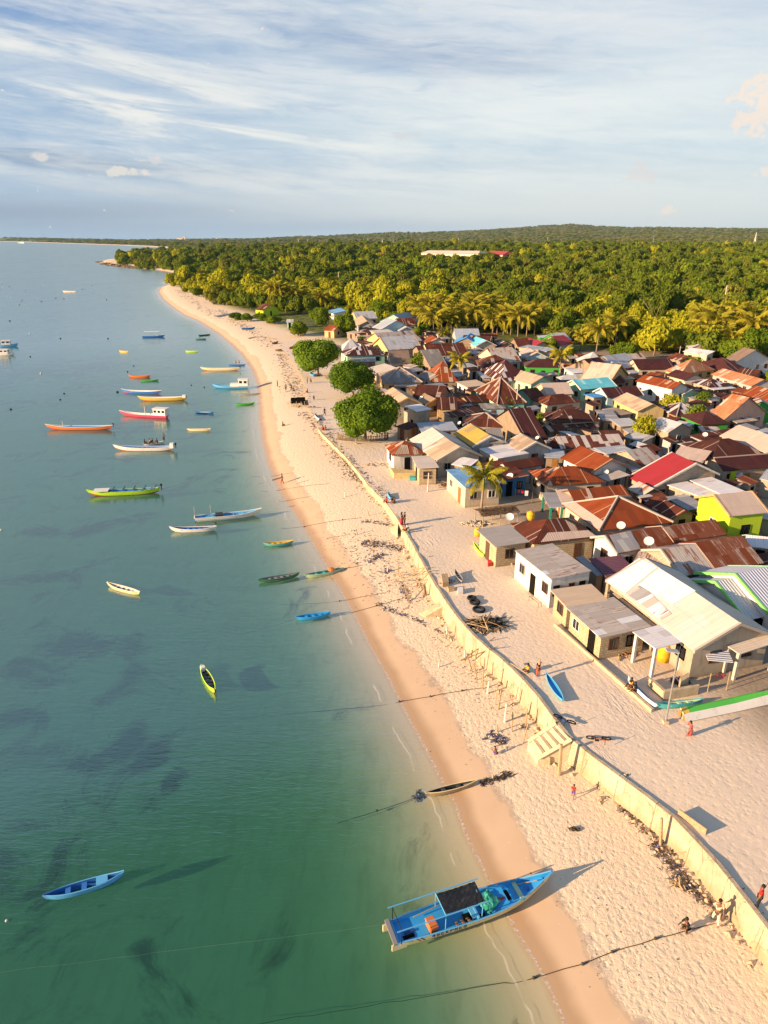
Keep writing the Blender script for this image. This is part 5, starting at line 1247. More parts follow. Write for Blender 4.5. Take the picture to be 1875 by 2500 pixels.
# litter drifts: uncountable
CLOTH = plain('litter_cloth', (.10, .10, .22), .9); LIT2 = plain('litter_pale', (.55, .52, .46), .9); LIT3 = plain('litter_dark', (.06, .045, .03), .9); LITR = plain('litter_red', (.4, .06, .04), .9); LITB = plain('seaweed', (.12, .07, .03), .9)
mbl = [MB() for _ in range(5)]; rr = random.Random(11)
def litter(pa, pc, wd, n_, sz=.14, w8=(3, 3, 6, .6, 6)):
    a_, c_ = T(pa), T(pc); dl = (c_-a_); nn = Vector((-dl.y, dl.x, 0)).normalized()
    for _ in range(n_):
        f = rr.random(); p = a_+dl*f+nn*rr.gauss(0, wd*.5); z_ = hgt(p.x, p.y); s_ = sz*rr.uniform(.4, 1.4)
        k_ = rr.choices(range(5), w8)[0]; mb_ = mbl[k_]
        if k_ == 4: th = rr.random()*3.14; mb_.tube([(p.x, p.y, z_+.02), (p.x+math.cos(th)*s_*2, p.y+math.sin(th)*s_*2, z_+.05+.1*s_)], s_*.14, 4)
        else:
            vs = [(p.x+rr.uniform(-1, 1)*s_, p.y+rr.uniform(-1, 1)*s_, z_+rr.uniform(0, .6)*s_) for _ in range(4)]+[(p.x, p.y, z_+s_*.7)]
            mb_.add(vs, [(0, 1, 4), (1, 2, 4), (2, 3, 4), (3, 0, 4)])
litter('s600,110', 's900,420', .5, 220, .10, (1, 1.5, 4, .4, 7)); litter('s900,430', 's1180,600', .6, 300, .12, (1, 1.5, 5, .4, 9)); litter('s1180,600', 's1420,960', .5, 200, .10, (1, 2, 4, .4, 6)); litter('s1450,980', 's1659,1260', .4, 80, .09)
litter('t880,1080', 't1050,1150', .6, 150, .13, (9, 3, 5, .3, 1)); litter('t1190,1010', 't1250,1030', .3, 40, .10, (6, 2, 4, .3, 2)); litter('t1280,870', 't1400,1010', .2, 50, .08); litter('t820,1530', 't1110,1440', .25, 160, .13, (1, 1, 8, .2, 4)); litter('t230,1640', 't300,1610', .3, 60, .16, (4, 1, 6, 0, 2))
litter('d790,620', 'd1060,670', .9, 260, .16, (3, 3, 4, .3, 6)); litter('d820,760', 'd930,700', .6, 140, .15, (5, 3, 3, .3, 2)); litter('d910,830', 'd980,800', .5, 60, .14, (5, 3, 3, .3, 2)); litter('d1040,890', 'd1110,1030', .4, 110, .13, (5, 3, 3, .3, 3)); litter('d880,1040', 'd1230,1180', .35, 170, .12, (2, 4, 4, .3, 3))
litter('d780,480', 'd1000,500', .5, 90, .14); litter('d700,150', 'd960,390', 1.2, 200, .16, (1, 2, 4, .3, 8)); litter('d560,0', 'd760,200', 1.4, 200, .16, (1, 2, 4, .3, 8)); litter('d1280,1210', 'd1340,1240', .3, 30, .12, (1, 1, 2, 3, 2))
litter('x960,680', 'x1140,1100', 2.0, 600, .22, (.6, 1, 4, .2, 10)); litter('x1150,1130', 'x1380,1400', 1.6, 260, .20, (1, 2, 4, .3, 8)); litter('x1380,1400', 'x1640,1659', 1.0, 200, .18, (1, 2, 4, .3, 8)); litter('x500,340', 'x930,640', 3.0, 300, .35, (.6, .6, 5, .2, 10)); litter('x160,180', 'x500,430', 3.0, 200, .4, (.3, .3, 5, .2, 10))
litter('d650,560', 'd1150,1050', 3.2, 420, .11, (4, 2, 5, .3, 6)); litter('t400,150', 't1150,950', 1.8, 260, .07, (3, 2, 5, .3, 5)); litter('s300,480', 's900,1400', 3.0, 160, .05, (0, 4, 5, .3, 3)); litter('t100,100', 't900,1300', 3.0, 220, .05, (0, 4, 5, .3, 3)); litter('d150,200', 'd1000,1100', 4.0, 300, .07, (1, 3, 6, .3, 3)); litter('d900,560', 'd1200,1000', 3.0, 200, .09, (2, 3, 5, .3, 4))
for mb_, m_, l_ in zip(mbl, (CLOTH, LIT2, LIT3, LITR, LITB), ('scattered bluish rags and washed up litter along the wall', 'pale shells and scraps scattered over the sand', 'dark debris scraps strewn along the beach', 'few red scraps of litter on the sand', 'dry brown seaweed and twigs in drifts below the wall')):
    tag(mb_.build('debris', m_), l_, 'debris', kind='stuff')
mb = MB()
for p in wl:
    for _ in range(5 if p.y < 70 else 3):
        q_ = p+Vector((-.45-rr.random()*.5, rr.uniform(-.7, .7), 0)); s_ = rr.uniform(.07, .26); z_ = hgt(q_.x, q_.y)
        vs_ = [(q_.x+math.cos(a_)*s_*rr.uniform(.6, 1.2), q_.y+math.sin(a_)*s_*rr.uniform(.6, 1.2), z_-.02+rr.random()*s_*.4) for a_ in (0, 1.2, 2.5, 3.7, 5)]; mb.add(vs_+[(q_.x, q_.y, z_+s_*.8)], [(j_, (j_+1) % 5, 5) for j_ in range(5)])
tag(mb.build('rubble', CONC2), 'broken stones lying along the foot of the sea wall', 'rubble', kind='stuff')
# mooring ropes: run over the sand and into the water
ROPE = plain('rope_dark', (.07, .06, .05), .9, 0)
def rope(pts_, r_, label, m_=ROPE, knots=0):
    ps_ = []
    for q in pts_:
        if isinstance(q, tuple): ps_.append(U(q[0], q[1]))
        else: u_ = T(q); ps_.append(Vector((u_.x, u_.y, u_.z+.03 if u_.z > .05 else -.12)))
    out = []
    for a_, c_ in zip(ps_[:-1], ps_[1:]):
        k_ = max(2, int((c_-a_).length/.8))
        for j in range(k_):
            u_ = a_.lerp(c_, j/k_); u_ += Vector((rr.uniform(-.04, .04), rr.uniform(-.04, .04), 0))
            if not isinstance(pts_[0], tuple): h_ = hgt(u_.x, u_.y); u_.z = h_+.03 if h_ > -.1 else -.15-.05*min(6, -h_*3)
            out.append(u_)
    out.append(ps_[-1]); mb = MB(); mb.tube([p-out[0] for p in out], r_*.7, 5)
    rt_ = mb.build('mooring_rope', m_); rt_.location = out[0]; tag(rt_, label, 'rope')
    if knots:
        for j in range(knots):
            p = out[int((j+.6)/knots*(len(out)-1))]-out[0]; mb = MB(); mb.lathe([(0, -.05), (.07, -.02), (.08, .05), (.04, .12), (0, .13)], tuple(p+Vector((0, 0, .0))), 6); k_ = mb.build('knot', LIT3, rt_)
    return rt_
rope(['s0,1360', 's155,1335', 's410,1255', 's610,1175', 's790,1118', 's1120,1030', 's1290,985'], .03, 'dark knotted rope from the water up to the wall, nearest the camera', knots=5)
rope(['w1000,1480', 'p1230,2395', 's0,1360'], .02, 'thin submerged line continuing the nearest knotted rope')
rope(['t10,795', 't180,775', 't370,742', 't560,705', 't840,665'], .03, 'dark rope from shallow water to a pole, left of the slipway', knots=3)
rope(['w1090,82', 'w1659,38', 't10,795'], .025, 'rope lying under shallow water in line with the slipway rope')
rope(['w1520,560', 't230,1640'], .03, 'rope from the water to the stern of the beached wooden canoe', knots=1)
rope(['d640,1105', 'd880,1050', 'd1060,1000'], .03, 'rope tying the small dark blue canoe to the beach', knots=1)
rope(['d230,1030', 'd690,1010', 'd950,960'], .02, 'faint rope across the wet sand above the dark blue canoe', knots=1)
rope(['d662,800', 'd790,775'], .03, 'rope from the pale teal canoe bow up to the litter drift')
rope(['d0,905', 'd82,880'], .02, 'mooring line on the left of the dark green canoe')
rope(['d240,517', 'd350,515', 'd780,455'], .03, 'rope across wet sand below the person dragging a net', knots=2)
for i_, (a_, c_) in enumerate([('d30,165','d330,150'),('d100,265','d560,225'),('d210,340','d440,310'),('d255,380','d330,373'),('d80,215','d200,205'),('d560,590','d690,570'),('d650,325','d670,322')]):
    rope([a_, c_], .025, ['first', 'second', 'third', 'fourth', 'fifth', 'sixth', 'seventh'][i_]+' of the faint ropes on the wet sand, counted from the far end')
rope(['d0,1215', 'd330,1130'], .02, 'line running left from the small dark blue canoe')
rope(['b0,1225', 'b262,1186'], .06, 'taut pale line from the orange and blue longboat to the left', LIT2)
rope(['b660,1195', 'b1080,1205'], .05, 'line between the orange and blue longboat and the white canoe')
rope(['w30,1010', 'w190,912'], .02, 'pale line from the blue canoe to its white float', LIT2)
rope(['p0,2270', 'p940,2270'] if False else [('w0,1240', .0), ('v120,690', .5)], .006, 'long thin line from the sea to the stern of the big blue boat', plain('line_green', (.12, .20, .15)))
# ---------------------------------------------------------------- boats
def paint(name, c, wear=.25):
    if 'p_'+name in MATS: return MATS['p_'+name]
    m, b = newmat('paint_'+name); o_ = b.objc(); n = b.noise(o_, 1.3, 6, .75)
    cc = b.mix(b.sm(n, .52, .72)*wear*2, c, tuple(x*.5+.07 for x in c)); cc = b.mix(b.sm(b.noise(o_, 5, 5, .7), .6, .75)*wear, cc, (.18, .15, .11))
    b.out(b.prin(cc, .5, b.bump(n, .1, .02), spec=.35)); MATS['p_'+name] = m; return m
PC = dict(white=(.68, .66, .62), blue=(.03, .16, .48), sky=(.10, .38, .66), orange=(.55, .16, .04), red=(.45, .03, .03), yellow=(.62, .42, .06), green=(.08, .42, .06), lime=(.38, .62, .03), teal=(.06, .36, .38), cream=(.66, .56, .34),
    dark=(.05, .06, .06), dgreen=(.05, .14, .09), pink=(.60, .05, .12), wood=(.34, .24, .12), navy=(.02, .05, .18), palegreen=(.42, .56, .36), black=(.02, .02, .022), grey=(.22, .22, .23), brblue=(.03, .31, .68))
for k_, v_ in PC.items(): paint(k_, v_)
paint('buff', (.72, .60, .30), .15); paint('dullgreen', (.07, .30, .08), .5)
def BP(k_): return MATS['p_'+k_]
def boat(a_, c_, beam, fb, hull, bottom, inside, label, rail=None, bow=.5, stern='point', rake=.12, thw=3, cat='boat', name='fishing_boat', group=None, z=0.0, deck=None, roll=0.0, pitch=0.0, draft=None, vis=.3):
    beam *= .56; bow *= .5; fb *= .74

    A0, C0 = U(a_, z+fb*.8), U(c_, z+fb*1.0); d_ = C0-A0; d_.z = 0; Lb = d_.length; ctr = (A0+C0)/2; ctr.z = z
    root = empty(name, ctr, math.atan2(d_.y, d_.x), label, cat, group); root.rotation_euler[0] = roll; root.rotation_euler[1] = pitch
    N_ = 21; dr = draft if draft is not None else .18
    def sec(s_, inner):
        f = 2*s_-1                                            # -1 stern, 1 bow
        if f > 0: wv = (1-abs(f)**2.2)
        else: wv = (1-abs(f)**2.4) if stern == 'point' else 1-.22*abs(f)**2
        hw = max(beam/2*wv, .035)-(.05 if inner else 0)*min(1, wv+.2); hw = max(hw, .012)
        sh_ = fb+bow*max(f, 0)**2.6+(bow*.55*abs(min(f, 0))**2.8 if stern == 'point' else .04*abs(min(f, 0)))
        kz = -dr+(bow*.8+dr)*max(f, 0)**5+(0 if stern != 'point' else (bow*.4+dr)*abs(min(f, 0))**5)
        if inner: kz = max(kz+.10, -dr+.10)
        pr_ = [(1, 1), (.93, .62), (.80, .30), (.45, .05), (0, 0)]
        pts_ = [(w_*hw, kz+(sh_-kz)*t_) for w_, t_ in pr_]
        return [(-y_, z_) for y_, z_ in pts_]+[(y_, z_) for y_, z_ in pts_[::-1][1:]]
    def shell(inner):
        vs = []
        for i in range(N_):
            s_ = i/(N_-1); f = 2*s_-1
            for y_, z_ in sec(s_, inner):
                x_ = (s_-.5)*Lb*(1-.0)+rake*Lb*.0
                x_ = (s_-.5)*(Lb-2*rake*Lb*(1-(z_+dr)/(fb+dr+bow))*max(0, abs(f)-.4)) if True else x_
                vs.append((x_, y_, z_))
        return vs
    hv = shell(False); hm = MB(); nn_ = 9
    for i in range(N_-1):
        for j in range(nn_-1):
            r_ = min(j, nn_-2-j); mi = 1 if r_ >= 2 else (0 if r_ >= 0 else 2)
            q = [i*nn_+j, i*nn_+j+1, (i+1)*nn_+j+1, (i+1)*nn_+j]; hm.add([hv[k_] for k_ in q], [(0, 1, 2, 3)], mi)
    if stern != 'point': hm.add(hv[:nn_], [tuple(range(nn_))], 0)
    ho = hm.build('hull', [BP(hull), BP(bottom)], root, smooth=False)
    iv_ = shell(True); im = MB()
    for i in range(N_-1):
        for j in range(nn_-1): q = [i*nn_+j, (i+1)*nn_+j, (i+1)*nn_+j+1, i*nn_+j+1]; im.add([iv_[k_] for k_ in q], [(0, 1, 2, 3)])
    if stern != 'point': im.add([(x_+.05, y_, z_) for x_, y_, z_ in iv_[:nn_]], [tuple(range(nn_))[::-1]])
    im.build('lining', BP(inside), root)
    rm = MB()
    for j in (0, nn_-1): rm.tube([(hv[i*nn_+j][0], hv[i*nn_+j][1]*1.0+(.01 if j else -.01), hv[i*nn_+j][2]+.015) for i in range(N_)], .035+.004*beam, 4)
    if stern != 'point': rm.tube([hv[0], hv[nn_-1]], .05, 4)
    rm.build('gunwale', BP(rail or hull), root)
    for t in range(thw):
        s_ = .2+.6*(t+.5)/thw; i = int(s_*(N_-1)); w_ = abs(hv[i*nn_][1])*2*.93
        tm = MB(); tm.box(((s_-.5)*Lb*.98, 0, hv[i*nn_][2]*.72), (.22+Lb*.012, w_, .05)); tm.build('thwart', BP(inside), root)
    if deck:
        f0, f1, dc, hz_ = deck; dm = MB(); i0, i1 = int(f0*(N_-1)), int(f1*(N_-1))
        vs = []
        for i in range(i0, i1+1): y_ = abs(hv[i*nn_][1])*.96; z_ = hv[i*nn_][2]-hz_; vs += [(hv[i*nn_][0], -y_, z_), (hv[i*nn_][0], y_, z_)]
        dm.add(vs, [(2*k_, 2*k_+2, 2*k_+3, 2*k_+1) for k_ in range(i1-i0)]); dm.build('deck', BP(dc), root)
    root['L'] = Lb; root['fb'] = fb
    return root
def bpart(root, name, m_, boxes=(), tubes=(), smooth=False, parent=None):
    mb = MB()
    for c_, d_ in boxes: mb.box(c_, d_)
    for p_, r_ in tubes: mb.tube(p_, r_, 6)
    return mb.build(name, m_, parent or root, smooth)
def outboard(root, x, z, s=1.0):
    e = empty('outboard_engine', (x, 0, z)); e.parent = root
    mb = MB(); mb.lathe([(0, .28*s), (.10*s, .27*s), (.13*s, .15*s), (.12*s, 0), (.05*s, -.05*s), (.05*s, -.5*s), (0, -.5*s)], (0, 0, 0), 8); mb.build('cowl', BLACK, e)
    mb = MB(); mb.tube([(.1*s, 0, .05), (.55*s, 0, .18)], .02, 5); mb.build('tiller', BLACK, e)
def cabin(root, x, w_, l_, h_, z, col='white', roofc='white', wins=2):
    e = empty('cabin', (x, 0, z)); e.parent = root
    bpart(e, 'cabin_wall', BP(col), [((0, 0, h_/2), (l_, w_, h_))]); bpart(e, 'cabin_roof', BP(roofc), [((0, 0, h_+.04), (l_+.3, w_+.25, .08))])
    for sy in (-1, 1):
        for k_ in range(wins): bpart(e, 'cabin_window', GLASS, [(((k_+.5)/wins*l_-l_/2, sy*(w_/2+.012), h_*.62), (l_/wins*.6, .03, h_*.35))])
    bpart(e, 'cabin_window', GLASS, [((l_/2+.012, 0, h_*.62), (.03, w_*.6, h_*.35))])
MAST = POLEC
boat('b438,406','b362,404',1.3,.8,'cream','cream','white','plain cream skiff anchored alone far out on the left',bow=.3,thw=2)
t_ = boat('b818,665','b955,660',2.0,.8,'blue','blue','sky','blue boat with open canopy frame, farthest of the moored fishing boats',bow=.5,stern='flat',thw=1,rail='white')
L = t_['L']; bpart(t_, 'canopy', BP('white'), [((-L*.05, 0, 2.0), (L*.65, 1.7, .06))]); [bpart(t_, 'canopy_post', METAL, [((x_, y_, 1.35), (.06, .06, 1.3))]) for x_ in (-L*.35, -L*.05, L*.24) for y_ in (-.75, .75)]
boat('b1217,655','b1148,660',1.0,.4,'dark','dark','grey','small dark canoe nearest the far beach, upper of two',bow=.25,thw=1,cat='canoe',name='canoe')
boat('b1132,682','b1193,680',.9,.4,'dgreen','dgreen','grey','small dark green canoe near the far beach, lower of two',bow=.25,thw=1,cat='canoe',name='canoe')
boat('b742,755','b690,750',1.0,.45,'yellow','orange','yellow','little yellow canoe left of the other yellow-green one',bow=.3,thw=1,cat='canoe',name='canoe')
boat('b1072,752','b1146,752',1.0,.4,'lime','orange','yellow','thin yellow-green canoe below the two dark ones',bow=.25,thw=1,cat='canoe',name='canoe')
boat('b1322,832','b1420,830',1.0,.35,'blue','blue','blue','slim blue canoe with two people sitting in it near the beach',bow=.2,thw=1,cat='canoe',name='canoe')
t_ = boat('b1390,854','b1158,852',1.9,.75,'cream','orange','white','long white boat with orange waterline close to the beach',bow=.8,thw=6,deck=(.1,.9,'white',.25)); outboard(t_, -t_['L']*.5, .9)
t_ = boat('b872,896','b743,894',1.6,.6,'orange','red','orange','orange longboat near two dark floats, above the thin green canoe',bow=.5,thw=3)
boat('b812,924','b920,918',1.0,.35,'green','green','palegreen','thin green canoe right below the orange longboat',bow=.4,thw=2,cat='canoe',name='canoe')
t_ = boat('b938,988','b702,980',1.9,.75,'blue','red','white','blue boat with white rail and red waterline, above the yellow boat',bow=.8,thw=5,rail='white',deck=(.08,.92,'white',.2))
t_ = boat('b1090,1022','b797,1022',2.1,.9,'yellow','orange','white','long boat with yellow hull and white rail',bow=.8,thw=7,rail='white',deck=(.08,.92,'cream',.25)); bpart(t_, 'engine_box', BP('white'), [((-t_['L']*.42, 0, .9), (.7, .8, .6))])
t_ = boat('b1440,955','b1228,952',2.2,.8,'sky','blue','sky','light blue boat with tall white wheelhouse near the beach',bow=.9,stern='flat',thw=2,rail='sky',deck=(.05,.95,'sky',.25)); cabin(t_, -t_['L']*.36, 1.5, 2.2, 1.6, .6); bpart(t_, 'fore_cabin', BP('white'), [((-t_['L']*.12, 0, .85), (2.0, 1.4, .7))])
boat('b1405,999','b1507,997',.8,.25,'grey','grey','white','low pale outrigger canoe touching the beach, below wheelhouse boat',bow=.15,thw=1,cat='canoe',name='canoe')
boat('b1362,1060','b1475,1052',1.1,.4,'green','green','lime','bright green canoe next to the beach',bow=.4,thw=2,cat='canoe',name='canoe')
t_ = boat('b980,1128','b692,1108',2.2,.75,'pink','red','white','crimson boat with white cabin at the stern',bow=1.0,stern='flat',thw=3,rail='white',deck=(.05,.93,'white',.2)); cabin(t_, -t_['L']*.34, 1.5, 2.6, 1.3, .6, wins=3); bpart(t_, 'mast', MAST, [((-t_['L']*.02, 0, 1.3), (.1, .1, 1.6))])
boat('b1240,1108','b1125,1104',1.0,.35,'blue','blue','white','small blue canoe with pale inside, between crimson boat and beach',bow=.4,thw=2,cat='canoe',name='canoe')
t_ = boat('b657,1192','b262,1188',2.2,.8,'orange','red','sky','longest orange boat with blue cover and white rail, leftmost of the big ones',bow=.9,thw=8,rail='white',deck=(.1,.72,'blue',.08)); outboard(t_, -t_['L']*.5, 1.0); bpart(t_, 'mast', MAST, [((t_['L']*.24, 0, 1.1), (.08, .08, 1.1))])
boat('b1080,1205','b1220,1205',1.0,.35,'cream','orange','cream','white canoe alone, right of the longest orange boat',bow=.35,thw=3,cat='canoe',name='canoe')
t_ = boat('b1018,1312','b655,1308',2.1,.75,'white','orange','blue','white longboat with blue interior and black outboard engine',bow=.9,thw=8,rail='white',deck=(.12,.88,'blue',.2)); outboard(t_, -t_['L']*.5, 1.0, 1.2); bpart(t_, 'engine_box', BP('white'), [((-t_['L']*.44, 0, .9), (.6, .7, .8))])
boat('b825,1292','b955,1276',1.1,.35,'white','white','white','slim white canoe carrying a row of people behind the white longboat',bow=.35,thw=2,cat='canoe',name='canoe')
t_ = boat('c935,226','c500,242',2.1,.75,'lime','red','blue','longboat in red, white and green with dark blue cover',bow=.8,thw=0,rail='lime',deck=(.03,.72,'blue',.05)); outboard(t_, -t_['L']*.5, 1.0, 1.2); L = t_['L']
bpart(t_, 'fore_deck', BP('white'), [((L*.30, 0, .80), (L*.20, 1.35, .08))]); bpart(t_, 'cover_frame', BP('navy'), [((L*(-.42+.14*k_), 0, .93), (.08, 1.7, .10)) for k_ in range(5)])
t_ = boat('c1115,392','c1515,352',2.2,.65,'white','cream','sky','long white boat with sky blue interior, bow towards the beach',bow=.9,stern='flat',thw=4,rail='white',deck=(.04,.9,'sky',.30)); L = t_['L']
bpart(t_, 'engine_box', BP('black'), [((-L*.12, 0, .5), (L*.11, 1.0, .4))]); [bpart(t_, 'mast', MAST, [((x_, .3, 1.2), (.08, .08, 1.3))]) for x_ in (-L*.47, -L*.24)]
t_ = boat('c1260,448','c980,454',1.6,.5,'white','cream','blue','shorter white boat with blue inside, below the long white one',bow=.7,thw=5,rail='white'); outboard(t_, -t_['L']*.47, .9, .7)
t_ = boat('b0,718','b105,712',2.4,.9,'sky','sky','white','light blue cabin boat cut by the left edge of the photo',bow=.7,stern='flat',thw=0,deck=(.04,.9,'white',.2)); cabin(t_, -t_['L']*.15, 1.6, 2.6, 1.3, .7)
t_ = boat('b-10,768','b85,764',2.4,.8,'white','palegreen','white','white cabin boat at the left edge, nearer of the two',bow=.7,stern='flat',thw=0,deck=(.04,.9,'white',.2)); cabin(t_, -t_['L']*.12, 1.5, 2.4, 1.2, .6)
t_ = boat('b145,127','b100,124',9,3.0,'white','grey','white','tiny white ship far away near the left horizon',bow=3,stern='flat',thw=0,name='ship',cat='ship'); cabin(t_, -t_['L']*.2, 6, t_['L']*.4, 4, 2.5)
boat('d118,634','d323,614',1.15,.4,'teal','dgreen','yellow','small canoe with teal hull and ochre inside, close to shore',bow=.35,thw=3,rail='yellow',cat='canoe',name='canoe')
boat('d82,880','d363,832',1.2,.4,'dgreen','green','grey','dark green canoe lying beside the pale teal one',bow=.35,thw=4,rail='dgreen',cat='canoe',name='canoe',deck=(.25,.6,'white',.2))
t_ = boat('d395,848','d662,796',1.2,.42,'palegreen','cream','teal','pale teal canoe with orange bundle, bow on the wet sand',bow=.35,thw=3,cat='canoe',name='canoe')
mb = MB(); mb.lathe([(0, .3), (.25, .25), (.4, .1), (.35, 0), (0, 0)], (0, 0, 0), 8); o = mb.build('net_bundle', BP('orange')); q = U('d578,808', .45); o.location = q; tag(o, 'orange net bundle lying in the pale teal canoe', 'net bundle')
boat('d335,1132','d575,1095',1.1,.38,'brblue','teal','brblue','small dark blue canoe, lowest of the canoes moored near the ropes',bow=.3,thw=3,cat='canoe',name='canoe')
boat('c812,826','c620,770',1.15,.40,'cream','lime','white','cream canoe with white junk inside, drifting in open water',bow=.35,thw=4,cat='canoe',name='canoe',deck=(.2,.75,'grey',.22))
t_ = boat('c1165,1250','c1245,1398',1.2,.42,'lime','yellow','dark','lime yellow canoe pointing at the camera with dark inside',bow=.5,thw=4,rail='lime',cat='canoe',name='canoe'); bpart(t_, 'fuel_can', BP('white'), [((-t_['L']*.38, 0, .35), (.4, .35, .4))])
t_ = boat('w190,908','w560,798',1.15,.45,'sky','blue','blue','deep blue canoe in open water at the lower left',bow=.4,thw=3,rail='sky',cat='canoe',name='canoe'); bpart(t_, 'lid_board', BP('sky'), [((t_['L']*.22, 0, .36), (.6, .55, .05))])
boat('t320,1620','t790,1500',.75,.34,'wood','wood','dark','weathered brown dugout canoe on the waterline, bow on the beach',bow=.25,thw=2,rail='cream',cat='canoe',name='canoe',z=.18,deck=(.78,.93,'grey',.12))
boat('q475,862','q375,700',.95,.30,'teal','brblue','brblue','blue-green dinghy lying on the sand street beside the seated woman',bow=.25,thw=0,rail='sky',cat='dinghy',name='dinghy',z=GZ+.05,draft=.02)
boat('q1010,895','q838,725',.85,.35,'white','sky','sky','white and light blue canoe tilted on its side by the kerb',bow=.35,thw=2,rail='white',cat='canoe',name='canoe',z=GZ+.1,draft=.05,roll=.5)
boat('q1290,855','q1015,885',.95,.40,'teal','teal','palegreen','worn teal canoe behind the upturned white and green hull',bow=.3,thw=3,cat='canoe',name='canoe',z=GZ+.05,draft=.05,roll=.2)
boat('n762,1400','n700,1305',.8,.35,'grey','dark','grey','grey wooden canoe on the street beside the wall, among boxes',bow=.35,thw=3,cat='canoe',name='canoe',z=GZ+.05,draft=.05)
boat('n935,1185','n850,1075',.6,.35,'lime','lime','lime','bright green kayak lying along the slab roofed house',bow=.15,thw=0,cat='kayak',name='kayak',z=GZ+.05,draft=.05,deck=(.06,.94,'lime',.03))
boat('n170,722','n150,668',.7,.3,'sky','blue','grey','upright blue-grey dinghy by the wall where three people sit',bow=.2,thw=1,cat='dinghy',name='dinghy',z=GZ+.05,draft=.05,roll=.7)
boat('x1270,1195','x1237,1150',1.1,.35,'white','sky','sky','white and blue dinghy pulled up at the wall top near the far trees',bow=.25,thw=2,cat='dinghy',name='dinghy',z=GZ,draft=.05,roll=.4)
boat('x1235,850','x1210,825',1.6,.6,'brblue','blue','grey','blue dinghy loaded with nets beneath the farthest big tree',bow=.3,thw=2,cat='dinghy',name='dinghy',z=GZ,draft=.05)
boat('x455,390','x640,360',1.8,.7,'white','blue','sky','long white boat with blue keel pulled up on the far beach',bow=.6,thw=3,z=1.6,draft=.1)
boat('x665,487','x775,478',1.8,.6,'blue','blue','sky','blue boat parked on the far beach under the shrub row',bow=.5,thw=3,z=1.8,draft=.1)
boat('x720,562','x785,550',1.0,.3,'wood','wood','grey','brown dugout lying on the upper beach below the blue one',bow=.3,thw=2,cat='canoe',name='canoe',z=1.3,draft=.05)
boat('x875,562','x930,566',1.6,.5,'wood','wood','dark','weathered hull propped on the sand bank, first of three in a pile',bow=.4,thw=2,z=1.6,draft=.05)
boat('x905,600','x955,590',1.8,.5,'dark','wood','red','dark red worn hull on the bank, middle of three in a pile',bow=.4,thw=2,z=1.8,draft=.05)
boat('x930,655','x1000,645',1.8,.5,'wood','wood','grey','grey-brown hull on the bank, lowest of three in a pile',bow=.4,thw=2,z=1.8,draft=.05)
boat('x1040,640','x1085,620',1.6,.5,'orange','dark','red','small orange hull on the street near the bank',bow=.3,thw=1,z=GZ,draft=.05)
# the upturned hull on the street
A0, C0 = U('q1160,960', GZ), U('q1690,850', GZ); d_ = C0-A0; Lb = d_.length
root = empty('upturned_boat', A0, math.atan2(d_.y, d_.x), 'long hull with green top and white side lying tilted on the sand street', 'boat')
mb = MB(); N_ = 17
for i in range(N_-1):
    def sct(i):
        s_ = i/(N_-1); x_ = s_*Lb; w_ = .36*(1-max(0, (s_-.6)/.4)**2*.9); lift = .45*max(0, s_-.55)
        return [(x_, -.42, .04+lift*.3), (x_, -.10, .50+lift), (x_, w_*.5, .72+lift), (x_, w_, .66+lift), (x_, w_*1.15, .1+lift*.3)]
    a_, c_ = sct(i), sct(i+1)
    for j in range(4): mb.add([a_[j], a_[j+1], c_[j+1], c_[j]], [(0, 1, 2, 3)], 0 if j in (0, 3) else (2 if i == 0 else 1))
mb.add(sct(0), [(0, 1, 2, 3, 4)], 3); mb.add(sct(N_-1), [(0, 1, 2, 3, 4)], 0)
mb.build('hull', [BP('white'), BP('green'), BP('yellow'), BP('orange')], root, recalc=True)
mb = MB(); mb.tube([(-.02, -.05, .05), (-.02, -.10, .5), (-.02, .3, .70)], .05, 5); mb.build('transom_rail', BP('cream'), root)
mb = MB(); mb.box((Lb*.55, -.10, .20), (Lb*.28, .03, .14)); mb.build('rubbing_strip', BP('wood'), root)
for x_, z_ in ((.3, .12), (1.0, .1)): mb = MB(); mb.tube([(x_, -.25, -.02), (x_+.2, 1.0, -.02)], .08, 6); mb.build('log', DRIFT, root)

# the big blue boat at the water's edge
zb = .15
A0, C0 = U('v190,770', zb+.55), U('v1470,330', zb+1.15); d_ = C0-A0; d_.z = 0
bb = boat('v165,775', 'v1475,325', 2.89, .70, 'buff', 'buff', 'brblue', 'big sky blue fishing boat with black canopy and cream side, bow on the beach', rail='sky', bow=1.24, stern='flat', thw=0, z=zb, deck=(.02, .97, 'brblue', .20), draft=.25)
L = bb['L']; DKS = .36
def lx(f): return (f-.5)*L
def at_deck(f, y, z): return (lx(f), y, z)
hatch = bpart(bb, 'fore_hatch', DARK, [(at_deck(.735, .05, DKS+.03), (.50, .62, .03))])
bpart(bb, 'cross_beam', BP('palegreen'), [(at_deck(.785, 0, .52), (.22, 1.20, .10))])
bpart(bb, 'cross_beam', BP('sky'), [(at_deck(.50, 0, .46), (.10, 1.45, .14))]); bpart(bb, 'cross_beam', BP('grey'), [(at_deck(.012, 0, .60), (.22, 1.44, .08))])
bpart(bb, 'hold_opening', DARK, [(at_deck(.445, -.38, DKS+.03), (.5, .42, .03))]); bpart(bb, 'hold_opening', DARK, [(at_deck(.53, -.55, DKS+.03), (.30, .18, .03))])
bpart(bb, 'bench', BP('sky'), [(at_deck(.485, -.25, DKS+.08), (.34, .75, .10))])
mb = MB(); mb.add([at_deck(.63, -.22, DKS+.02), at_deck(.63, .20, DKS+.02), at_deck(.715, -.02, DKS+.02)], [(0, 1, 2)]); mb.build('red_arrow_marking', BP('red'), bb)
eb = empty('engine_well', at_deck(.10, -.35, DKS)); eb.parent = bb
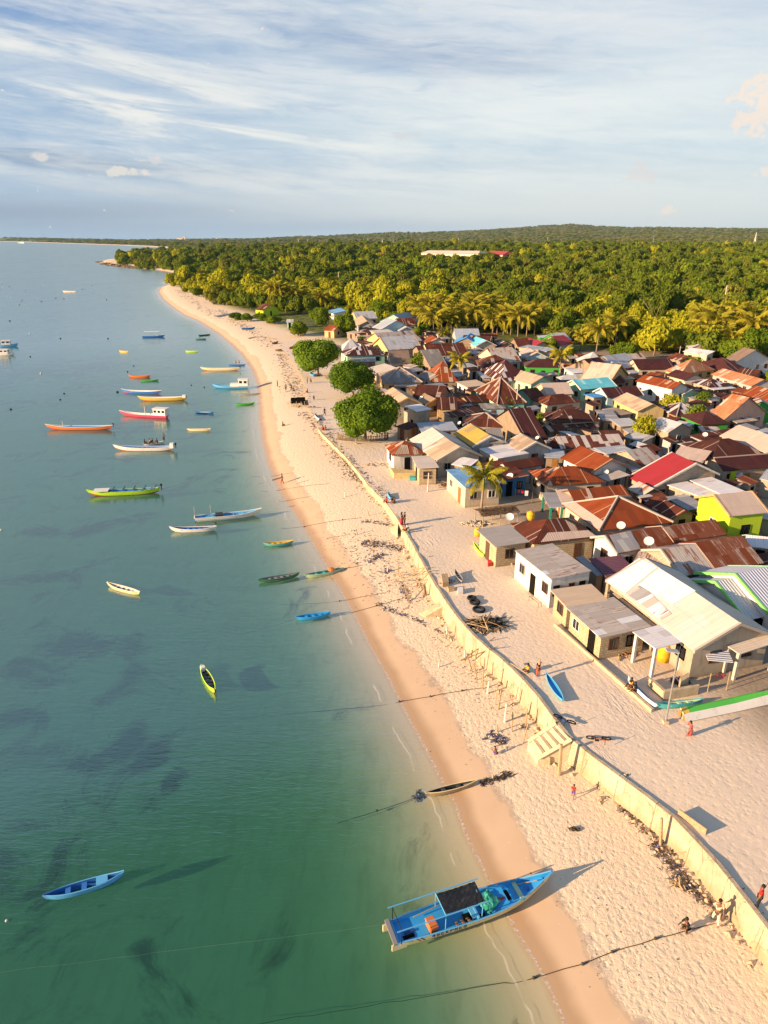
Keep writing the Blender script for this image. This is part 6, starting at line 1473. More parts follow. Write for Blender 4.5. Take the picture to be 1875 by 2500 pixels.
bpart(eb, 'well', DARK, [((0, 0, .01), (.62, .20, .03))]); bpart(eb, 'well_lid', BP('navy'), [((.1, .22, .03), (.60, .14, .04))])
cn = empty('canopy', (0, 0, 0)); cn.parent = bb
CZh = 1.42
tarp, b = newmat('black_tarp'); o_ = b.objc(); n = b.noise(o_, 2.2, 6, .75, .6)
b.out(b.prin(b.mix(b.sm(n, .5, .7), (.010, .011, .013), (.05, .042, .035)), .45, b.bump(n, .9, .08), spec=.4))
mb = MB(); nx_, ny_ = 14, 10; rr = random.Random(9); vs = []
for i in range(nx_+1):
    for j in range(ny_+1): vs.append((lx(.30+.235*i/nx_), -.62+1.24*j/ny_, CZh+.05+rr.uniform(-.02, .02)-.05*math.sin(math.pi*i/nx_)))
mb.add(vs, [(i*(ny_+1)+j, (i+1)*(ny_+1)+j, (i+1)*(ny_+1)+j+1, i*(ny_+1)+j+1) for i in range(nx_) for j in range(ny_)]); mb.build('tarp', tarp, cn)
for sy in (-.70, .70): bpart(cn, 'canopy_rail', BP('sky'), tubes=[([(lx(.02), sy, CZh+.02), (lx(.56), sy, CZh+.06)], .035)])
for f in (.045, .30, .52):
    for sy in (-.66, .66): bpart(cn, 'canopy_post', BP('sky') if f > .1 else BLACK, tubes=[([(lx(f), sy, .45), (lx(f), sy, CZh)], .028)])
for f in (.30, .52): bpart(cn, 'canopy_beam', BP('sky'), tubes=[([(lx(f), -.70, CZh), (lx(f), .70, CZh)], .03)])
bpart(cn, 'canopy_beam', BLACK, tubes=[([(lx(.045), -.68, CZh), (lx(.045), .68, CZh)], .02)])
def loose(name, m_, f, y, z, dims, rz, label, cat, bev=.02, extra=None):
    mb = MB(); mb.box((0, 0, dims[2]/2), dims); o = mb.build(name, m_); w_ = bb.matrix_basis @ Vector((lx(f), y, z)); o.location = w_; o.rotation_euler = (0, 0, bb.rotation_euler.z+rz)
    md = o.modifiers.new('bev', 'BEVEL'); md.width = bev; md.segments = 2; return tag(o, label, cat)
c_o = empty('cooler', bb.matrix_basis @ Vector((lx(.235), -.28, DKS)), bb.rotation_euler.z+.06, 'orange-red cool box standing on the blue boat deck behind the canopy', 'cool box')
mb = MB(); mb.box((0, 0, .16), (.44, .66, .32)); o = mb.build('box', BP('orange'), c_o); o.modifiers.new('b', 'BEVEL').width = .04
mb = MB(); mb.box((0, 0, .36), (.47, .69, .09)); o = mb.build('lid', BP('orange'), c_o); o.modifiers.new('b', 'BEVEL').width = .03
gn, b = newmat('green_net'); o_ = b.objc(); n = b.noise(o_, 3, 5, .7, .8); b.out(b.prin(b.mix(b.sm(n, .4, .65), (.02, .26, .17), (.10, .52, .36)), .8, b.bump(n, .9, .06)))
mb = MB(); vs = []; rr = random.Random(2)
for i in range(10):
    for j in range(10): u_, v_ = i/9-.5, j/9-.5; vs.append((u_*1.05+rr.uniform(-.02, .02), v_*.95+.18*u_, .14*max(0, 1-3*max(u_*u_, v_*v_))+rr.uniform(0, .05)))
mb.add(vs, [(i*10+j, (i+1)*10+j, (i+1)*10+j+1, i*10+j+1) for i in range(9) for j in range(9)]); o = mb.build('fishing_net', gn); o.location = bb.matrix_basis @ Vector((lx(.595), .0, DKS+.05)); o.rotation_euler = (0, 0, bb.rotation_euler.z+.35); tag(o, 'folded green net on the blue boat deck in front of the canopy', 'net')
mb = MB(); mb.lathe([(0, .30), (.12, .28), (.19, .18), (.19, .08), (.10, 0), (0, 0)], (0, 0, 0), 12); o = mb.build('buoy', BP('blue')); o.location = bb.matrix_basis @ Vector((lx(.835), -.05, DKS-.02)); tag(o, 'round dark blue drum in the bow of the big boat', 'drum')
bar3('boat_pole', bb.matrix_basis @ Vector((lx(.80), .32, .58)), bb.matrix_basis @ Vector((lx(.905), -.02, .85)), .03, DRIFT, 'short wooden pole lying across the bow of the big blue boat', 'pole')
bar3('boat_pole', bb.matrix_basis @ Vector((lx(.16), .45, .52)), bb.matrix_basis @ Vector((lx(.34), .60, .60)), .03, DRIFT, 'wooden pole along the far gunwale behind the canopy', 'pole')
for k_ in range(3): loose('plank', WOOD, .37+.035*k_, -.62, DKS+.12, (.14, .34, .03), .2*k_, ['first', 'middle', 'last'][k_]+' of three short brown planks under the near canopy rail, counted from the stern', 'plank')
# lettering and coloured flash on the near side of the hull
def side_pt(f, t):
    hw = .81*(1-max(0, 2*f-1)**2.2) if f > .5 else .81*(1-.22*abs(2*f-1)**2); return Vector((lx(f), -hw*(.93+.07*t)-.012, -.25+.77*(.60+.38*t)))
def letters(txt, f0, f1, m_, hl=.22):
    n_ = len(txt); w_ = (f1-f0)*L/n_
    SEG = {'4': [(.7,0,.7,1),(.7,1,.1,.4),(.1,.4,.95,.4)], '6': [(.8,1,.2,.6),(.2,.6,.2,0),(.2,0,.8,0),(.8,0,.8,.5),(.8,.5,.2,.5)], 'G': [(.85,.85,.6,1),(.6,1,.2,.8),(.2,.8,.2,.1),(.2,.1,.6,0),(.6,0,.85,.2),(.85,.2,.85,.45),(.85,.45,.5,.45)], 'E': [(.2,0,.2,1),(.2,1,.85,1),(.2,.5,.7,.5),(.2,0,.85,0)], 'X': [(.1,0,.9,1),(.1,1,.9,0)],
           'H': [(.2,0,.2,1),(.8,0,.8,1),(.2,.5,.8,.5)], 'K': [(.2,0,.2,1),(.2,.5,.85,1),(.2,.5,.85,0)], 'P': [(.2,0,.2,1),(.2,1,.8,.95),(.8,.95,.8,.5),(.8,.5,.2,.45)], 'R': [(.2,0,.2,1),(.2,1,.8,.95),(.8,.95,.8,.5),(.8,.5,.2,.45),(.4,.45,.9,0)], 'S': [(.85,.9,.2,.9),(.2,.9,.2,.5),(.2,.5,.85,.5),(.85,.5,.85,.05),(.85,.05,.15,.05)]}
    mb = MB(); lo = .0
    for i, ch in enumerate(txt):
        for x0, y0, x1, y1 in SEG.get(ch, []):
            fa, fb_ = f0+(i+.1+x0*.8)*w_/L, f0+(i+.1+x1*.8)*w_/L
            pa, pb_ = side_pt(fa, y0), side_pt(fb_, y1); dd_ = (pb_-pa).normalized(); up = Vector((0, 0, 1)); k_ = dd_.cross(Vector((0, -1, 0))).normalized()*.024
            mb.add([pa-k_-dd_*.02, pb_-k_+dd_*.02, pb_+k_+dd_*.02, pa+k_-dd_*.02], [(0, 1, 2, 3)])
    mb.build('lettering', m_, bb)
letters('4GEKPRES', .215, .425, BP('navy'))
for c_, f in (('red', .125), ('navy', .148)):
    mb = MB(); a_, q_ = side_pt(f, 1.0), side_pt(f+.028, .0); mb.add([a_, a_+Vector((.09, 0, 0)), q_+Vector((.09, 0, 0)), q_], [(0, 1, 2, 3)]); mb.build('colour_flash', BP(c_), bb)
bpart(bb, 'stern_fin', BP('cream'), [((lx(.02), .70, .05), (.55, .10, .5)), ]); bpart(bb, 'stern_fin', BP('cream'), [((lx(.04), -.50, .12), (.8, .08, .4))])
mb = MB(); mb.lathe([(0, .22), (.06, .2), (.07, .05), (0, 0)], (lx(1.0)-.03, 0, 1.1), 8); mb.build('bow_knob', BP('blue'), bb)
# ---------------------------------------------------------------- people
SKIN = plain('skin', (.20, .10, .055), .6, n=.05); HAIR = plain('hair', (.010, .008, .007), .7); 
def cloth(name, c): return plain('cloth_'+name, c, .9, .1, n=.12)
def skinmesh(name, nodes, edges, mat_, parent, sub=1):
    me = bpy.data.meshes.new(name); me.from_pydata([n_[0] for n_ in nodes], edges, []); o = bpy.data.objects.new(name, me); COL.objects.link(o); o.parent = parent
    me.materials.append(mat_); m_ = o.modifiers.new('skin', 'SKIN'); m_.use_smooth_shade = True
    for i, n_ in enumerate(nodes):
        r_ = n_[1]; me.skin_vertices[0].data[i].radius = r_ if hasattr(r_, '__len__') else (r_, r_)
    me.skin_vertices[0].data[0].use_root = True
    s_ = o.modifiers.new('sub', 'SUBSURF'); s_.levels = sub; s_.render_levels = sub
    return o
def person(loc, face, pose='stand', h=1.55, top='red', low='dark', hair='short', label='', group=None, skirt=False, scarf=None, shirtless=False, seat=0.0, seed=0, hold=None):
    rr = random.Random(seed+hash(label) % 997 if False else seed); root = empty('person', loc, face, label, 'person', group)
    s_ = h/1.7
    def V3(x, y, z): return Vector((x, y, z))*s_
    if pose in ('stand', 'walk', 'run', 'bend'):
        st_ = {'stand': .02, 'walk': .22, 'run': .38, 'bend': .10}[pose]; pel = V3(0, 0, .90 if pose != 'run' else .84)
        kn = [V3(st_*.6+.03, .10, .50), V3(-st_*.1+.02, -.10, .48)]; an = [V3(st_, .10, .08), V3(-st_*1.1, -.10, .10 if pose != 'run' else .34)]
        lean = {'bend': .9, 'run': .25, 'walk': .06, 'stand': .0}[pose]
    elif pose == 'sit':
        pel = V3(0, 0, .12+seat/s_); kn = [V3(.40, .12, .40+seat*.6), V3(.42, -.13, .38+seat*.6)]; an = [V3(.48, .14, .06), V3(.55, -.12, .06)]; lean = .12
    else:
        pel = V3(0, 0, .30); kn = [V3(.34, .14, .42), V3(.34, -.14, .42)]; an = [V3(.12, .14, .06), V3(.12, -.14, .06)]; lean = .35
    up = Vector((math.sin(lean), 0, math.cos(lean))); fw = Vector((math.cos(lean), 0, -math.sin(lean)))
    sp_ = pel+up*.22*s_; ch = pel+up*.42*s_; nk = pel+up*.56*s_; hd = nk+(up*.6+Vector((0, 0, .4))).normalized()*.14*s_
    toe = [a_+Vector((.14*s_, 0, -.03*s_)) for a_ in an]
    sh = [ch+up*.07*s_+Vector((0, y_*s_, 0)) for y_ in (.17, -.17)]
    ar = {'stand': [(.03, .05, -.27), (.08, .03, -.50)], 'walk': [(.10, .05, -.26), (.24, .03, -.45)], 'run': [(-.12, .06, -.24), (.12, .04, -.34)], 'bend': [(.05, .02, -.28), (.10, .0, -.54)], 'sit': [(.14, .04, -.22), (.34, -.04, -.24)], 'squat': [(.16, .03, -.20), (.34, -.03, -.16)]}[pose]
    el_, wr_ = [], []
    for k_, sg in enumerate((1, -1)):
        f_ = -1 if (pose in ('walk', 'run') and k_) else 1
        el_.append(sh[k_]+Vector((ar[0][0]*f_, ar[0][1]*sg, ar[0][2]))*s_); wr_.append(sh[k_]+Vector((ar[1][0]*f_, ar[1][1]*sg, ar[1][2]))*s_)
    if hold == 'face': el_[1] = sh[1]+Vector((.16, -.04, -.18))*s_; wr_[1] = sh[1]+Vector((.22, .08, .08))*s_
    nodes = [(pel, (.13*s_, .10*s_)), (sp_, (.115*s_, .085*s_)), (ch, (.145*s_, .10*s_)), (nk, .050*s_), (hd, (.078*s_, .092*s_)), (hd+Vector((.01, 0, .09))*s_, (.07*s_, .08*s_))]
    edges = [(0, 1), (1, 2), (2, 3), (3, 4), (4, 5)]
    for k_ in range(2):
        b0 = len(nodes); hp = pel+Vector((0, (.09, -.09)[k_]*s_, -.04*s_))
        nodes += [(hp, .085*s_), (kn[k_], .055*s_), (an[k_], .036*s_), (toe[k_], (.035*s_, .025*s_))]; edges += [(0, b0), (b0, b0+1), (b0+1, b0+2), (b0+2, b0+3)]
    for k_ in range(2):
        b0 = len(nodes); dr = (wr_[k_]-el_[k_]).normalized(); pm = wr_[k_]+dr*.06*s_; sd_ = dr.cross(Vector((1, 0, .3))).normalized()
        nodes += [(sh[k_], .052*s_), (el_[k_], .038*s_), (wr_[k_], .026*s_), (pm, (.038*s_, .018*s_))]; edges += [(2, b0), (b0, b0+1), (b0+1, b0+2), (b0+2, b0+3)]
        for j in range(4):
            off = sd_*((j-1.5)*.021*s_); ln_ = (.062, .072, .068, .054)[j]*s_; a1 = pm+off+dr*.03*s_; a2 = a1+dr*ln_*.55+Vector((.008, 0, -.006))*s_; a3 = a2+dr*ln_*.45+Vector((.016, 0, -.008))*s_
            b1 = len(nodes); nodes += [(a1, .010*s_), (a2, .0085*s_), (a3, .007*s_)]; edges += [(b0+3, b1), (b1, b1+1), (b1+1, b1+2)]
        b1 = len(nodes); th = wr_[k_]+dr*.02*s_+sd_*(.045*s_); nodes += [(th, .011*s_), (th+dr*.045*s_+Vector((.012, 0, 0)), .009*s_)]; edges += [(b0+2, b1), (b1, b1+1)]
    skinmesh('body', nodes, edges, SKIN, root)
    # face: eyes, nose, mouth on the head front
    fm = MB(); hf = hd+Vector((.088*s_, 0, .025*s_))
    for y_ in (-.032, .032): fm.box(hf+Vector((.0, y_*s_, .01*s_)), (.012*s_, .022*s_, .010*s_))
    fm.box(hf+Vector((.004*s_, 0, -.055*s_)), (.012*s_, .040*s_, .008*s_)); fm.build('face_features', HAIR, root)
    fm = MB(); fm.tube([hf+Vector((-.005, 0, .012))*s_, hf+Vector((.02, 0, -.022))*s_], [.006*s_, .012*s_], 5)
    for y_ in (-.083, .083): fm.lathe([(0, .03*s_), (.014*s_, .015*s_), (.012*s_, -.02*s_), (0, -.03*s_)], tuple(hd+Vector((.0, y_*s_, .01*s_))), 6)
    fm.build('nose_and_ears', SKIN, root)
    hm = MB(); pr_ = [(0, .125), (.05, .118), (.085, .085), (.098, .035), (.092, -.02), (.06, -.04)]
    hm.lathe([(r_*s_, z_*s_) for r_, z_ in pr_], tuple(hd+Vector((-.018, 0, .035))*s_), 12)
    hm.build('hair' if not scarf else 'headscarf', HAIR if not scarf else cloth(*scarf), root, smooth=True)
    if scarf:
        hm = MB(); hm.lathe([(.07*s_, .10*s_), (.12*s_, .0), (.17*s_, -.10*s_), (.16*s_, -.13*s_)], tuple(nk+Vector((0, 0, .0))), 12); hm.build('scarf_drape', cloth(*scarf), root, smooth=True)
    if hair == 'long' and not scarf:
        hm = MB(); hm.tube([hd+Vector((-.06, 0, .05))*s_, nk+Vector((-.10, 0, 0))*s_, ch+Vector((-.13, 0, -.02))*s_], [.075*s_, .07*s_, .03*s_], 7); hm.build('hair_tail', HAIR, root, smooth=True)
    if not shirtless:
        sn = [(sp_-up*.10*s_, (.155*s_, .125*s_)), (sp_, (.138*s_, .108*s_)), (ch, (.166*s_, .118*s_)), (nk-up*.04*s_, .07*s_)]
        se = [(0, 1), (1, 2), (2, 3)]
        for k_ in range(2): b0 = len(sn); sn += [(sh[k_], .070*s_), (sh[k_].lerp(el_[k_], .8), .056*s_)]; se += [(2, b0), (b0, b0+1)]
        skinmesh('shirt', sn, se, cloth(*top), root)
    if skirt:
        km = MB(); lowz = (an[0]+an[1])/2; a_, c_ = pel+Vector((0, 0, .08*s_)), Vector((lowz.x, 0, .10*s_)) if pose in ('stand', 'walk', 'run') else (kn[0]+kn[1])/2
        km.tube([a_, a_.lerp(c_, .4), c_], [.145*s_, .17*s_, .22*s_], 12); km.build('skirt', cloth(*low), root, smooth=True)
    else:
        ln = [(pel+Vector((0, 0, .05*s_)), (.148*s_, .118*s_))]; le = []
        for k_ in range(2):
            b0 = len(ln); hp = pel+Vector((0, (.09, -.09)[k_]*s_, -.06*s_)); ln += [(hp, .105*s_), (hp.lerp(kn[k_], .85), .080*s_)]; le += [(0, b0), (b0, b0+1)]
            if low[0] != 'shorts': ln += [(kn[k_].lerp(an[k_], .85), .060*s_)]; le += [(b0+1, b0+2)]
        skinmesh('trousers', ln, le, cloth(*low), root)
    return root
RED = ('red', (.55, .03, .03)); BLK = ('black', (.02, .02, .024)); ORG = ('orange', (.55, .14, .04)); YLW = ('yellow', (.65, .34, .03)); WHT = ('white', (.62, .60, .56)); BLU = ('blue', (.04, .10, .34)); PNK = ('pink', (.60, .12, .14)); GRY = ('grey', (.18, .18, .19)); CRM = ('cream', (.62, .54, .40)); GRN = ('green', (.05, .30, .25)); PUR = ('purple', (.20, .08, .34)); MRN = ('maroon', (.30, .02, .05)); SHO = ('shorts', (.10, .10, .14)); PSK = ('peach', (.65, .30, .18)); BRN = ('brown', (.16, .09, .05))
person(T('s1585,880'), R(150), 'stand', 1.60, RED, BLK, label='person in orange-red shirt and black trousers standing above the wall at the right edge', seed=1)
bar3('fishing_rod', U('s1610,780', GZ+.9), U('s1672,690', GZ+1.6), .014, DARK, 'thin dark rod held by the person in orange-red shirt', 'rod')
person(T('s1300,985'), R(75), 'walk', 1.72, ('stripe', (.58, .50, .34)), CRM, label='man in pale striped shirt and cream trousers walking along the wall foot', seed=2)
person(T('s1112,1030'), R(200), 'squat', 1.6, BLK, BLK, label='person in black squatting on the sand left of the striped shirt man', seed=3)
person(T('s340,130'), R(250), 'walk', 1.05, RED, ('shorts', (.14, .06, .36)), label='small child in red shirt and purple shorts on the open beach', seed=4)
person(T('q1205,1055'), R(190), 'run', 1.25, ('coral', (.62, .10, .10)), ('coral', (.62, .10, .10)), label='child in coral red dress running below the upturned hull', seed=5, skirt=True, hair='long')
person(T('t1340,560'), R(110), 'stand', 1.5, BLK, ('rust', (.52, .10, .03)), label='woman with orange scarf and black top standing beside the dinghy', seed=6, scarf=PSK, hold='face')
person(T('t1250,520'), R(200), 'sit', 1.5, YLW, GRY, label='woman in yellow top sitting on the sand by the wall', seed=7, hair='long')
person(T('t965,1265'), R(150), 'squat', 1.1, RED, ('shorts', (.3, .05, .04)), label='shirtless small child squatting on the beach below the rag heap', seed=8, shirtless=True)
person(U('q868,775', GZ+.25), R(200), 'sit', 1.5, ('mustard', (.40, .24, .04)), BLK, label='woman in mustard top sitting on the tilted canoe, left of two', seed=9, scarf=BLK)
person(U('q890,800', GZ+.25), R(180), 'sit', 1.5, BLK, BLK, label='person in black sitting on the tilted canoe, right of two', seed=10, scarf=BLK)
person(T('n268,935'), R(30), 'stand', 1.6, BLK, MRN, label='person in black top and crimson skirt standing on the wall top, left of the group', seed=11, skirt=True, hair='long')
person(T('n292,935'), R(200), 'stand', 1.6, BLK, BLK, label='person all in black standing on the wall top beside the crimson skirt', seed=12)
person(T('n318,975'), R(230), 'sit', 1.5, ('white', (.5, .5, .55)), GRN, label='woman in pale top sitting right of the standing pair on the wall', seed=13)
person(T('n300,985'), R(210), 'sit', 1.4, ORG, ORG, label='child in orange sitting at the feet of the standing pair', seed=14)
person(T('n325,998'), R(180), 'sit', 1.2, ('mint', (.30, .55, .45)), GRN, label='little child in mint green at the right end of the wall group', seed=15)
person(T('n148,755'), R(200), 'sit', 1.5, RED, RED, label='person in red sitting on the wall beside the upright dinghy', seed=16)
person(T('n188,752'), R(300), 'sit', 1.5, BRN, BLK, label='person in dark clothes sitting in the middle of the trio by the dinghy', seed=17)
person(T('n212,758'), R(200), 'sit', 1.5, BLK, BRN, label='person in brown and black, right end of the trio by the dinghy', seed=18)
person(T('n1160,1215'), R(200), 'stand', 1.6, BLK, BLK, label='person in black standing by the block wall between slab house and white shop', seed=19)
person(T('d248,225'), R(180), 'walk', 1.55, BLU, RED, label='person in dark blue carrying a long beam over wet sand near the water', seed=20)
bar3('beam', U('d178,200', 1.6), U('d246,180', 1.9), .10, WOOD, 'dark wooden beam carried by the person near the water', 'beam')
PL = [('x950,940', 'stand', BLK, BLK, 'dark standing figure closest to the water near the far landing'), ('x967,990', 'walk', WHT, CRM, 'figure in white walking on the far beach'), ('x1015,970', 'stand', GRY, BLK, 'grey clad figure among the seaweed on the far beach'),
 ('x1060,965', 'bend', BLU, BLK, 'bending figure above the black sheet on the far beach'), ('x1080,975', 'squat', BRN, BLK, 'squatting figure right of the bending one on the far beach'), ('x1182,915', 'stand', BRN, BLK, 'first of two figures at the top of the far bank'), ('x1212,905', 'squat', BLK, BLK, 'crouching figure right of the first on the far bank'),
 ('x1232,1040', 'squat', BLK, BLU, 'lone figure crouching on the sand street near the middle beach tree'), ('x1316,1165', 'walk', BLK, BLK, 'figure in black carrying a white bag along the sand street'), ('x988,1245', 'sit', BRN, BLK, 'brown figure sitting alone in the middle of the beach'), ('x1275,1205', 'sit', BRN, BRN, 'person sitting by the white and blue dinghy on the wall'),
 ('x1300,1275', 'sit', RED, BLK, 'person in red on the wall edge, left of two'), ('x1325,1278', 'sit', ORG, BRN, 'person in orange brown on the wall edge, right of two'), ('x1185,985', 'sit', RED, BLK, 'small seated figure in red at the bank edge')]
for i_, (p_, ps_, t_, l_, lb_) in enumerate(PL): person(T(p_), R(40*i_), ps_, 1.55, t_, l_, label=lb_, seed=30+i_)
for i_, (p_, t_, w_) in enumerate((('x622,755', PSK, 'left'), ('x648,755', PSK, 'right'))): q = U(p_, .35); person(q, R(90), 'sit', 1.6, t_, BRN, label=w_+' of two people sitting in the slim blue canoe', seed=50+i_)
for i_, (p_, t_, po) in enumerate((('b836,1288', BLK, 'sit'), ('b866,1286', YLW, 'sit'), ('b884,1285', BLK, 'sit'), ('b912,1282', BLK, 'sit'), ('b950,1276', GRY, 'stand'))):
    person(U(p_, .35), R(70*i_), po, 1.55, t_, BLK, label=['first seated', 'yellow shirted', 'third seated', 'fourth seated', 'standing'][i_]+' person in the crowded white canoe, counted from the left', seed=60+i_)
# ---------------------------------------------------------------- street furniture and odds and ends
def lamp(pf, pt, label, arm=1):
    q = T(pf); top = K2(pt); z_ = min(((abs(PT_row(q.y, zz_)-top[1])), zz_) for zz_ in np.arange(3, 14, .1))[1]; h_ = z_-q.z
    root = empty('street_lamp', q, 0, label, 'street lamp')
    mb = MB(); mb.tube([(0, 0, 0), (0, 0, h_)], [.07, .045], 8); mb.build('pole', METAL, root)
    mb = MB(); mb.tube([(0, 0, h_-.1), (-.5*arm, 0, h_+.1)], .025, 5); mb.build('arm', METAL, root)
    mb = MB(); mb.box((-.45*arm, 0, h_+.15), (.85, .42, .05), 0, mat=Matrix.Rotation(.15, 3, 'Y')); mb.build('solar_panel', BLUEP if False else plain('lamp_head', (.5, .5, .52)), root)
    mb = MB(); mb.box((0, 0, .1), (.35, .35, .25)); mb.build('foot', CONC2, root)
lamp('q1065,985', 'q1105,580', 'tall slim solar street lamp standing on the sand in front of the big house')
lamp('m698,1410', 'm700,1255', 'thin street lamp in front of the nearest big beach tree'); lamp('m468,925', 'm465,820', 'street lamp before the farthest big beach tree'); lamp('m700,1150', 'm690,1078', 'street lamp showing above the nearest big beach tree'); lamp('m585,985', 'm580,920', 'street lamp at the left of the middle big beach tree')
def upole(pf, pt, label, w_=.12, lean=None):
    q = T(pf); row = K2(pt)[1]; z_ = min(((abs(PT_row(q.y, zz_)-row)), zz_) for zz_ in np.arange(3, 26, .1))[1]; h_ = min(z_-q.z, 12)
    root = empty('utility_pole', q, 0, label, 'utility pole'); mb = MB(); mb.tube([(0, 0, 0), (lean or .05, 0, h_)], [w_, w_*.7], 8); mb.build('pole', POLEC, root)
    mb = MB(); mb.box((lean or .05, 0, h_-.4), (1.3, .08, .08)); mb.build('cross_arm', METAL, root); return root
for p_, t_, l_ in [('B880,1010','B900,690','pale utility pole by the grey two door box'),('B1425,1130','B1455,870','pale utility pole in front of the light green house'),('E1010,370','B1040,1270','tall utility pole in the alley of the village centre'),('A945,810','A948,600','white pole in front of the old brown roof'),
  ('A1135,1600','A1135,1350','slim pole beside the unfinished block building'),('D245,990','D278,670','pale pole in front of the stone house'),('C1145,1400','C1160,1260','short pole rising from the maroon roof row'),('C170,880','C175,680','thin pole between the palm and the dark tree'),
  ('r5,925','r12,790','pale pole at the left of the wide beige roofs'),('D680,1480','D715,1230','left leg of the pair of leaning poles'),('D728,1475','D718,1230','right leg of the pair of leaning poles'),('D728,1790','D728,1580','pole below the pair of leaning poles'),('n480,665','n482,515','thin dark post on the sand between blue roof and cream block room')]:
    upole(p_, t_, l_, .11)
gpf = 'pale poles sticking out of the forest'
for a_, c_ in [('r367,415','r370,352'),('r383,418','r385,345'),('r675,450','r680,366'),('r942,490','r950,388'),('r1380,520','r1390,404'),('r25,410','r25,362'),('m517,320','m517,255'),('m183,380','m183,310'),('m553,370','m553,320'),('m588,400','m588,322'),('m770,370','m770,338'),('m1072,400','m1072,348'),('m1366,400','m1366,345')]:
    q = P(*K2(a_), 4.0); row = K2(c_)[1]; z_ = min(((abs(PT_row(q.y, zz_)-row)), zz_) for zz_ in np.arange(3, 30, .1))[1]
    root = empty('utility_pole', (q.x, q.y, 2.5), 0, 'pale utility pole rising out of the green forest', 'utility pole', gpf); mb = MB(); mb.tube([(0, 0, 0), (0, 0, z_-2.5)], .22, 6); mb.build('pole', POLEC, root)
    mb = MB(); mb.box((0, 0, z_-3.1), (1.8, .12, .12)); mb.build('cross_arm', METAL, root)
gpt = 'transmission pylons on the plain below the hills'
for a_, H2 in [('j228,150',44),('j915,140',46),('j1575,128',50),('i1310,160',46),('i1065,150',30),('i890,155',26),('i725,150',20),('i700,150',20),('i480,140',22),('i335,140',22),('i275,140',24),('i820,150',22),('i460,135',20),('y275,75',20),('y115,75',20),('y475,78',20)]:
    px_, py_ = K2(a_); dist_ = 5750 if a_[0] == 'y' else 1900; q = Vector((ray(px_, py_)[0]/ray(px_, py_)[1]*dist_, dist_, 0)); q.z = float(height(np.array([q.x]), np.array([q.y]))[0]); zt = CZ+(HOR-py_+(H2*.38))/FP*dist_*1.0; H_2 = max(zt-q.z, 20)
    root = empty('transmission_tower', q, random.random(), 'slender lattice transmission pylon on the plain below the hills', 'pylon', gpt); w_ = H_2*.09
    mb = MB()
    for sx in (-1, 1):
        for sy in (-1, 1): mb.tube([(sx*w_, sy*w_, 0), (sx*w_*.25, sy*w_*.25, H_2*.65), (sx*.25, sy*.25, H_2)], .22, 4, cap=False)
    for k_ in range(9):
        z0, z1 = H_2*k_/9, H_2*(k_+1)/9; wa, wb_ = w_*max(.15, 1-k_/7.5), w_*max(.15, 1-(k_+1)/7.5)
        for sx in (-1, 1): mb.tube([(sx*wa, -wa, z0), (sx*wb_, wb_, z1)], .14, 3, cap=False); mb.tube([(-wa, sx*wa, z0), (wb_, sx*wb_, z1)], .14, 3, cap=False)
    mb.build('lattice_mast', METAL, root); 
    for f in (.72, .84, .95): mb = MB(); mb.box((0, 0, H_2*f), (H_2*.22, .5, .5)); mb.build('cross_arm', METAL, root)
# warehouse and the red roofed hall in the forest
def hall(a_, c_, z_, dep_, hh, m_w, m_r, label, rise=1.5):
    A0 = U(a_, z_); C0 = U(c_, z_); d_ = C0-A0; root = empty('warehouse', (A0.x, A0.y, 8), math.atan2(d_.y, d_.x), label, 'building'); Lh = d_.length; zt = z_-8
    mb = MB(); mb.box((Lh/2, dep_/2, zt/2), (Lh, dep_, zt)); mb.build('wall', m_w, root)
    mb = MB(); v_ = [(-1, -1, zt), (Lh+1, -1, zt), (Lh+1, dep_+1, zt), (-1, dep_+1, zt), (3, dep_/2, zt+rise), (Lh-3, dep_/2, zt+rise)]; mb.add(v_, [(0, 1, 5, 4), (2, 3, 4, 5), (1, 2, 5), (3, 0, 4), (3, 2, 1, 0)]); mb.build('roof', m_r, root)
    for k_ in range(6): mb = MB(); mb.box((Lh*(k_+.5)/6, -.06, zt*.45), (Lh/14, .1, zt*.35)); mb.build('loading_door', plain('hall_door', (.5, .46, .38)), root)
hall('i1070,206','i1440,210',17.5,26,7,plain('warehouse_white', (.80, .72, .55)),plain('warehouse_roof', (.75, .66, .52)),'long cream-white warehouse rising above the forest',2.5)
hall('i1462,214','i1600,218',16,22,6,plain('hall_cream', (.5, .4, .3)),plain('hall_red', (.42, .06, .05)),'small red roofed hall right of the white warehouse',3.5)
hall('i790,212','i830,212',15.5,8,6,plain('hall_rust', (.3, .12, .05)),plain('hall_rust2', (.3, .12, .05)),'tiny rust coloured building poking out of the forest',1.5)
# far town on the horizon
for a_, w_, h_ in [('b1045,100',60,12),('b1068,100',20,22),('b1258,103',16,14),('b1320,104',60,4),('b990,102',30,4)]:
    px_, py_ = K2(a_); yq = 6000; xq = ray(px_, py_)[0]/ray(px_, py_)[1]*yq; zg_ = float(height(np.array([xq]), np.array([float(yq)]))[0]); root = empty('far_building', (xq, yq, zg_), 0, None); zt = CZ+(HOR-py_)/FP*yq+h_*.4
    hh_ = max(zt-zg_, h_); mb = MB(); mb.box((0, 0, hh_/2), (w_, 20, hh_)); mb.build('wall', plain('far_wall', (.62, .55, .48)), root); mb = MB(); mb.box((0, 0, hh_+1), (w_*.8, 16, 2)); mb.build('roof', METAL, root)
    tag(root, ['widest low pale building on the horizon', 'tall pale tower on the horizon', 'lone pale tower right of the horizon town', 'long flat pale building at the right end of the horizon town', 'small pale building at the left end of the horizon town'][[60, 20, 16, 60, 30].index(w_) if a_ != 'b1320,104' else 3], 'building')
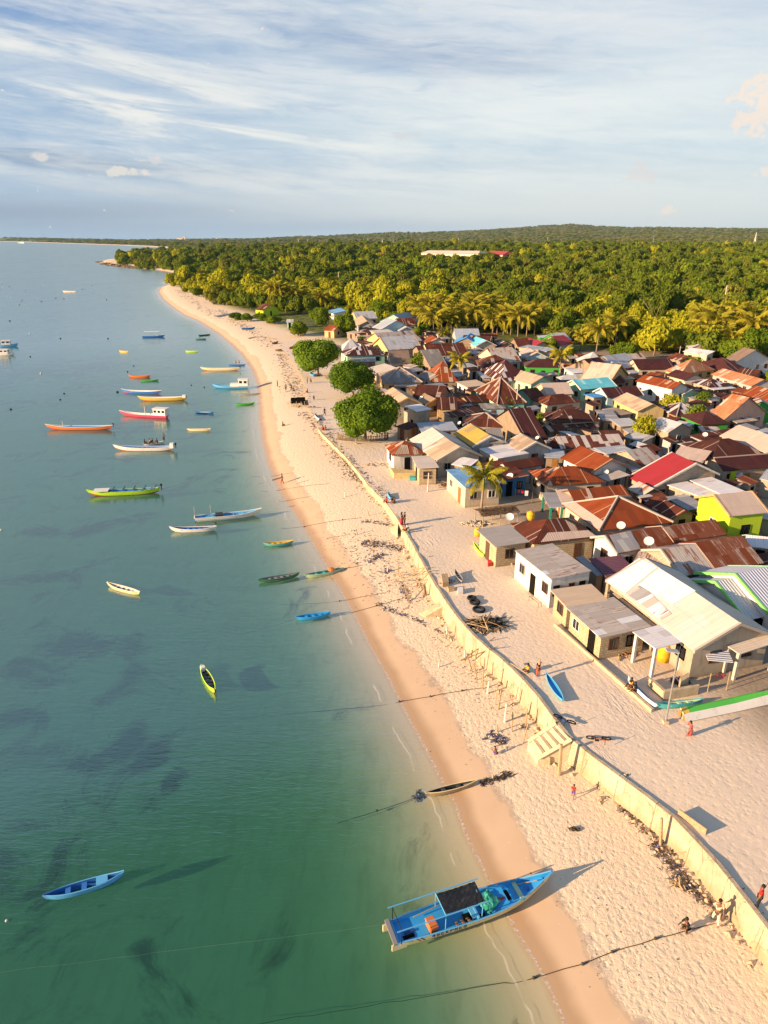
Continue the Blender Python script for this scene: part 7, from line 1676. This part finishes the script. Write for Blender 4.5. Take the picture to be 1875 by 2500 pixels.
# water tanks, dishes, tyres, cycles and yard things
def tank(p_, r_, h_, z_, label, m_=YEL):
    q = U(p_, z_); root = empty('water_tank', q, 0, label, 'water tank'); mb = MB(); mb.lathe([(0, 0), (r_, 0), (r_, h_*.3), (r_*1.03, h_*.33), (r_, h_*.36), (r_, h_*.6), (r_*1.03, h_*.63), (r_, h_*.66), (r_, h_*.85), (r_*.4, h_), (0, h_)], (0, 0, 0), 18); mb.build('tank', m_, root, smooth=True)
    mb = MB(); mb.lathe([(0, 0), (r_*.3, 0), (r_*.3, .08), (0, .1)], (0, 0, h_-.02), 12); mb.build('lid', m_, root)
tank('q1050,618', .48, 1.5, GZ, 'tall yellow water tank under the white carport'); tank('n1310,888', .45, .95, GZ+.9, 'yellow-orange water tank behind the dish and the rust hip'); tank('o75,1180', .5, 1.3, GZ+.2, 'yellow and black drum beside the purple roof'); tank('n885,1020', .42, .9, GZ+.4, 'yellow drum behind the bright green kayak')
def dish(p_, z_, s_, az_, label, m_=DISH):
    q = U(p_, z_); root = empty('satellite_dish', q, az_, label, 'satellite dish'); mb = MB(); n_ = 16; vs = [Vector((0, 0, 0))]
    for r_ in (.4, .75, 1.0): vs += [Vector((r_*r_*.22*s_, math.cos(2*math.pi*j/n_)*r_*s_, math.sin(2*math.pi*j/n_)*r_*s_)) for j in range(n_)]
    rot = Matrix.Rotation(R(-50), 3, 'Y'); vs = [rot @ v_+Vector((0, 0, s_*.6)) for v_ in vs]
    fs = [(0, 1+j, 1+(j+1) % n_) for j in range(n_)]+[(1+k_*n_+j, 1+(k_+1)*n_+j, 1+(k_+1)*n_+(j+1) % n_, 1+k_*n_+(j+1) % n_) for k_ in range(2) for j in range(n_)]
    mb.add(vs, fs); mb.build('reflector', m_, root, smooth=True); mb = MB(); mb.tube([(0, 0, -.3 if z_ > GZ+2 else -(z_-GZ)), (0, 0, s_*.6)], .03, 6); mb.build('stand', METAL, root); mb = MB(); mb.tube([rot @ Vector((0, 0, -s_))+Vector((0, 0, s_*.6)), rot @ Vector((s_*.8, 0, 0))+Vector((0, 0, s_*.6))], .015, 4); mb.build('feed_arm', METAL, root)
for a_ in [('o465,960',GZ+3.0,.45,R(240),'white satellite dish on the largest hipped roof'),('o690,1090',GZ+3.4,.48,R(240),'white satellite dish on the long rusted roof'),('o1418,545',GZ+1.6,.50,R(240),'white satellite dish on a pole before the brick wall'),('o345,520',GZ+2.4,.36,R(240),'small dish beside the bright orange gable'),
  ('n1140,890',GZ+1.2,.48,R(260),'tilted white dish on the sand near the thatched shelter'),('n735,118',GZ+2.5,.32,R(220),'tiny dish left of the mustard roof'),('F625,450',GZ+2.2,.48,R(200),'pale flat-lying dish on the big dark hip'),('G675,670',GZ+2.4,.40,R(240),'cream dish by the right side of the brick house'),
  ('E920,1330',GZ+2.2,.48,R(220),'white dish above the blue porch'),('F1120,1085',GZ+2.3,.36,R(220),'red rusty dish beside the stepped brick gable'),('E1350,715',GZ+2.6,.32,R(220),'grey dish over the blue sheet by tan cross gable'),('A1180,1215',GZ+2.7,.40,R(220),'white dish on the olive-tan gable')]:
    dish(*a_, m_=(REDP if 'red rusty' in a_[4] else DISH))
for i_, (p_, r_) in enumerate((('n835,1535', .34), ('n860,1568', .40), ('n893,1628', .48))):
    mb = MB(); q = T(p_); n_ = 20; m2 = 8
    vs = [((r_+.12*math.cos(v_))*math.cos(u_), (r_+.12*math.cos(v_))*math.sin(u_), .13+.12*math.sin(v_)) for u_ in [2*math.pi*k_/n_ for k_ in range(n_)] for v_ in [2*math.pi*k_/m2 for k_ in range(m2)]]
    mb.add(vs, [(i*m2+j, ((i+1) % n_)*m2+j, ((i+1) % n_)*m2+(j+1) % m2, i*m2+(j+1) % m2) for i in range(n_) for j in range(m2)]); o = mb.build('tyre', BLACK, smooth=True); o.location = q; tag(o, ['smallest and farthest', 'middle', 'largest and nearest'][i_]+' of three black tyres lying flat on the sand street', 'tyre')
def bike(p_, rz, label, motor=False, col=ORG):
    q = T(p_); root = empty('motorbike' if motor else 'bicycle', q+Vector((0, 0, .12)), rz, label, 'motorbike' if motor else 'bicycle'); root.rotation_euler[0] = R(68)
    for x_ in (-.5, .5):
        mb = MB(); n_, m2 = 16, 6; r_, t_ = .29, .045
        vs = [(x_+(r_+t_*math.cos(v_))*math.cos(u_), t_*math.sin(v_), .3+(r_+t_*math.cos(v_))*math.sin(u_)) for u_ in [2*math.pi*k_/n_ for k_ in range(n_)] for v_ in [2*math.pi*k_/m2 for k_ in range(m2)]]
        mb.add(vs, [(i*m2+j, ((i+1) % n_)*m2+j, ((i+1) % n_)*m2+(j+1) % m2, i*m2+(j+1) % m2) for i in range(n_) for j in range(m2)]); mb.build('wheel', BLACK, root)
    mb = MB(); F_ = [(-.5, 0, .3), (-.1, 0, .28), (-.2, 0, .72), (.3, 0, .7), (.5, 0, .3), (.27, 0, .92)]
    for a_, c_ in ((0, 1), (1, 2), (2, 3), (1, 3), (3, 4), (0, 2), (3, 5)): mb.tube([F_[a_], F_[c_]], .028, 5)
    mb.build('frame', cloth(*col), root); mb = MB(); mb.box((-.22, 0, .8), (.26, .14, .06)); mb.build('saddle', BLACK, root); mb = MB(); mb.tube([(.25, -.26, .95), (.27, 0, .92), (.25, .26, .95)], .02, 5); mb.build('handlebar', BLACK, root)
bike('q490,965', R(-38), 'dark bicycle lying on its side near the slipway top', col=BLU); bike('q672,1070', R(-5), 'orange and black bicycle lying on the sand street'); bike('m415,1180', R(20), 'pale bicycle lying at the bank edge near the beach huts', col=WHT)
def stool_bench(pa, pc, label):
    a_, c_ = T(pa), T(pc); d_ = c_-a_; root = empty('bench_frame', a_, math.atan2(d_.y, d_.x), label, 'bench'); Lh = d_.length
    for x_ in (0, Lh):
        mb = MB(); mb.tube([(x_, -.18, 0), (x_, -.16, .45), (x_, .16, .45), (x_, .18, 0)], .02, 5); mb.build('leg', BLACK, root)
    for y_ in (-.15, .15): mb = MB(); mb.tube([(0, y_, .45), (Lh, y_, .45)], .02, 5); mb.build('rail', BLACK, root)
stool_bench('n1310,1545', 'n1385,1600', 'thin black metal bench frame in front of the white shop')
# thatched shelter
q = U('n1040,800', GZ+1.9); root = empty('thatched_shelter', (q.x, q.y, GZ), .3, 'low brown thatched shelter on posts behind the leaning palm', 'shelter'); rr = random.Random(3)
mb = MB()
for i in range(700):
    x_, y_ = rr.uniform(-2.4, 2.4), rr.uniform(-1.2, 1.2); z_ = 2.0-.35*abs(y_)/1.2+rr.uniform(-.05, .05); th = rr.gauss(1.57, .5); l_ = rr.uniform(.3, .8); dx, dy = math.cos(th)*l_/2, math.sin(th)*l_/2; w_ = .05
    mb.add([(x_-dx-w_, y_-dy, z_), (x_-dx+w_, y_-dy, z_), (x_+dx+w_, y_+dy, z_-.08), (x_+dx-w_, y_+dy, z_-.1)], [(0, 1, 2, 3)])
mb.add([(-2.4, -1.2, 1.62), (2.4, -1.2, 1.62), (2.4, 0, 1.9), (-2.4, 0, 1.9), (-2.4, 1.2, 1.62), (2.4, 1.2, 1.62)], [(0, 1, 2, 3), (3, 2, 5, 4)]); mb.build('thatch', WOOD, root)
for x_ in (-2.2, 0, 2.2):
    for y_ in (-1.05, 1.05): mb = MB(); mb.tube([(x_, y_, 0), (x_, y_, 1.7)], .06, 6); mb.build('post', DRIFT, root)
# broken enclosure in the yard, boxes, nets
slab_at('broken_wall', ['q1058,790','q1262,758','q1262,770','q1060,805'], [GZ+.75]*4, GZ-.1, CONC2, 'ruined low wall of the yard enclosure, sunlit front', 'wall')
slab_at('broken_wall', ['q970,725','q985,720','q1072,795','q1055,800'], [GZ+.7]*4, GZ-.1, CONC2, 'ruined leaning side wall of the yard enclosure', 'wall')
slab_at('broken_wall', ['q1150,720','q1200,690','q1205,715','q1155,745'], [GZ+1.0]*4, GZ-.1, CONC2, 'short broken wall stump inside the yard enclosure', 'wall')
slab_at('block_wall', ['n175,470','n205,515','n408,512','n400,495'], [GZ+.8]*4, GZ-.1, plain('wall_yellowish', (.55, .42, .2)), 'low yellowish yard wall in front of the cream block room', 'wall')
slab_at('crate', ['n335,530','n385,530','n382,552','n332,552'], [GZ+.4]*4, GZ, paint('teal', PC['teal']), 'flat teal box outside the low yellowish yard wall', 'box')
slab_at('wooden_crate', ['n588,1330','n640,1328','n650,1395','n600,1402'], [GZ+.5]*4, GZ, DRIFT, 'pale wooden box on the wall top, farthest of the jumble', 'box')
slab_at('wooden_crate', ['n635,1430','n695,1425','n695,1450','n650,1455'], [GZ+.3]*4, GZ, DRIFT, 'flat wooden crate at the near end of the jumble by the grey canoe', 'box')
slab_at('plastic_crate', ['n720,1440','n765,1435','n765,1470','n722,1475'], [GZ+.35]*4, GZ, paint('white', PC['white']), 'white crate beside the grey canoe', 'box')
slab_at('plastic_crate', ['n965,1215','n1005,1215','n1005,1240','n968,1245'], [GZ+.4]*4, GZ, paint('red', PC['red']), 'red crate at the end of the green kayak', 'box')
heap('rubble_mound', 'n860,930', 1.6, .8, 60, .5, [LIT2, CONC2], 'low heap of pale stones and sand left of the leaning palm', 'rubble', 21, .4, .09, k2=1)
heap('rag_heap', 'n660,1395', .5, .35, 40, .3, [CLOTH, LIT2], 'pile of purple and white rags between the wooden boxes', 'rag heap', 22, .3, .06, k2=1)
heap('sack_row', 'n1130,1250', .9, .25, 16, .35, [LIT2], 'row of white sacks at the corner of the white shop', 'sacks', 23, .2, .14, k2=1)
heap('net_heap', 'q1150,745', .6, .4, 50, .6, [LIT3, CLOTH], 'dark tangled nets inside the yard enclosure', 'net heap', 24, .4, .05, k2=1)
heap('dark_bundle', 's350,352', .35, .12, 14, .35, [LIT3], 'black driftwood scrap lying alone on the footprinted sand', 'driftwood', 25, .1, .05)
heap('driftwood_branch', 's1050,710', .5, .3, 12, .9, [DRIFT], 'broken yellow branch on the sand near the wall', 'driftwood', 26, .2, .05)
# dark landing platform and tree fence on the far beach
slab_at('black_shelter', ['m285,1118','m375,1112','m378,1145','m283,1148'], [2.3]*4, 2.15, DARK, 'black flat shade sheet over sticks on the far beach', 'shade sheet')
for i_, f_ in enumerate(['m290,1175','m320,1180','m350,1185','m372,1175']): post_at(f_, f_.split(',')[0]+',1140', .06, DRIFT, 'thin stick holding up the black shade sheet', group='sticks under the shade sheet')
q = T('m700,1395'); root = empty('stick_fence', q, 0, 'brown stick fence round the foot of the nearest big beach tree', 'fence')
mb = MB(); rr = random.Random(5)
for i in range(46): a_ = math.pi*(1.05+.95*i/45); x_, y_ = math.cos(a_)*4.2+1.0, math.sin(a_)*1.6+1.6; mb.tube([(x_, y_, 0), (x_+rr.uniform(-.1, .1), y_, 1.1+rr.uniform(-.2, .2))], .05, 4)
mb.build('pickets', WOOD, root); mb = MB(); mb.tube([(math.cos(math.pi*(1.05+.95*i/20))*4.2+1.0, math.sin(math.pi*(1.05+.95*i/20))*1.6+1.6, .8) for i in range(21)], .05, 5); mb.build('rail', WOOD, root)
# colourful hut by the far trees
house('G','m55,560','m110,565','m80,520',2.6,3.8,'rust','lime','tiny lime and red hut under the trees at the far beach',wins=1)
house('G','m255,640','m300,640','m280,620',2.2,3.0,'zinc','mint','low pale green roofed hut behind the dark shrubs',wins=1)
house('G','m490,690','m560,695','m540,655',2.4,3.6,'orange','yellow','red-brown roofed yellow hut left of the tall rounded tree',wins=1)
# floats, far rocks and cliff
FL = [('b738,872',.35,DARK),('b774,838',.35,DARK),('b680,990',.5,DARK),('b371,998',.35,DARK),('b349,1034',.35,DARK),('b63,1090',.4,DARK),('b350,680',.5,DARK),('b625,680',.5,DARK),('b175,785',.4,DARK),('b237,882',.5,LIT2),('b172,650',.5,LIT2),('w30,1010',.14,LIT2),('b1107,950',.3,DARK),('b1182,962',.3,DARK),('c8,460',.25,LIT2),('b57,578',.6,DARK)]
for i_, (p_, r_, m_) in enumerate(FL):
    q = U(p_, 0); r_ *= .6; mb = MB(); mb.lathe([(0, -r_*.6), (r_*.9, -r_*.3), (r_, r_*.1), (r_*.7, r_*.7), (r_*.2, r_), (0, r_)], (0, 0, 0), 10); o = mb.build('float', m_, smooth=True); o.location = q
    tag(o, 'small dark float bobbing on the blue water' if m_ is DARK else 'small pale float bobbing on the water', 'float', ('dark' if m_ is DARK else 'pale')+' floats on the water')
rr = random.Random(8)
for i in range(30):
    q = U('b%d,%d' % (rr.uniform(0, 640), rr.uniform(345, 490)), 0); r_ = rr.uniform(.22, .4); mb = MB(); mb.lathe([(0, -r_*.6), (r_*.9, -r_*.3), (r_, r_*.1), (r_*.2, r_), (0, r_)], (0, 0, 0), 8); o = mb.build('float', DARK if rr.random() < .6 else LIT2, smooth=True); o.location = q; tag(o, 'tiny seaweed farm float in the far blue water', 'float', 'floats of the far seaweed farm')
ROCK = plain('cliff_rock', (.20, .14, .08), .95, .05, sc=.3, bs=.8); rr = random.Random(12)
CL = [('y650,238',10),('y690,250',14),('y730,258',14),('y780,264',14),('y830,270',14),('y870,274',14),('y905,276',10),('y950,272',10),('x150,95',6),('x120,110',4),('x200,150',4),('y1130,345',5),('y1090,372',4)]
for i_, (p_, s_) in enumerate(CL):
    s_ *= .35
    q = U(p_, .5); bm = bmesh.new(); bmesh.ops.create_icosphere(bm, subdivisions=3, radius=1)
    for v_ in bm.verts: n_ = v_.co.normalized(); f = 1+.35*math.sin(n_.x*5+i_)*math.cos(n_.y*6+2*i_)+.15*math.sin(n_.z*13+n_.x*9); v_.co = Vector((n_.x*s_*1.6*f, n_.y*s_*.8*f, n_.z*s_*.32*f))
    s_ *= 1; me = bpy.data.meshes.new('rock'); bm.to_mesh(me); bm.free(); me.materials.append(ROCK); o = bpy.data.objects.new('rock', me); COL.objects.link(o); o.location = q; tag(o, 'orange-brown coastal rock at the wooded cape', 'rock', 'rocks along the wooded cape')

# wires slung between the village poles
def wire(a_, za, c_, zc, label):
    A0, C0 = T(a_)+Vector((0, 0, za)), T(c_)+Vector((0, 0, zc)); n_ = 14; mb = MB(); mb.tube([(C0-A0)*(i/n_)-Vector((0, 0, 1.1*math.sin(math.pi*i/n_))) for i in range(n_+1)], .022, 4); o = mb.build('power_line', DARK); o.location = A0; tag(o, label, 'power line')
wire('B880,1010', 7.0, 'B1425,1130', 7.0, 'thin cable between the two pale poles behind the light green house')
wire('B880,1010', 7.0, 'A945,810', 6.5, 'thin cable from the grey box building pole towards the old brown roof')
wire('E1010,370', 8.0, 'B1425,1130', 7.0, 'thin cable from the tall alley pole up to the light green house pole')
wire('E1010,370', 8.0, 'A1135,1600', 6.0, 'thin cable from the tall alley pole to the unfinished block building')
wire('D245,990', 7.5, 'C1145,1400', 4.0, 'thin cable running from the stone house pole down over maroon roofs')
# washing hung out in the yards
rr = random.Random(31)
for i_, (a_, c_, lb_) in enumerate([('n1190,640', 'n1330,660', 'washing line with coloured clothes in the yard behind the light blue roof'), ('o1440,600', 'o1560,600', 'washing line near the satellite dish on a pole'), ('q1330,700', 'q1440,690', 'washing line under the big white-roofed house porch')]):
    A0, C0 = U(a_, GZ+1.6), U(c_, GZ+1.6); root = empty('washing_line', (A0.x, A0.y, GZ), math.atan2((C0-A0).y, (C0-A0).x), lb_, 'washing line'); Lw = (C0-A0).length
    for x_ in (0, Lw): mb = MB(); mb.tube([(x_, 0, 0), (x_, 0, 1.65)], .03, 5); mb.build('post', DRIFT, root)
    mb = MB(); mb.tube([(0, 0, 1.6), (Lw/2, 0, 1.5), (Lw, 0, 1.6)], .01, 4); mb.build('line', DARK, root); x_ = .3
    while x_ < Lw-.5:
        w_ = rr.uniform(.3, .6); h_ = rr.uniform(.4, .8); mb = MB(); mb.add([(x_, -.02, 1.53), (x_+w_, .02, 1.53), (x_+w_*.9, .06, 1.53-h_), (x_+.05, -.05, 1.53-h_)], [(0, 1, 2, 3)]); mb.build('garment', cloth(*rr.choice([RED, WHT, BLU, PNK, YLW, GRN])), root); x_ += w_+.12
# ---------------------------------------------------------------- air
hm_ = bpy.data.materials.new('haze'); hm_.use_nodes = True; b = B(hm_.node_tree)
pv = b.node('ShaderNodeVolumePrincipled'); pv.inputs['Density'].default_value = .000025; pv.inputs['Color'].default_value = (.45, .75, 1, 1); pv.inputs['Anisotropy'].default_value = .2
n_ = b.node('ShaderNodeOutputMaterial'); b.L.new(pv.outputs[0], n_.inputs['Volume'])
mb = MB(); mb.box((0, 3300, 94), (16400, 8200, 198)); o = mb.build('haze', hm_); tag(o, 'thin pale air that fades the far hills', 'haze', kind='stuff')
